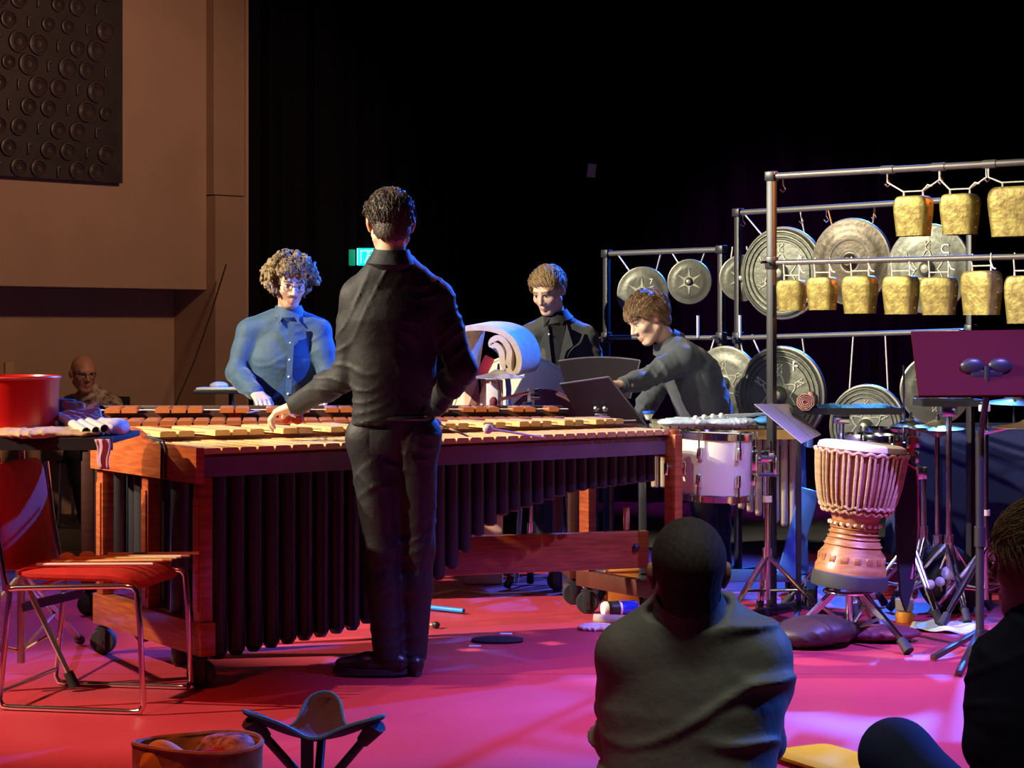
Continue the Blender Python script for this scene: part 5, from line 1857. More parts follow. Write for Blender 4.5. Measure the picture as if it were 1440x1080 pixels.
desk_stand('black music stand tilted towards the bending man, right behind the marimba bars', [(787, 540), (856, 530), (911, 601), (824, 603)], 9.42, 9.56, 860)
desk_stand('black music stand with a curved top edge in front of the blond man', [(785, 508), (900, 507), (886, 560), (802, 562)], 9.96, 10.02, 838, curved=True)
# little blue white cup at the foot of the desk
p = W(912, 598, 9.40)
bw = thing('bowl', 'tiny blue and white bowl at the corner of the vibraphone', 'bowl', (p.x, 9.40, 0.868))
MB().lathe([(0.004, 0.0), (0.012, 0.004), (0.026, 0.034), (0.028, 0.036), (0.024, 0.034), (0.010, 0.008), (0, 0.006)], 20, cap0=True).build('cup', mat('cup_white', (0.7, 0.75, 0.8), 0.3), bw)
MB().lathe([(0.0265, 0.030), (0.0295, 0.034), (0.0290, 0.044), (0.0265, 0.046)], 20).build('band', mat('cup_blue', (0.02, 0.12, 0.65), 0.4), bw)

# small wooden stool far behind, under the marimba
sw = Vector((tx(789, 11.1), 11.1, 0))
ws_ = thing('stool', 'small wooden stool with a white top seen under the marimba', 'stool', sw)
MB().box((0, 0, 0.415), (0.28, 0.26, 0.014), bev=0.003).build('seat', PAPER, ws_)
MB().box((0, -0.11, 0.375), (0.24, 0.02, 0.06), bev=0.002).build('apron', WOODLIGHT, ws_)
MB().box((0, 0.11, 0.375), (0.24, 0.02, 0.06), bev=0.002).build('apron', WOODLIGHT, ws_)
for sx_ in (-1, 1):
    MB().box((sx_ * 0.11, 0, 0.375), (0.02, 0.22, 0.06), bev=0.002).build('apron', WOODLIGHT, ws_)
    for sy_ in (-1, 1):
        MB().box((sx_ * 0.105, sy_ * 0.105, 0.20), (0.025, 0.025, 0.40), bev=0.002).build('leg', WOODLIGHT, ws_)
MB().box((0, 0, 0.16), (0.21, 0.20, 0.014), bev=0.002).build('shelf', DARKREDWOOD, ws_)

# stage floor bits in the middle
bp = G(871, 866)
bt = thing('bottle', 'blue bottle with a black and white label lying on the floor', 'bottle', bp + Vector((0, 0, 0.034)), 0.35)
Mr = Matrix.Rotation(math.pi / 2, 4, 'Y')
MB().lathe([(0.0, 0.085), (0.030, 0.085), (0.034, 0.078), (0.034, 0.0)], 24, Mr).build('bottle_body', mat('bottle_blue', (0.02, 0.07, 0.75), 0.2, coat=0.5), bt)
MB().lathe([(0.0345, -0.005), (0.0345, -0.07)], 24, Mr).build('label_band', mat('label_black', (0.02, 0.02, 0.02), 0.4), bt)
MB().lathe([(0.035, -0.062), (0.035, -0.072), (0.030, -0.082), (0.0, -0.084)], 24, Mr).build('cap', PAPER, bt)
MB().lathe([(0.035, 0.004), (0.035, -0.006)], 24, Mr).build('label_edge', PAPER, bt)
p = G(858, 879)
o = MB().tube((-0.07, 0.02, 0.024), (0.07, -0.02, 0.024), 0.023, n=18).build('cardboard_roll', mat('cardboard', (0.55, 0.42, 0.24), 0.8), None)
o.location = p
tag(o, 'short cardboard roll lying in front of the blue bottle', 'roll')
p = G(842, 886)
blob('cloth', [ell((p.x + 0.025 * i, p.y + 0.01 * (i % 2), 0.012), (0.04, 0.03, 0.010), 0.015) for i in range(-2, 3)], 0.005, mat('cloth_cream', (0.80, 0.60, 0.32), 0.85, 0, color2=(0.9, 0.85, 0.75), scale=25),
     'small cream cloth crumpled on the red floor before the cardboard roll', 'cloth', post=folds(0.003, 0.03, 41, (1, 0.5, 0.2)))
p = G(878, 848)
bx = thing('box', 'orange wooden box with its lid on the floor behind the marimba', 'box', p, 0.12)
OW = mat('box_orange', (0.62, 0.22, 0.04), 0.5, 0, 0.2, 8)
MB().box((0, 0.06, 0.075), (0.155, 0.12, 0.15), bev=0.003).build('box_body', OW, bx)
MB().box((0, 0.06, 0.158), (0.165, 0.13, 0.016), bev=0.003).build('lid', mat('box_lid', (0.75, 0.33, 0.08), 0.5), bx)
p = G(832, 840)
bb = thing('printed_bag', 'bright blue and white printed bag standing on the floor behind the marimba', 'bag', p)
BLUEP = mat('bag_print', (0.10, 0.38, 0.85), 0.5, 0, color2=(0.70, 0.78, 0.85), scale=14)
MB().box((-0.01, 0.10, 0.09), (0.26, 0.10, 0.18), bev=0.012).build('bag_body', BLUEP, bb)
for sx_ in (-0.07, 0.05):
    MB().path([(sx_ - 0.03, 0.05, 0.17), (sx_ - 0.02, 0.05, 0.23), (sx_ + 0.02, 0.05, 0.23), (sx_ + 0.03, 0.05, 0.17)], 0.005, 6).build('handle', RUBBER, bb)
mallet(G(826, 842) + Vector((0.03, 0.0, 0.03)), G(812, 842) + Vector((-0.02, 0.03, 0.18)), 0.013, WOOLWHITE, 'white tipped mallet leaning against the printed bag')
p0, p1 = G(596, 858), G(652, 864)
o = MB().tube(p0 + Vector((0, 0, 0.016)), p1 + Vector((0, 0, 0.016)), 0.011, n=12).build('light_tube', mat('light_tube_blue', (0.02, 0.25, 0.9), 0.3), None)
tag(o, 'thin bright blue tube lying on the floor under the marimba', 'tube')
p = G(613, 884)
mallet(p + Vector((0, 0, 0.016)), p + Vector((-0.25, 0.10, 0.012)), 0.016, BLACKMETAL, 'black headed mallet dropped on the floor beside the shoes of the man in black')
# dark cable loops and bits of tape on the red floor
p = G(700, 902)
blob('cloth', [ell((p.x + 0.03 * i, p.y, 0.008), (0.05, 0.05, 0.008), 0.01) for i in range(-2, 3)], 0.006, BLACKCLOTH, 'flat black cloth lying on the red floor', 'cloth')
for i, (px, py, w_) in enumerate(((712, 897, 0.05), (668, 909, 0.05))):
    p = G(px, py)
    o = MB().box((0, 0, 0.018 if i == 0 else 0.002), (w_, 0.03, 0.002)).build('tape_strip', PAPER, None, False)
    o.location = p
    tag(o, ['white tape strip on the flat black cloth', 'white tape strip on the red floor'][i], 'tape')
o = MB().path([G(560, 846) + Vector((0, 0, 0.008)), G(610, 838) + Vector((0, 0, 0.008)), G(640, 832) + Vector((0, 0, 0.008)), G(690, 838) + Vector((0, 0, 0.008)), G(745, 836) + Vector((0, 0, 0.008))], 0.007, 6).build(
    'cable', mat('cable_tan', (0.6, 0.45, 0.25), 0.6), None, origin=G(640, 840))
tag(o, 'pale cable running along the floor under the marimbas', 'cable')

# ================================================================== FRONT ROW
# three legged folding stool
FAB = mat('stool_fabric', (0.060, 0.060, 0.075), 0.75, 0, 0.2, 20, 0.2, 200)
PIPE = mat('stool_piping', (0.05, 0.42, 0.55), 0.6)
Lc, Rc, Bc = W(343, 999, 4.52), W(538, 1006, 4.52), W(457, 972, 4.80)
ctr3 = (Lc + Rc + Bc) / 3
so = thing('folding_stool', 'three legged folding stool with a dark fabric seat and teal piping', 'stool', (ctr3.x, ctr3.y, 0))
o3 = Vector((ctr3.x, ctr3.y, 0))
C3 = [Lc - o3, Rc - o3, Bc - o3]
cen = (C3[0] + C3[1] + C3[2]) / 3
angs = [math.atan2(c_.y - cen.y, c_.x - cen.x) for c_ in C3]
lens = [math.hypot(c_.x - cen.x, c_.y - cen.y) for c_ in C3]


def seat_pt(r, th, dz=0.0):
    R_, Zl = 0.085, 0.0
    for k in range(3):
        d_ = (th - angs[k] + math.pi) % (2 * math.pi) - math.pi
        R_ += (lens[k] - 0.085) * math.exp(-(d_ / 0.40) ** 2)
        Zl += (C3[k].z - 0.352) * math.exp(-(d_ / 0.52) ** 2)
    return Vector((cen.x + R_ * r * math.cos(th), cen.y + R_ * r * math.sin(th), 0.352 + Zl * r ** 1.7 - 0.012 * (1 - r) + dz))


vs, fs = [], []
nr, na = 14, 72
for side in (0, 1):
    for i in range(nr + 1):
        for j in range(na):
            vs.append(seat_pt(max(0.001, i / nr), 2 * math.pi * j / na, -0.009 * side))
m_ = (nr + 1) * na
for i in range(nr):
    for j in range(na):
        j2 = (j + 1) % na
        q = (i * na + j, (i + 1) * na + j, (i + 1) * na + j2, i * na + j2)
        fs += [q, tuple(m_ + k for k in q[::-1])]
for j in range(na):
    j2 = (j + 1) % na
    fs.append((nr * na + j, m_ + nr * na + j, m_ + nr * na + j2, nr * na + j2))
MB().add(vs, fs).build('seat', FAB, so)
MB().path([seat_pt(1.0, 2 * math.pi * j / na, -0.002) for j in range(na)], 0.0045, 6, closed=True).build('piping', PIPE, so)
hub = Vector((cen.x, cen.y, 0.20))
for k in range(3):
    c_ = C3[k]
    top = seat_pt(0.92, angs[k], -0.014)
    d = (hub - top).normalized()
    MB().path([top, top + d * 0.03, top + d * 0.06], [0.024, 0.020, 0.016], 12).build('pocket', FAB, so)
    foot_ = hub + (hub - top) * (0.20 - 0.012) / max(1e-3, (top.z - 0.20))
    foot_.z = 0.014
    lg_ = MB().tube(top + d * 0.02, foot_, 0.011, n=12).build('leg', mat('stool_leg', (0.05, 0.05, 0.06), 0.35, 0.6), so)
    MB().tube(foot_ + Vector((0, 0, 0.03)), foot_ + Vector((0, 0, -0.012)), 0.016, n=12).build('rubber_foot', RUBBER, lg_)
MB().ball(hub, 0.020, 12).build('hub', BLACKMETAL, so)
st_ = MB()
p = W(432, 1036, 4.55) - o3
st_.box(p + Vector((0, 0.0, -0.06)), (0.030, 0.003, 0.12))
st_.build('carry_strap', FAB, so, False)

# patterned bag with things in it
bc = W(278, 1046, 4.25)
bz = bc.z
pb = thing('tote_bag', 'open patterned tote bag with scarves inside, in front of the stage', 'bag', (bc.x, bc.y, 0))
BAGM = mat('bag_ochre', (0.30, 0.21, 0.05), 0.7, 0, color2=(0.55, 0.42, 0.14), scale=22, bump=0.3, bscale=40)
MB().lathe([(0.10, 0.004), (0.125, 0.05), (0.140, bz * 0.7), (0.142, bz), (0.136, bz + 0.004), (0.132, bz), (0.128, bz * 0.6), (0.0, bz * 0.55)], 40, cap0=True, sy=0.75).build('bag_wall', BAGM, pb)
MB().path([(0.139 * math.cos(2 * math.pi * k / 40), 0.139 * 0.75 * math.sin(2 * math.pi * k / 40), bz + 0.002 + 0.006 * math.sin(4 * math.pi * k / 40)) for k in range(40)], 0.006, 6, closed=True).build('bag_hem', BAGM, pb)
wv = Vector((bc.x, bc.y, 0))
yb = blob('scarf', [ell(wv + Vector((-0.07, -0.055, bz - 0.035)), (0.045, 0.04, 0.055), 0.03), ell(wv + Vector((-0.045, -0.03, bz - 0.06)), (0.05, 0.04, 0.05), 0.03), ell(wv + Vector((-0.06, -0.04, bz - 0.11)), (0.05, 0.05, 0.05), 0.03)], 0.006,
          mat('scarf_yellow', (0.72, 0.60, 0.06), 0.7), 'yellow cloth with a dark eye shaped spot in the tote bag', 'scarf', post=folds(0.003, 0.05, 51))
MB().ball((0.0, -0.062, 0.10), (0.020, 0.006, 0.012), 12).build('dark_spot', mat('spot_brown', (0.10, 0.04, 0.02), 0.7), yb)
blob('scarf', [ell(wv + Vector((0.055, 0.02, bz - 0.012)), (0.06, 0.05, 0.032), 0.03), ell(wv + Vector((0.09, -0.02, bz - 0.02)), (0.035, 0.05, 0.04), 0.03), ell(wv + Vector((0.06, 0.0, bz - 0.08)), (0.06, 0.06, 0.06), 0.03)], 0.006,
     mat('scarf_leopard', (0.62, 0.52, 0.40), 0.8, 0, color2=(0.10, 0.07, 0.05), scale=45), 'cream and brown spotted scarf in the tote bag', 'scarf', post=folds(0.004, 0.05, 52))
blob('scarf', [ell(wv + Vector((0.05, -0.05, bz - 0.03)), (0.05, 0.035, 0.03), 0.03), ell(wv + Vector((0.045, -0.045, bz - 0.07)), (0.05, 0.04, 0.05), 0.03)], 0.006, mat('scarf_wine', (0.42, 0.03, 0.05), 0.8), 'wine red scarf in the tote bag', 'scarf', post=folds(0.003, 0.04, 53))

# floor cushions at the lower right
for i, (px, py, mm, lb, rz) in enumerate(((1160, 1062, mat('cushion_yellow', (0.80, 0.68, 0.0), 0.8), 'flat yellow floor cushion on the red floor', 0.5), (1226, 1078, mat('cushion_orange', (0.75, 0.22, 0.04), 0.8), 'flat orange floor cushion beside the yellow one', 0.2))):
    p = G(px, py)
    o = pad_mesh(0.115 if i == 0 else 0.06, 0.19, 0.034, lambda u, v: 0)
    o.v = [(x, y, z + 0.018) for x, y, z in o.v]
    ob = o.build('floor_cushion', mm, None)
    ob.location = p + Vector((0, -0.16, 0))
    ob.rotation_euler = (0, 0, rz)
    tag(ob, lb, 'cushion')
# ================================================================== PEOPLE
def skin_mat(name, rough=0.5):
    m = bpy.data.materials.new(name)
    m.use_nodes = True
    nt = m.node_tree
    b = nt.nodes['Principled BSDF']
    a = nt.nodes.new('ShaderNodeVertexColor')
    a.layer_name = 'skin_tone'
    nt.links.new(a.outputs['Color'], b.inputs['Base Color'])
    b.inputs['Roughness'].default_value = rough
    b.inputs['Subsurface Weight'].default_value = 0.08
    b.inputs['Subsurface Radius'].default_value = (0.01, 0.004, 0.002)
    return m


SKIN = skin_mat('skin')


def head_frame(c, hf, hu=(0, 0, 1)):
    y = Vector(hf).normalized()
    z = Vector(hu)
    z = (z - y * z.dot(y)).normalized()
    x = y.cross(z)
    M = Matrix((x, y, z)).transposed().to_4x4()
    return Matrix.Translation(c) @ M


def head_prims(M, ears=True):
    P = lambda *a: M @ Vector(a)
    E = lambda c, r, k=0.02, op='+': ell(P(*c), r, k, M, op)
    pr = [E((0, -0.014, 0.034), (0.077, 0.097, 0.086), 0.02), E((0, 0.030, -0.030), (0.060, 0.064, 0.085), 0.03),
          E((0, 0.066, -0.098), (0.024, 0.022, 0.019), 0.02),
          cap(P(-0.052, -0.004, -0.055), P(-0.018, 0.058, -0.100), 0.018, 0.014, 0.025), cap(P(0.052, -0.004, -0.055), P(0.018, 0.058, -0.100), 0.018, 0.014, 0.025),
          cap(P(-0.036, 0.078, 0.028), P(0.036, 0.078, 0.028), 0.012, 0.012, 0.02),
          E((-0.042, 0.060, -0.022), (0.022, 0.022, 0.020), 0.02), E((0.042, 0.060, -0.022), (0.022, 0.022, 0.020), 0.02),
          E((-0.031, 0.098, 0.006), (0.017, 0.013, 0.010), 0.010, '-'), E((0.031, 0.098, 0.006), (0.017, 0.013, 0.010), 0.010, '-'),
          E((-0.031, 0.076, 0.005), (0.0135, 0.0125, 0.0115), 0.004), E((0.031, 0.076, 0.005), (0.0135, 0.0125, 0.0115), 0.004),
          cap(P(0, 0.086, 0.018), P(0, 0.112, -0.026), 0.0075, 0.0105, 0.012), E((-0.011, 0.098, -0.031), (0.009, 0.010, 0.008), 0.008), E((0.011, 0.098, -0.031), (0.009, 0.010, 0.008), 0.008),
          cap(P(-0.019, 0.082, -0.064), P(0, 0.092, -0.062), 0.0055, 0.007, 0.006), cap(P(0.019, 0.082, -0.064), P(0, 0.092, -0.062), 0.0055, 0.007, 0.006),
          cap(P(-0.016, 0.082, -0.073), P(0, 0.089, -0.075), 0.0055, 0.0075, 0.006), cap(P(0.016, 0.082, -0.073), P(0, 0.089, -0.075), 0.0055, 0.0075, 0.006)]
    if ears:
        for s in (-1, 1):
            pr += [E((s * 0.079, -0.008, -0.004), (0.009, 0.018, 0.031), 0.008), E((s * 0.088, -0.016, 0.006), (0.006, 0.014, 0.022), 0.006)]
    return pr


def head_colors(v, M, skin, lips=None, brow=None, stubble=None):
    Mi = np.array(M.inverted())
    L = v @ Mi[:3, :3].T + Mi[:3, 3]
    c = np.tile(np.array(skin), (len(v), 1))
    x, y, z = L.T
    front = y > 0.055
    # flush of cheeks and ears
    ear = (np.abs(x) > 0.074) & (np.abs(z) < 0.045)
    c[ear] = np.array(skin) * np.array([1.05, 0.72, 0.62])
    if stubble is not None:
        m = (z < -0.045) & (y > 0.0) & (z > -0.13)
        c[m] = c[m] * 0.6 + np.array(stubble) * 0.4
        m = front & (np.abs(x) < 0.026) & (z < -0.044) & (z > -0.058)
        c[m] = np.array(stubble)
    m = front & (np.abs(x) < 0.022) & (z < -0.0595) & (z > -0.080) & (y > 0.080)
    c[m] = np.array(lips if lips is not None else [skin[0] * 0.82, skin[1] * 0.58, skin[2] * 0.56])
    for s in (-1, 1):
        ex = x - s * 0.031
        m = front & (np.abs(ex) < 0.0135) & (np.abs(z - 0.005) < 0.0068)
        c[m] = (0.62, 0.58, 0.54)
        m = front & (np.hypot(ex, z - 0.004) < 0.0066)
        c[m] = (0.03, 0.02, 0.015)
        m = front & (np.abs(ex) < 0.016) & (np.abs(z - 0.0125) < 0.0028)
        c[m] = (0.05, 0.025, 0.015)
        if brow is not None:
            m = front & (np.abs(ex) < 0.021) & (np.abs(z - 0.029 - 0.003 * (1 - (ex / 0.02) ** 2)) < 0.005)
            c[m] = brow
    return c


def hand_prims(w, d, n, thumb, curl=0.5, spread=0.0, size=1.0):
    w = Vector(w)
    d = Vector(d).normalized()
    n = Vector(n)
    n = (n - d * n.dot(d)).normalized()
    l = d.cross(n) * thumb      # towards the thumb side
    S = size
    pr = [cap(w - d * 0.03, w + d * 0.02, 0.026 * S, 0.024 * S, 0.012, n, 0.75)]
    for k, off in enumerate((0.030, 0.010, -0.011, -0.030)):
        b = w + d * (0.088, 0.092, 0.088, 0.078)[k] * S + l * off * S
        pr.append(cap(w + d * 0.015 + l * off * 0.6 * S, b, 0.016 * S, 0.0115 * S, 0.012))
        p = b
        ang = 0.0
        for j in range(3):
            ang += curl * (0.75, 1.0, 0.7)[j] + (0.05 * k)
            dd = d * math.cos(ang) + n * math.sin(ang) + l * (off * spread)
            q = p + dd.normalized() * (0.043, 0.026, 0.021)[j] * S * (0.95, 1.03, 0.98, 0.80)[k]
            pr.append(cap(p, q, (0.0098, 0.0088, 0.0080)[j] * S, (0.0088, 0.0080, 0.0070)[j] * S, 0.004))
            p = q
    t0 = w + d * 0.022 * S + l * 0.024 * S
    t1 = t0 + (d * 0.75 + l * 0.62 + n * 0.30).normalized() * 0.044 * S
    t2 = t1 + (d * 0.90 + l * 0.15 + n * 0.45).normalized() * 0.032 * S
    t3 = t2 + (d * 0.92 - l * 0.10 + n * 0.50).normalized() * 0.024 * S
    pr += [cap(t0, t1, 0.0155 * S, 0.012 * S, 0.010), cap(t1, t2, 0.0110 * S, 0.0098 * S, 0.004), cap(t2, t3, 0.0098 * S, 0.0078 * S, 0.004)]
    return pr


def lerp(a, b, t):
    return Vector(a).lerp(Vector(b), t)


def torso_prims(J, fwd, off, waist, chest, f=0.66, belly=0.0, sh=0.062):
    pr = [cap(J['pel'], lerp(J['pel'], J['che'], 0.55), waist + off, waist * 0.98 + off, 0.05, fwd, f),
          cap(lerp(J['pel'], J['che'], 0.5), J['che'], waist * 0.98 + off, chest + off, 0.06, fwd, f),
          cap(J['che'], lerp(J['che'], J['nk'], 0.55), chest + off, chest * 0.62 + off, 0.05, fwd, f),
          cap(lerp(J['nk'], J['sL'], 0.15), J['sL'], sh * 0.95 + off, sh + off, 0.05), cap(lerp(J['nk'], J['sR'], 0.15), J['sR'], sh * 0.95 + off, sh + off, 0.05)]
    if belly:
        c = lerp(J['pel'], J['che'], 0.35) + Vector(fwd).normalized() * 0.05
        pr.append(ell(c, (waist, waist * 0.8, waist), 0.06))
    return pr


def arm_prims(J, s, off, ru=0.050, re=0.041, rw=0.030, stop=1.0):
    S, E, Wr = Vector(J['s' + s]), Vector(J['e' + s]), Vector(J['w' + s])
    return [cap(S, lerp(S, E, 0.45), ru * 1.10 + off, ru + off, 0.03), cap(lerp(S, E, 0.40), E, ru + off, re + off, 0.03),
            cap(E, lerp(E, Wr, 0.35), re + off, re * 1.02 + off, 0.025), cap(lerp(E, Wr, 0.35), lerp(E, Wr, stop), re * 1.02 + off, rw + off, 0.025)]


def leg_prims(J, s, off, rt=0.082, rk=0.055, rc=0.052, ra=0.040, stop=1.0):
    Hh, K, A = Vector(J['h' + s]), Vector(J['k' + s]), Vector(J['a' + s])
    return [cap(Hh, K, rt + off, rk + off, 0.04), cap(K, lerp(K, A, 0.35), rk + off, rc + off, 0.03), cap(lerp(K, A, 0.35), lerp(K, A, stop), rc + off, ra + off, 0.03)]


def hair_prims(style, M, r, seed=1):
    P = lambda *a: M @ Vector(a)
    pr = []
    rg = random.Random(seed)
    if style == 'curly':
        pr.append(ell(P(0, -0.022, 0.052), (0.088, 0.098, 0.085), 0.02, M))
        for i in range(210):
            a = rg.uniform(0, 2 * math.pi)
            zz = rg.uniform(-0.62, 1.0)
            rr_ = math.sqrt(max(0, 1 - zz * zz))
            x, y, z = rr_ * math.cos(a), rr_ * math.sin(a), zz
            wd = 0.108 + 0.016 * math.exp(-((z + 0.15) / 0.45) ** 2)
            p = Vector((x * wd, -0.022 + y * 0.112, 0.036 + z * 0.106))
            if p.y > 0.035 and p.z < 0.066:        # leave the face free
                continue
            if p.y > 0.0 and p.z < -0.02 and abs(p.x) < 0.07:
                continue
            s = rg.uniform(0.010, 0.019)
            t = Vector((-y, x, rg.uniform(-1.4, 0.4))).normalized() * rg.uniform(0.012, 0.03)
            out = Vector((x, y, z)) * rg.uniform(0.0, 0.022)
            pr.append(cap(P(*(p + out)), P(*(p + out + t + Vector((x, y, -0.3)) * 0.012)), s, s * 0.55, 0.005))
        # locks falling on the forehead
        for x0, l in ((-0.045, 0.05), (-0.025, 0.045), (0.0, 0.030), (0.03, 0.028), (0.05, 0.04)):
            pr.append(cap(P(x0, 0.078, 0.098), P(x0 - 0.008, 0.094, 0.098 - l), 0.012, 0.006, 0.006))
    elif style == 'bald':
        for i in range(60):
            a = rg.uniform(math.pi * 1.02, math.pi * 1.98)
            z = rg.uniform(-0.045, 0.03)
            p = Vector((0.077 * math.cos(a), -0.014 + 0.096 * math.sin(a), z))
            pr.append(cap(P(*p), P(p.x, p.y - 0.004, p.z - 0.015), 0.009, 0.006, 0.006))
    else:
        vol = {'short': 0.010, 'buzz': 0.004, 'medium': 0.020, 'swept': 0.014}[style]
        pr.append(ell(P(0, -0.016, 0.036), (0.078 + vol, 0.097 + vol, 0.087 + vol), 0.02, M))
        pr.append(ell(P(0, -0.050, -0.045), (0.060 + vol * 0.5, 0.050 + vol * 0.4, 0.055), 0.03, M))
    return pr


def hair_post(style, M):
    Mi = np.array(M.inverted())

    def post(Fv, X, Y, Z):
        x = Mi[0, 0] * X + Mi[0, 1] * Y + Mi[0, 2] * Z + Mi[0, 3]
        y = Mi[1, 0] * X + Mi[1, 1] * Y + Mi[1, 2] * Z + Mi[1, 3]
        z = Mi[2, 0] * X + Mi[2, 1] * Y + Mi[2, 2] * Z + Mi[2, 3]
        ridge = (0.0022 if style == 'curly' else 0.0006) * np.sin(x * 420 + 60 * y * np.sin(z * 30)) * np.sin(y * 160 + z * 120)
        Fv = Fv + ridge.astype(np.float32)
        if style in ('short', 'buzz', 'medium', 'swept'):
            low = {'short': -0.034, 'buzz': -0.028, 'medium': -0.028, 'swept': -0.008}[style]
            pl = (0.012 + low + 0.80 * y - z) * 0.78 + 0.005 * np.sin(x * 210 + 40 * y) + 0.003 * np.sin(x * 480)
            # keep above a slanting hairline, with a notch around the ears
            ear = 0.030 - np.sqrt((y + 0.004) ** 2 + (z + 0.004) ** 2)
            back = -0.092 - z
            d = np.maximum(np.maximum(pl, back), np.where(np.abs(x) > 0.05, ear, -1))
            Fv = np.maximum(Fv, d.astype(np.float32))
        return Fv
    return post


def strands(style, M, seed, off):
    """fine hair strands over the cap of hair, one joined mesh"""
    rg = random.Random(seed + 100)
    vol = {'short': 0.010, 'medium': 0.020, 'swept': 0.014, 'curly': 0.030}[style]
    rx, ry, rz = 0.078 + vol, 0.097 + vol, 0.087 + vol
    low = {'short': -0.034, 'medium': -0.026, 'swept': -0.008, 'curly': -0.08}[style]
    mb = MB()
    n = {'short': 1500, 'medium': 1500, 'swept': 1400, 'curly': 700}[style]
    c = Vector((0, -0.016, 0.036))
    for i in range(n):
        a = rg.uniform(0, 2 * math.pi)
        zz = rg.uniform(-0.95, 1.0)
        rr_ = math.sqrt(max(0, 1 - zz * zz))
        x, y, z = rr_ * math.cos(a), rr_ * math.sin(a), zz
        p = Vector((x * rx, y * ry, z * rz))
        q = p + c
        if q.z < 0.020 + low + 0.80 * q.y or q.z < -0.085:
            continue
        if abs(q.x) > 0.05 and math.hypot(q.y + 0.004, q.z + 0.004) < 0.034 and style != 'curly':
            continue
        if style == 'curly' and ((q.y > 0.02 and q.z < 0.085) or q.y > 0.075):
            continue
        L = {'short': 0.032, 'medium': 0.062, 'swept': 0.046, 'curly': 0.07}[style] * rg.uniform(0.7, 1.2)
        if style == 'short' and zz < 0.3:
            L *= 0.7
        top = zz > 0.30 and y > -0.45
        if style == 'curly':
            t = Vector((x, y, 0.1 - 0.8))
        elif top:
            t = {'swept': Vector((-0.7, 0.75, 0.0)), 'medium': Vector((-0.30 + 0.3 * x, 1.0, 0.0)), 'short': Vector((-0.5 + x, 0.75, 0.0))}[style]
        else:
            t = Vector((x * 0.35, -0.45, -1.0))
        t = t.normalized() + Vector((rg.uniform(-0.3, 0.3), rg.uniform(-0.3, 0.3), rg.uniform(-0.2, 0.2)))
        lift = rg.uniform(0.0, 0.008) + (0.010 if (top and y > 0.1 and style != 'medium') else 0.0)
        pts = []
        cur = p * (0.985)
        ph, am = rg.uniform(0, 6.28), (0.012 if style == 'curly' else 0.0015)
        m = 7 if style == 'curly' else 4
        for k in range(m):
            nv = Vector((cur.x / rx ** 2, cur.y / ry ** 2, cur.z / rz ** 2)).normalized()
            tt = t - nv * t.dot(nv)
            tt.normalize()
            if style == 'medium' or style == 'curly':
                tt = (tt + Vector((0, 0, -0.5)) * (k / m)).normalized()
            e = nv * (lift * math.sin(math.pi * min(1, (k + 0.3) / m)) + 0.001)
            side = tt.cross(nv)
            w = cur + e + (side * math.sin(ph + k * 1.7) + nv * abs(math.cos(ph + k * 1.7))) * am
            pts.append(M @ (w + c) - off)
            nx = cur + tt * (L / (m - 1))
            s = math.sqrt((nx.x / rx) ** 2 + (nx.y / ry) ** 2 + (nx.z / rz) ** 2)
            if s < 1.0:
                nx = nx / s
            cur = nx
        r0 = rg.uniform(0.0016, 0.0026)
        mb.path(pts, [r0 * (1 - 0.75 * k / (m - 1)) for k in range(m)], 4, False)
    return mb


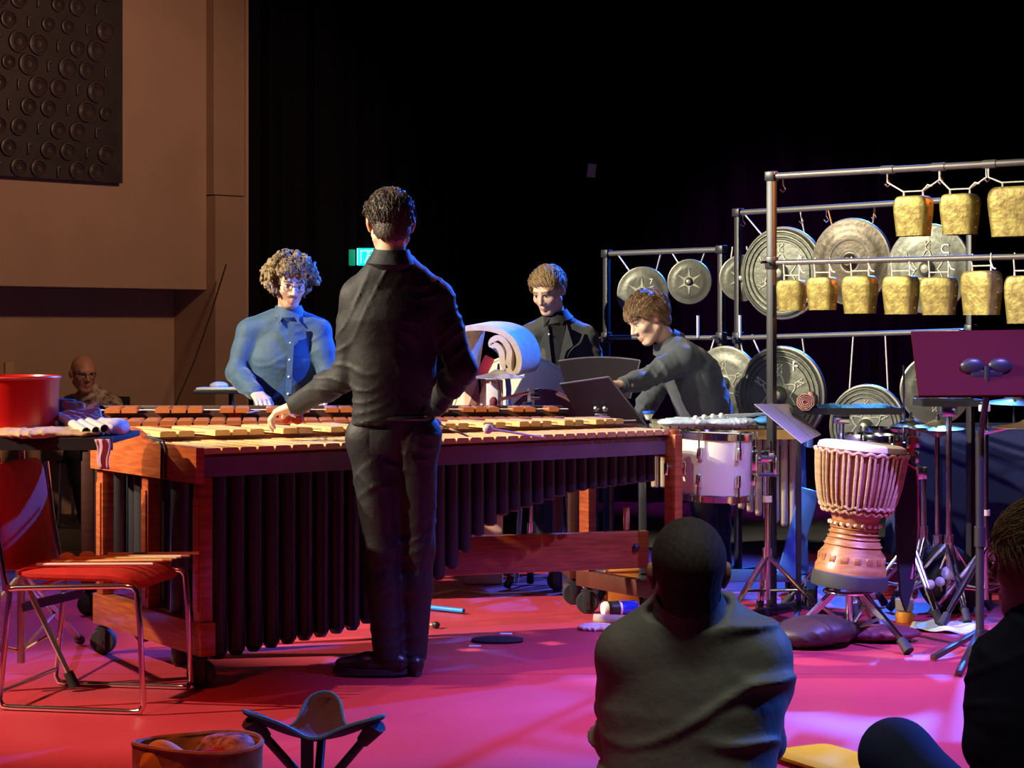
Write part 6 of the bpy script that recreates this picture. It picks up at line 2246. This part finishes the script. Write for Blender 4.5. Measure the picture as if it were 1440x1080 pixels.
def make_person(label, J, fwd, hf, hu, skin, cfg):
    root_loc = Vector((J['pel'].x, J['pel'].y, 0.0))
    M = head_frame(J['hd'], hf, hu)
    # ---------------- body: one skin mesh
    parts, cols = [], []
    hv = cfg.get('hres', 0.0042)
    nb = J['nk']
    hp = head_prims(M)
    neck_top = M @ Vector((0, -0.022, -0.05))
    hp.append(cap(neck_top, nb + (Vector(nb) - neck_top).normalized() * 0.03, 0.050, 0.056, 0.02))
    v, q = sdf(hp, hv)
    parts.append((v, q))
    cols.append(head_colors(v, M, skin, brow=cfg.get('brow'), stubble=cfg.get('stubble')))
    bp = torso_prims(J, fwd, -0.012, cfg['waist'], cfg['chest'], cfg.get('flat', 0.66))
    for s in 'LR':
        bp += arm_prims(J, s, -0.004) + leg_prims(J, s, -0.010)
    fc = lambda Fv, X, Y, Z: np.maximum(Fv, (0.012 - Z).astype(np.float32) + 0 * X.astype(np.float32) + 0 * Y.astype(np.float32))
    v, q = sdf(bp, 0.014, fc)
    parts.append((v, q))
    cols.append(np.tile(np.array(skin), (len(v), 1)))
    for s in 'LR':
        hd_ = cfg.get('hand' + s)
        if hd_ is None:
            hd_ = ((J['w' + s] - J['e' + s]), (0, 0, -1), 1 if s == 'L' else -1, 0.45)
        hpz = hand_prims(J['w' + s], *hd_)
        v, q = sdf(hpz, cfg.get('hand_res', 0.004))
        parts.append((v, q))
        cols.append(np.tile(np.array(skin), (len(v), 1)))
    me = np_mesh('person_body', parts, root_loc, cols)
    root = link('person', me, SKIN, None, root_loc)
    tag(root, label, 'person')
    # ---------------- hair
    if cfg.get('hair'):
        st = cfg['hair']
        hp = hair_prims(st, M, 0, cfg.get('seed', 1))
        v, q = sdf(hp, cfg.get('hair_res', 0.0036), hair_post(st, M))
        ho = link('hair', np_mesh('hair', [(v, q)], root_loc), cfg['hair_mat'], root)
        if st in ('short', 'medium', 'swept', 'curly'):
            so_ = strands(st, M, cfg.get('seed', 1), root_loc).build('hair_strands', cfg['hair_mat'], ho)
            so_['kind'] = 'stuff'
    # ---------------- clothes
    sp = torso_prims(J, fwd, 0.008, cfg['waist'], cfg['chest'], cfg.get('flat', 0.66), cfg.get('belly', 0), cfg.get('sh', 0.062))
    stop = cfg.get('sleeve', 0.97)
    for s in 'LR':
        if stop > 0:
            sp += arm_prims(J, s, cfg.get('sleeve_off', 0.010), stop=stop)
        else:
            S_, E_ = Vector(J['s' + s]), Vector(J['e' + s])
            sp.append(cap(S_, lerp(S_, E_, 0.75), 0.064, 0.066, 0.03))
    hem = cfg.get('hem')
    fd = folds(cfg.get('fold', 0.006), cfg.get('fold_wl', 0.085), cfg.get('seed', 1), cfg.get('fold_dir', (0.45, 0.1, 1.0)))

    def post(Fv, X, Y, Z):
        Fv = fd(Fv, X, Y, Z)
        # hollow out the neck opening
        ax = (neck_top - nb).normalized()
        px, py, pz = X - nb.x, Y - nb.y, Z - nb.z
        tt = px * ax.x + py * ax.y + pz * ax.z
        rad = np.sqrt(np.maximum(px * px + py * py + pz * pz - tt * tt, 0))
        Fv = np.maximum(Fv, np.minimum(tt - 0.045, 0.12 - rad).astype(np.float32))
        Fv = fc(Fv, X, Y, Z)
        if hem is not None:
            Fv = np.maximum(Fv, (hem - Z).astype(np.float32) + 0 * X.astype(np.float32))
        return Fv
    v, q = sdf(sp, cfg.get('cloth_res', 0.0085), post)
    shirt = link(cfg.get('shirt_name', 'shirt'), np_mesh('shirt', [(v, q)], root_loc), cfg['shirt_mat'], root)
    # collar
    ax = (neck_top - nb).normalized()
    R = ax.to_track_quat('Z', 'Y').to_matrix().to_4x4()
    ce = nb - root_loc + ax * 0.015
    ks = cfg.get('collar_s', 1.0)
    kh = cfg.get('collar_h', 1.0)
    MB().lathe([(0.072 * ks, -0.02), (0.066 * ks, 0.012 * kh), (0.061 * ks, 0.042 * kh), (0.066 * ks, 0.046 * kh), (0.078 * ks, 0.020 * kh), (0.095 * ks, -0.006), (0.085 * ks, -0.03)], 28, Matrix.Translation(ce) @ R).build('collar', cfg.get('collar_mat', cfg['shirt_mat']), shirt)
    if cfg.get('points'):
        fv = Vector(fwd).normalized()
        side = fv.cross(Vector((0, 0, 1)))
        for s in (-1, 1):
            a = ce + fv * 0.070 + Vector((0, 0, 0.015))
            pts = [a + side * s * 0.008, a + side * s * 0.060 - fv * 0.030 + Vector((0, 0, 0.012)), a + side * s * 0.050 + fv * 0.030 + Vector((0, 0, -0.062))]
            nn = (pts[1] - pts[0]).cross(pts[2] - pts[0]).normalized() * 0.003
            MB().add([p + nn for p in pts] + [p - nn for p in pts], [(0, 1, 2), (5, 4, 3), (0, 3, 4, 1), (1, 4, 5, 2), (2, 5, 3, 0)]).build('collar_point', cfg.get('collar_mat', cfg['shirt_mat']), shirt, False)
    if stop > 0.9:
        for s in 'LR':
            e, w = Vector(J['e' + s]), Vector(J['w' + s])
            d = (w - e).normalized()
            R = d.to_track_quat('Z', 'Y').to_matrix().to_4x4()
            MB().lathe([(0.040, -0.05), (0.041, -0.03), (0.040, 0.004), (0.034, 0.006), (0.034, -0.03)], 20, Matrix.Translation(w - root_loc) @ R).build('cuff', cfg.get('cuff_mat', cfg['shirt_mat']), shirt)
    # buttons
    for (p, r) in cfg.get('buttons', []):
        MB().ball(Vector(p) - root_loc, r, 8).build('button', PAPER, shirt)
    # trousers
    tp = [cap(J['pel'] + Vector((0, 0, 0.02)), J['hL'], cfg['waist'] * 0.92, 0.098, 0.04, fwd, 0.68), cap(J['pel'] + Vector((0, 0, 0.02)), J['hR'], cfg['waist'] * 0.92, 0.098, 0.04, fwd, 0.68)]
    for s in 'LR':
        tp += leg_prims(J, s, cfg.get('trouser_off', 0.010), cfg.get('rt', 0.080), cfg.get('rk', 0.056), 0.052, 0.046, cfg.get('trouser_stop', 0.98))
    v, q = sdf(tp, cfg.get('trouser_res', 0.010), lambda Fv, X, Y, Z: fc(folds(0.005, 0.10, cfg.get('seed', 1) + 5, (0.5, 0.1, 1.0))(Fv, X, Y, Z), X, Y, Z))
    tro = link('trousers', np_mesh('trousers', [(v, q)], root_loc), cfg['trouser_mat'], root)
    # shoes
    for s in 'LR':
        a = Vector(J['a' + s])
        t = Vector(J['t' + s]).normalized()
        zf = max(a.z - 0.07, 0.0)
        heel = Vector((a.x, a.y, zf)) - t * 0.045
        toe = Vector((a.x, a.y, zf)) + t * 0.175
        side = Vector((-t.y, t.x, 0))
        pr = [cap(heel + Vector((0, 0, 0.045)), lerp(heel, toe, 0.55) + Vector((0, 0, 0.042)), 0.036, 0.040, 0.02), cap(lerp(heel, toe, 0.5) + Vector((0, 0, 0.040)), toe + Vector((0, 0, 0.034)), 0.040, 0.026, 0.02),
              cap(heel + Vector((0, 0, 0.05)) + t * 0.03, a + Vector((0, 0, 0.015)), 0.036, 0.038, 0.02)]
        zs_ = zf

        def cut(Fv, X, Y, Z, zs_=zs_):
            return np.maximum(Fv, (zs_ + 0.016 - Z).astype(np.float32) + 0 * X.astype(np.float32))
        v, q = sdf(pr, 0.006, cut)
        sh = link('shoe', np_mesh('shoe', [(v, q)], root_loc), cfg['shoe_mat'], root)
        ol = []
        for k in range(24):
            aa = 2 * math.pi * k / 24
            u = 0.5 + 0.5 * math.cos(aa)
            w_ = 0.046 * (1 - 0.25 * (1 - u)) * math.sin(aa)
            p = heel - t * 0.03 + t * (0.285 * (0.5 - 0.5 * math.cos(aa)))
            ol.append(p + side * 0.046 * math.sin(aa) * (0.85 + 0.15 * math.sin(aa * 0.5)))
        n = len(ol)
        vs = [Vector((p.x, p.y, zs_ + 0.002)) - root_loc for p in ol] + [Vector((p.x, p.y, zs_ + 0.024)) - root_loc for p in ol]
        fs = [tuple(range(n)), tuple(range(2 * n - 1, n - 1, -1))] + [(k, n + k, n + (k + 1) % n, (k + 1) % n) for k in range(n)]
        MB().add(vs, fs).build('sole', cfg.get('sole_mat', RUBBER), sh)
    return root, M, shirt, root_loc


def glasses(root, M, root_loc, m, lens=None):
    g = MB()
    for s in (-1, 1):
        g.path([tuple((M @ Vector((s * 0.032 + 0.022 * math.cos(2 * math.pi * k / 20), 0.099, 0.003 + 0.019 * math.sin(2 * math.pi * k / 20)))) - root_loc) for k in range(20)], 0.0020, 6, closed=True)
        g.path([M @ Vector((s * 0.054, 0.097, 0.008)) - root_loc, M @ Vector((s * 0.078, 0.03, 0.010)) - root_loc, M @ Vector((s * 0.082, -0.012, 0.010)) - root_loc], 0.0018, 6)
    g.path([M @ Vector((-0.011, 0.100, 0.008)) - root_loc, M @ Vector((0, 0.104, 0.011)) - root_loc, M @ Vector((0.011, 0.100, 0.008)) - root_loc], 0.0018, 6)
    g.build('glasses', m, root)


CL = lambda n, c, **k: mat(n, c, 0.85, 0, 0.15, 10, 0.35, 24, **k)
BLACKSHIRT = mat('shirt_black', (0.012, 0.012, 0.014), 0.68, 0, 0.2, 9, 0.5, 16, spec=0.35)
BLACKTROUSER = mat('trousers_black', (0.012, 0.012, 0.016), 0.6, 0, 0.2, 9, 0.5, 18, spec=0.4)
BLACKSHOE = mat('shoe_black', (0.012, 0.012, 0.014), 0.35)
HAIRDARK = mat('hair_dark', (0.075, 0.045, 0.025), 0.5, 0, 0.5, 60, 0.5, 160)
HAIRBROWN = mat('hair_brown', (0.26, 0.15, 0.07), 0.5, 0, 0.5, 60, 0.5, 160)
HAIRCURL = mat('hair_curly', (0.30, 0.20, 0.09), 0.55, 0, 0.6, 70, 0.5, 160)
HAIRBLOND = mat('hair_blond', (0.42, 0.27, 0.12), 0.5, 0, 0.4, 60, 0.5, 160)
HAIRGREY = mat('hair_grey', (0.16, 0.13, 0.12), 0.6, 0, 0.4, 60, 0.4, 200)
SK1 = (0.66, 0.40, 0.27)

# ---- the man in black at the large marimba, seen from behind
D = 7.32
J = dict(pel=W(551, 588, D), che=W(556, 445, D), nk=W(550, 373, D - 0.01), hd=W(549, 316, D + 0.01),
         sL=W(506, 418, D), eL=W(487, 528, D + 0.02), wL=W(416, 569, 7.53), sR=W(612, 420, D + 0.03), eR=W(650, 518, D + 0.03), wR=W(610, 573, 7.58),
         hL=W(523, 615, D), kL=W(536, 772, D + 0.02), aL=W(545, 922, D + 0.0), tL=Vector((-1, 0.10, 0)),
         hR=W(584, 615, D + 0.02), kR=W(587, 772, D + 0.05), aR=W(580, 922, D + 0.06), tR=Vector((-0.25, 0.95, 0)))
r_, M_, sh_, rl_ = make_person('person in black shirt and trousers standing with their back to us at the large marimba', J, (-0.35, 0.93, 0), (-0.2, 0.95, -0.22), (0, 0, 1), SK1,
            dict(waist=0.142, chest=0.164, hair='short', hair_mat=HAIRDARK, shirt_mat=BLACKSHIRT, trouser_mat=BLACKTROUSER, shoe_mat=BLACKSHOE, seed=2, hres=0.004, cloth_res=0.0075, hem=J['pel'].z - 0.03,
                 trouser_res=0.008, flat=0.64, rt=0.078, rk=0.056,
                 handL=((-0.85, 0.35, -0.30), (0.2, 0.2, -1), -1, 0.55), handR=((-0.5, 0.8, -0.2), (0, 0.2, -1), 1, 0.6)))
bl_ = MB()
bl_.path([Vector(J['pel']) - rl_ + Vector((0.141 * math.cos(2 * math.pi * k / 32), 0.094 * math.sin(2 * math.pi * k / 32), 0.0)) for k in range(32)], 0.010, 8, closed=True)
bl_.build('belt', mat('belt_black', (0.015, 0.015, 0.017), 0.4), r_)
pk = MB()
pk.box(W(536, 622, D - 0.115) - rl_, (0.085, 0.005, 0.09), None, 0.002)
pk.build('back_pocket', BLACKTROUSER, r_)

# ---- the curly haired man in the blue shirt
D = 10.05
J = dict(pel=W(402, 596, 10.08), che=W(401, 505, D), nk=W(406, 446, D), hd=W(408, 398, D - 0.05),
         sL=W(447, 466, D), eL=W(462, 528, D - 0.06), wL=W(461, 555, 9.80), sR=W(352, 468, D), eR=W(333, 524, D - 0.06), wR=W(360, 553, 9.78),
         hL=W(425, 620, 10.08), kL=W(428, 690, 10.06), aL=Vector((tx(430, 10.10), 10.10, 0.07)), tL=Vector((0.1, -1, 0)),
         hR=W(380, 620, 10.08), kR=W(376, 690, 10.06), aR=Vector((tx(372, 10.10), 10.10, 0.07)), tR=Vector((-0.1, -1, 0)))
BLUESHIRT = mat('shirt_blue', (0.030, 0.078, 0.135), 0.7, 0, 0.15, 10, 0.5, 22, sheen=0.2)
r_, M_, sh_, rl_ = make_person('person with curly hair and round glasses in a blue shirt playing the second marimba', J, (0.12, -0.99, 0), (0.30, -0.88, -0.30), (0.05, 0, 1), (0.70, 0.44, 0.29),
            dict(waist=0.150, chest=0.172, hair='curly', hair_mat=HAIRCURL, shirt_mat=BLUESHIRT, trouser_mat=BLACKTROUSER, shoe_mat=BLACKSHOE, seed=5, stubble=(0.25, 0.13, 0.08), brow=(0.12, 0.06, 0.03),
                 points=True, hem=J['pel'].z - 0.05, fold=0.007, handL=((-0.35, -0.85, -0.35), (0, 0.1, -1), -1, 0.6), handR=((0.45, -0.80, -0.35), (0, 0.1, -1), 1, 0.6),
                 buttons=[(W(409 - k, 458 + 24 * k, 9.93 - 0.004 * k), 0.006) for k in range(5)]))
glasses(r_, M_, rl_, mat('glasses_metal', (0.55, 0.45, 0.40), 0.25, 0.8))
pk = MB()
c0, c1 = W(411, 452, 9.928), W(404, 575, 9.92)
pk.beam(c0 - rl_, c1 - rl_, 0.008, 0.030, up=(1, 0, 0))
pk.build('button_placket', BLUESHIRT, sh_)

# ---- the blond man in the dark jacket
D = 10.72
J = dict(pel=W(790, 610, D + 0.03), che=W(789, 512, D), nk=W(783, 452, D), hd=W(771, 409, D - 0.06),
         sL=W(823, 476, D), eL=W(836, 536, D - 0.03), wL=W(816, 580, D - 0.12), sR=W(749, 474, D), eR=W(742, 536, D - 0.03), wR=W(766, 580, D - 0.12),
         hL=W(808, 628, D + 0.03), kL=W(810, 700, D), aL=Vector((tx(812, D), D + 0.03, 0.07)), tL=Vector((0.0, -1, 0)),
         hR=W(772, 628, D + 0.03), kR=W(770, 700, D), aR=Vector((tx(768, D), D + 0.03, 0.07)), tR=Vector((-0.1, -1, 0)))
JACKET = mat('jacket_charcoal', (0.050, 0.055, 0.052), 0.8, 0, 0.15, 10, 0.35, 22, sheen=0.2)
r_, M_, sh_, rl_ = make_person('person with short blond hair in a dark jacket behind the cream bass drum', J, (-0.2, -0.98, 0), (-0.42, -0.74, -0.42), (0, 0, 1), (0.72, 0.46, 0.33),
            dict(waist=0.158, chest=0.172, hair='swept', hair_mat=HAIRBLOND, shirt_mat=JACKET, trouser_mat=BLACKTROUSER, shoe_mat=BLACKSHOE, seed=8, brow=(0.25, 0.13, 0.06), shirt_name='jacket', hem=J['pel'].z - 0.08,
                 collar_mat=BLACKSHIRT, points=True, sleeve_off=0.014))
# jacket opening: black shirt front and lapels
nkv = J['nk'] - rl_
ins = MB()
a0, a1, a2, a3 = W(772, 458, 10.590) - rl_, W(795, 458, 10.590) - rl_, W(781, 560, 10.560) - rl_, W(775, 560, 10.560) - rl_
yv = Vector((0, 0.05, 0))
ins.add([a0, a1, a2, a3, a0 + yv, a1 + yv, a2 + yv, a3 + yv], [(0, 3, 2, 1), (4, 5, 6, 7), (0, 1, 5, 4), (1, 2, 6, 5), (2, 3, 7, 6), (3, 0, 4, 7)])
ins.build('shirt_front', BLACKSHIRT, r_, False)
for pts in ([(770, 456), (758, 486), (766, 492), (776, 560), (779, 540)], [(797, 456), (806, 486), (796, 494), (780, 560), (784, 520)]):
    P3 = [W(x, y, 10.575 - 0.0003 * (y - 456)) - rl_ for x, y in pts]
    vs = P3 + [p + Vector((0, 0.012, 0)) for p in P3]
    n = len(P3)
    MB().add(vs, [tuple(range(n)), tuple(range(2 * n - 1, n - 1, -1))] + [(k, (k + 1) % n, n + (k + 1) % n, n + k) for k in range(n)]).build('lapel', JACKET, sh_, False)
MB().ball(W(772, 470, 10.570) - rl_, 0.006, 8).build('button', PAPER, sh_)

# ---- the man bending over the percussion
D = 9.92
J = dict(pel=W(1000, 606, 9.98), che=W(974, 528, D), nk=W(942, 486, D), hd=W(911, 448, D - 0.05),
         sL=W(960, 506, D - 0.15), eL=W(905, 534, D - 0.24), wL=W(876, 541, 9.55), sR=W(946, 504, D + 0.15), eR=W(918, 556, D + 0.06), wR=W(898, 588, 9.80),
         hL=W(992, 636, 9.92), kL=W(990, 712, 9.92), aL=Vector((tx(992, 10.0), 9.95, 0.07)), tL=Vector((-0.9, -0.4, 0)),
         hR=W(1010, 636, 10.06), kR=W(1008, 712, 10.08), aR=Vector((tx(1014, 10.1), 10.12, 0.07)), tR=Vector((-0.9, -0.4, 0)))
GREYSHIRT = mat('shirt_slate', (0.055, 0.065, 0.080), 0.75, 0, 0.15, 10, 0.4, 22, sheen=0.2)
r_, M_, sh_, rl_ = make_person('person in a slate grey shirt bending over the vibraphone with lowered head', J, (-0.80, -0.25, -0.50), (-0.80, -0.33, -0.48), (-0.25, 0, 1), (0.72, 0.46, 0.33),
            dict(waist=0.165, chest=0.168, flat=0.72, hair='medium', hair_mat=HAIRBROWN, shirt_mat=GREYSHIRT, trouser_mat=BLACKTROUSER, shoe_mat=BLACKSHOE, seed=11, brow=(0.14, 0.07, 0.03), hem=J['pel'].z - 0.06,
                 sleeve=0.96, handL=((-0.9, -0.25, 0.05), (0, -0.2, -1), -1, 0.55), handR=((-0.5, -0.4, -0.75), (0.3, -0.3, -0.4), 1, 0.5)))

# ---- the man sitting by the wall at the far left
D = 12.9
J = dict(pel=Vector((tx(132, 13.12), 13.12, 0.56)), che=W(130, 590, 13.0), nk=W(127, 556, 12.96), hd=W(117, 526, 12.9),
         sL=W(157, 571, 12.98), eL=W(166, 598, 12.75), wL=W(132, 593, 12.62), sR=W(101, 570, 12.98), eR=W(92, 599, 12.75), wR=W(122, 597, 12.58),
         hL=W(146, 640, 13.05), kL=Vector((tx(168, 12.62), 12.62, 0.50)), aL=Vector((tx(178, 12.75), 12.75, 0.075)), tL=Vector((0.65, -0.75, 0)),
         hR=W(118, 640, 13.05), kR=Vector((tx(105, 12.62), 12.62, 0.50)), aR=Vector((tx(122, 12.75), 12.75, 0.075)), tR=Vector((0.45, -0.9, 0)))
CAMO = mat('shirt_pattern', (0.62, 0.54, 0.36), 0.85, 0, color2=(0.05, 0.04, 0.05), scale=22)
r_, M_, sh_, rl_ = make_person('person with shaven head and patterned shirt sitting with folded arms by the wall', J, (0.2, -0.97, 0), (0.48, -0.84, -0.12), (0, 0, 1), (0.55, 0.30, 0.18),
            dict(waist=0.165, chest=0.172, belly=1, hair=None, hair_mat=HAIRGREY, shirt_mat=CAMO, trouser_mat=mat('trousers_navy', (0.014, 0.015, 0.022), 0.85), shoe_mat=mat('trainer_grey', (0.16, 0.15, 0.13), 0.7),
                 sole_mat=mat('trainer_sole', (0.70, 0.68, 0.62), 0.6), seed=14, sleeve=0, hres=0.006, hand_res=0.0055, hem=0.46))
glasses(r_, M_, rl_, mat('glasses_black', (0.02, 0.02, 0.02), 0.4))
lc = MB()
for s in 'LR':
    a = Vector(J['a' + s]) + Vector(J['t' + s]).normalized() * 0.06 - rl_
    for k in range(3):
        lc.tube(a + Vector((-0.025, 0, 0.005 - 0.008 * k)) + Vector(J['t' + s]).normalized() * 0.022 * k, a + Vector((0.025, -0.01, 0.005 - 0.008 * k)) + Vector(J['t' + s]).normalized() * 0.022 * k, 0.005, n=6)
lc.build('laces', PAPER, r_)
sc = thing('chair', 'dark metal chair under the person sitting by the wall', 'chair', (J['pel'].x, 13.12, 0))
MB().box((0, 0, 0.435), (0.42, 0.42, 0.03), bev=0.008).build('seat', BLACKCLOTH, sc)
MB().box((0, 0.22, 0.72), (0.40, 0.025, 0.26), bev=0.008).build('backrest', BLACKCLOTH, sc)
for sx_ in (-1, 1):
    MB().tube((sx_ * 0.19, -0.19, 0.004), (sx_ * 0.18, -0.17, 0.42), 0.011, n=10).build('leg', STEEL, sc)
    MB().path([(sx_ * 0.19, 0.22, 0.004), (sx_ * 0.18, 0.18, 0.42), (sx_ * 0.18, 0.235, 0.80)], 0.011, 10).build('leg', STEEL, sc)

# ---- listener on the floor, seen from behind
D = 4.30
J = dict(pel=Vector((tx(972, 4.30), 4.28, 0.13)), che=W(972, 985, 4.33), nk=W(970, 876, 4.31), hd=W(967, 806, 4.29),
         sL=W(884, 922, 4.33), eL=W(874, 1040, 4.46), wL=W(915, 1050, 4.76), sR=W(1060, 922, 4.33), eR=W(1076, 1044, 4.46), wR=W(1020, 1052, 4.76),
         hL=Vector((tx(905, 4.3), 4.34, 0.12)), kL=Vector((tx(912, 4.8), 4.82, 0.50)), aL=Vector((tx(925, 5.0), 5.02, 0.075)), tL=Vector((-0.1, 1, 0)),
         hR=Vector((tx(1040, 4.3), 4.34, 0.12)), kR=Vector((tx(1020, 4.8), 4.82, 0.50)), aR=Vector((tx(1010, 5.0), 5.02, 0.075)), tR=Vector((0.1, 1, 0)))
OLIVE = mat('shirt_olive', (0.165, 0.165, 0.135), 0.62, 0, 0.12, 8, 0.7, 11)
r_, M_, sh_, rl_ = make_person('person with cropped dark hair and olive grey shirt sitting on the floor, back turned', J, (0, 1, 0), (-0.05, 0.97, 0.1), (0, 0, 1), (0.40, 0.24, 0.17),
            dict(waist=0.170, chest=0.188, flat=0.62, sh=0.072, hair='buzz', collar_s=1.08, collar_h=1.35, hair_mat=mat('hair_cropped', (0.045, 0.028, 0.024), 0.8, 0, 0.35, 90), shirt_mat=OLIVE, trouser_mat=BLACKTROUSER, shoe_mat=BLACKSHOE, seed=17, hres=0.004, cloth_res=0.0065, fold=0.016, fold_wl=0.13,
                 fold_dir=(0.6, 0.1, 1.0), handL=((0.75, 0.6, 0.1), (0, 1, -0.3), 1, 0.4), handR=((-0.75, 0.6, 0.1), (0, 1, -0.3), -1, 0.4)))
# shoulder yoke seam across the back

# ---- listener at the right edge, in profile
D = 4.06
J = dict(pel=Vector((2.0 * 0 + tx(1500, 4.05), 4.02, 0.13)), che=W(1488, 990, 4.05), nk=W(1478, 878, 4.05), hd=W(1468, 795, 4.06),
         sL=W(1412, 940, 4.05), eL=W(1392, 1050, 4.02), wL=W(1420, 1120, 4.22), sR=W(1560, 940, 4.08), eR=W(1590, 1060, 4.10), wR=W(1520, 1110, 4.30),
         hL=Vector((tx(1460, 4.05), 4.08, 0.12)), kL=W(1262, 1064, 4.32), aL=Vector((tx(1300, 4.55), 4.55, 0.075)), tL=Vector((-0.5, 0.85, 0)),
         hR=Vector((tx(1550, 4.05), 4.08, 0.12)), kR=Vector((tx(1545, 4.55), 4.55, 0.46)), aR=Vector((tx(1530, 4.75), 4.76, 0.075)), tR=Vector((-0.3, 0.95, 0)))
NAVY = mat('jumper_navy', (0.016, 0.018, 0.045), 0.9, 0, 0.15, 10, 0.3, 30)
r_, M_, sh_, rl_ = make_person('person with fair hair and glasses in a dark navy jumper sitting on the floor', J, (-0.35, 0.93, 0), (-0.80, 0.58, 0.0), (0, 0, 1), (0.55, 0.26, 0.18),
            dict(waist=0.165, chest=0.178, flat=0.66, hair='medium', hair_mat=HAIRBLOND, shirt_mat=NAVY, trouser_mat=mat('trousers_blue', (0.012, 0.018, 0.06), 0.9), shoe_mat=BLACKSHOE, seed=19, hres=0.004, cloth_res=0.0075, rk=0.068, rt=0.085,
                 shirt_name='jumper', brow=(0.2, 0.1, 0.05)))
glasses(r_, M_, rl_, mat('glasses_gold', (0.5, 0.38, 0.25), 0.3, 0.8))

# mallets held over the marimbas
mallet(W(331, 584, 9.38), W(366, 577, 9.62), 0.032, WOOLRED, 'big red wool mallet held over the second marimba by the man in blue')
mallet(W(402, 586, 7.78), W(392, 578, 7.58), 0.028, WOOLRED, 'red wool mallet held low by the left hand of the man in black')
mallet(W(418, 588, 7.82), W(396, 577, 7.60), 0.026, WOOLRED, 'second red wool mallet in the left hand of the man in black', name='mallet')
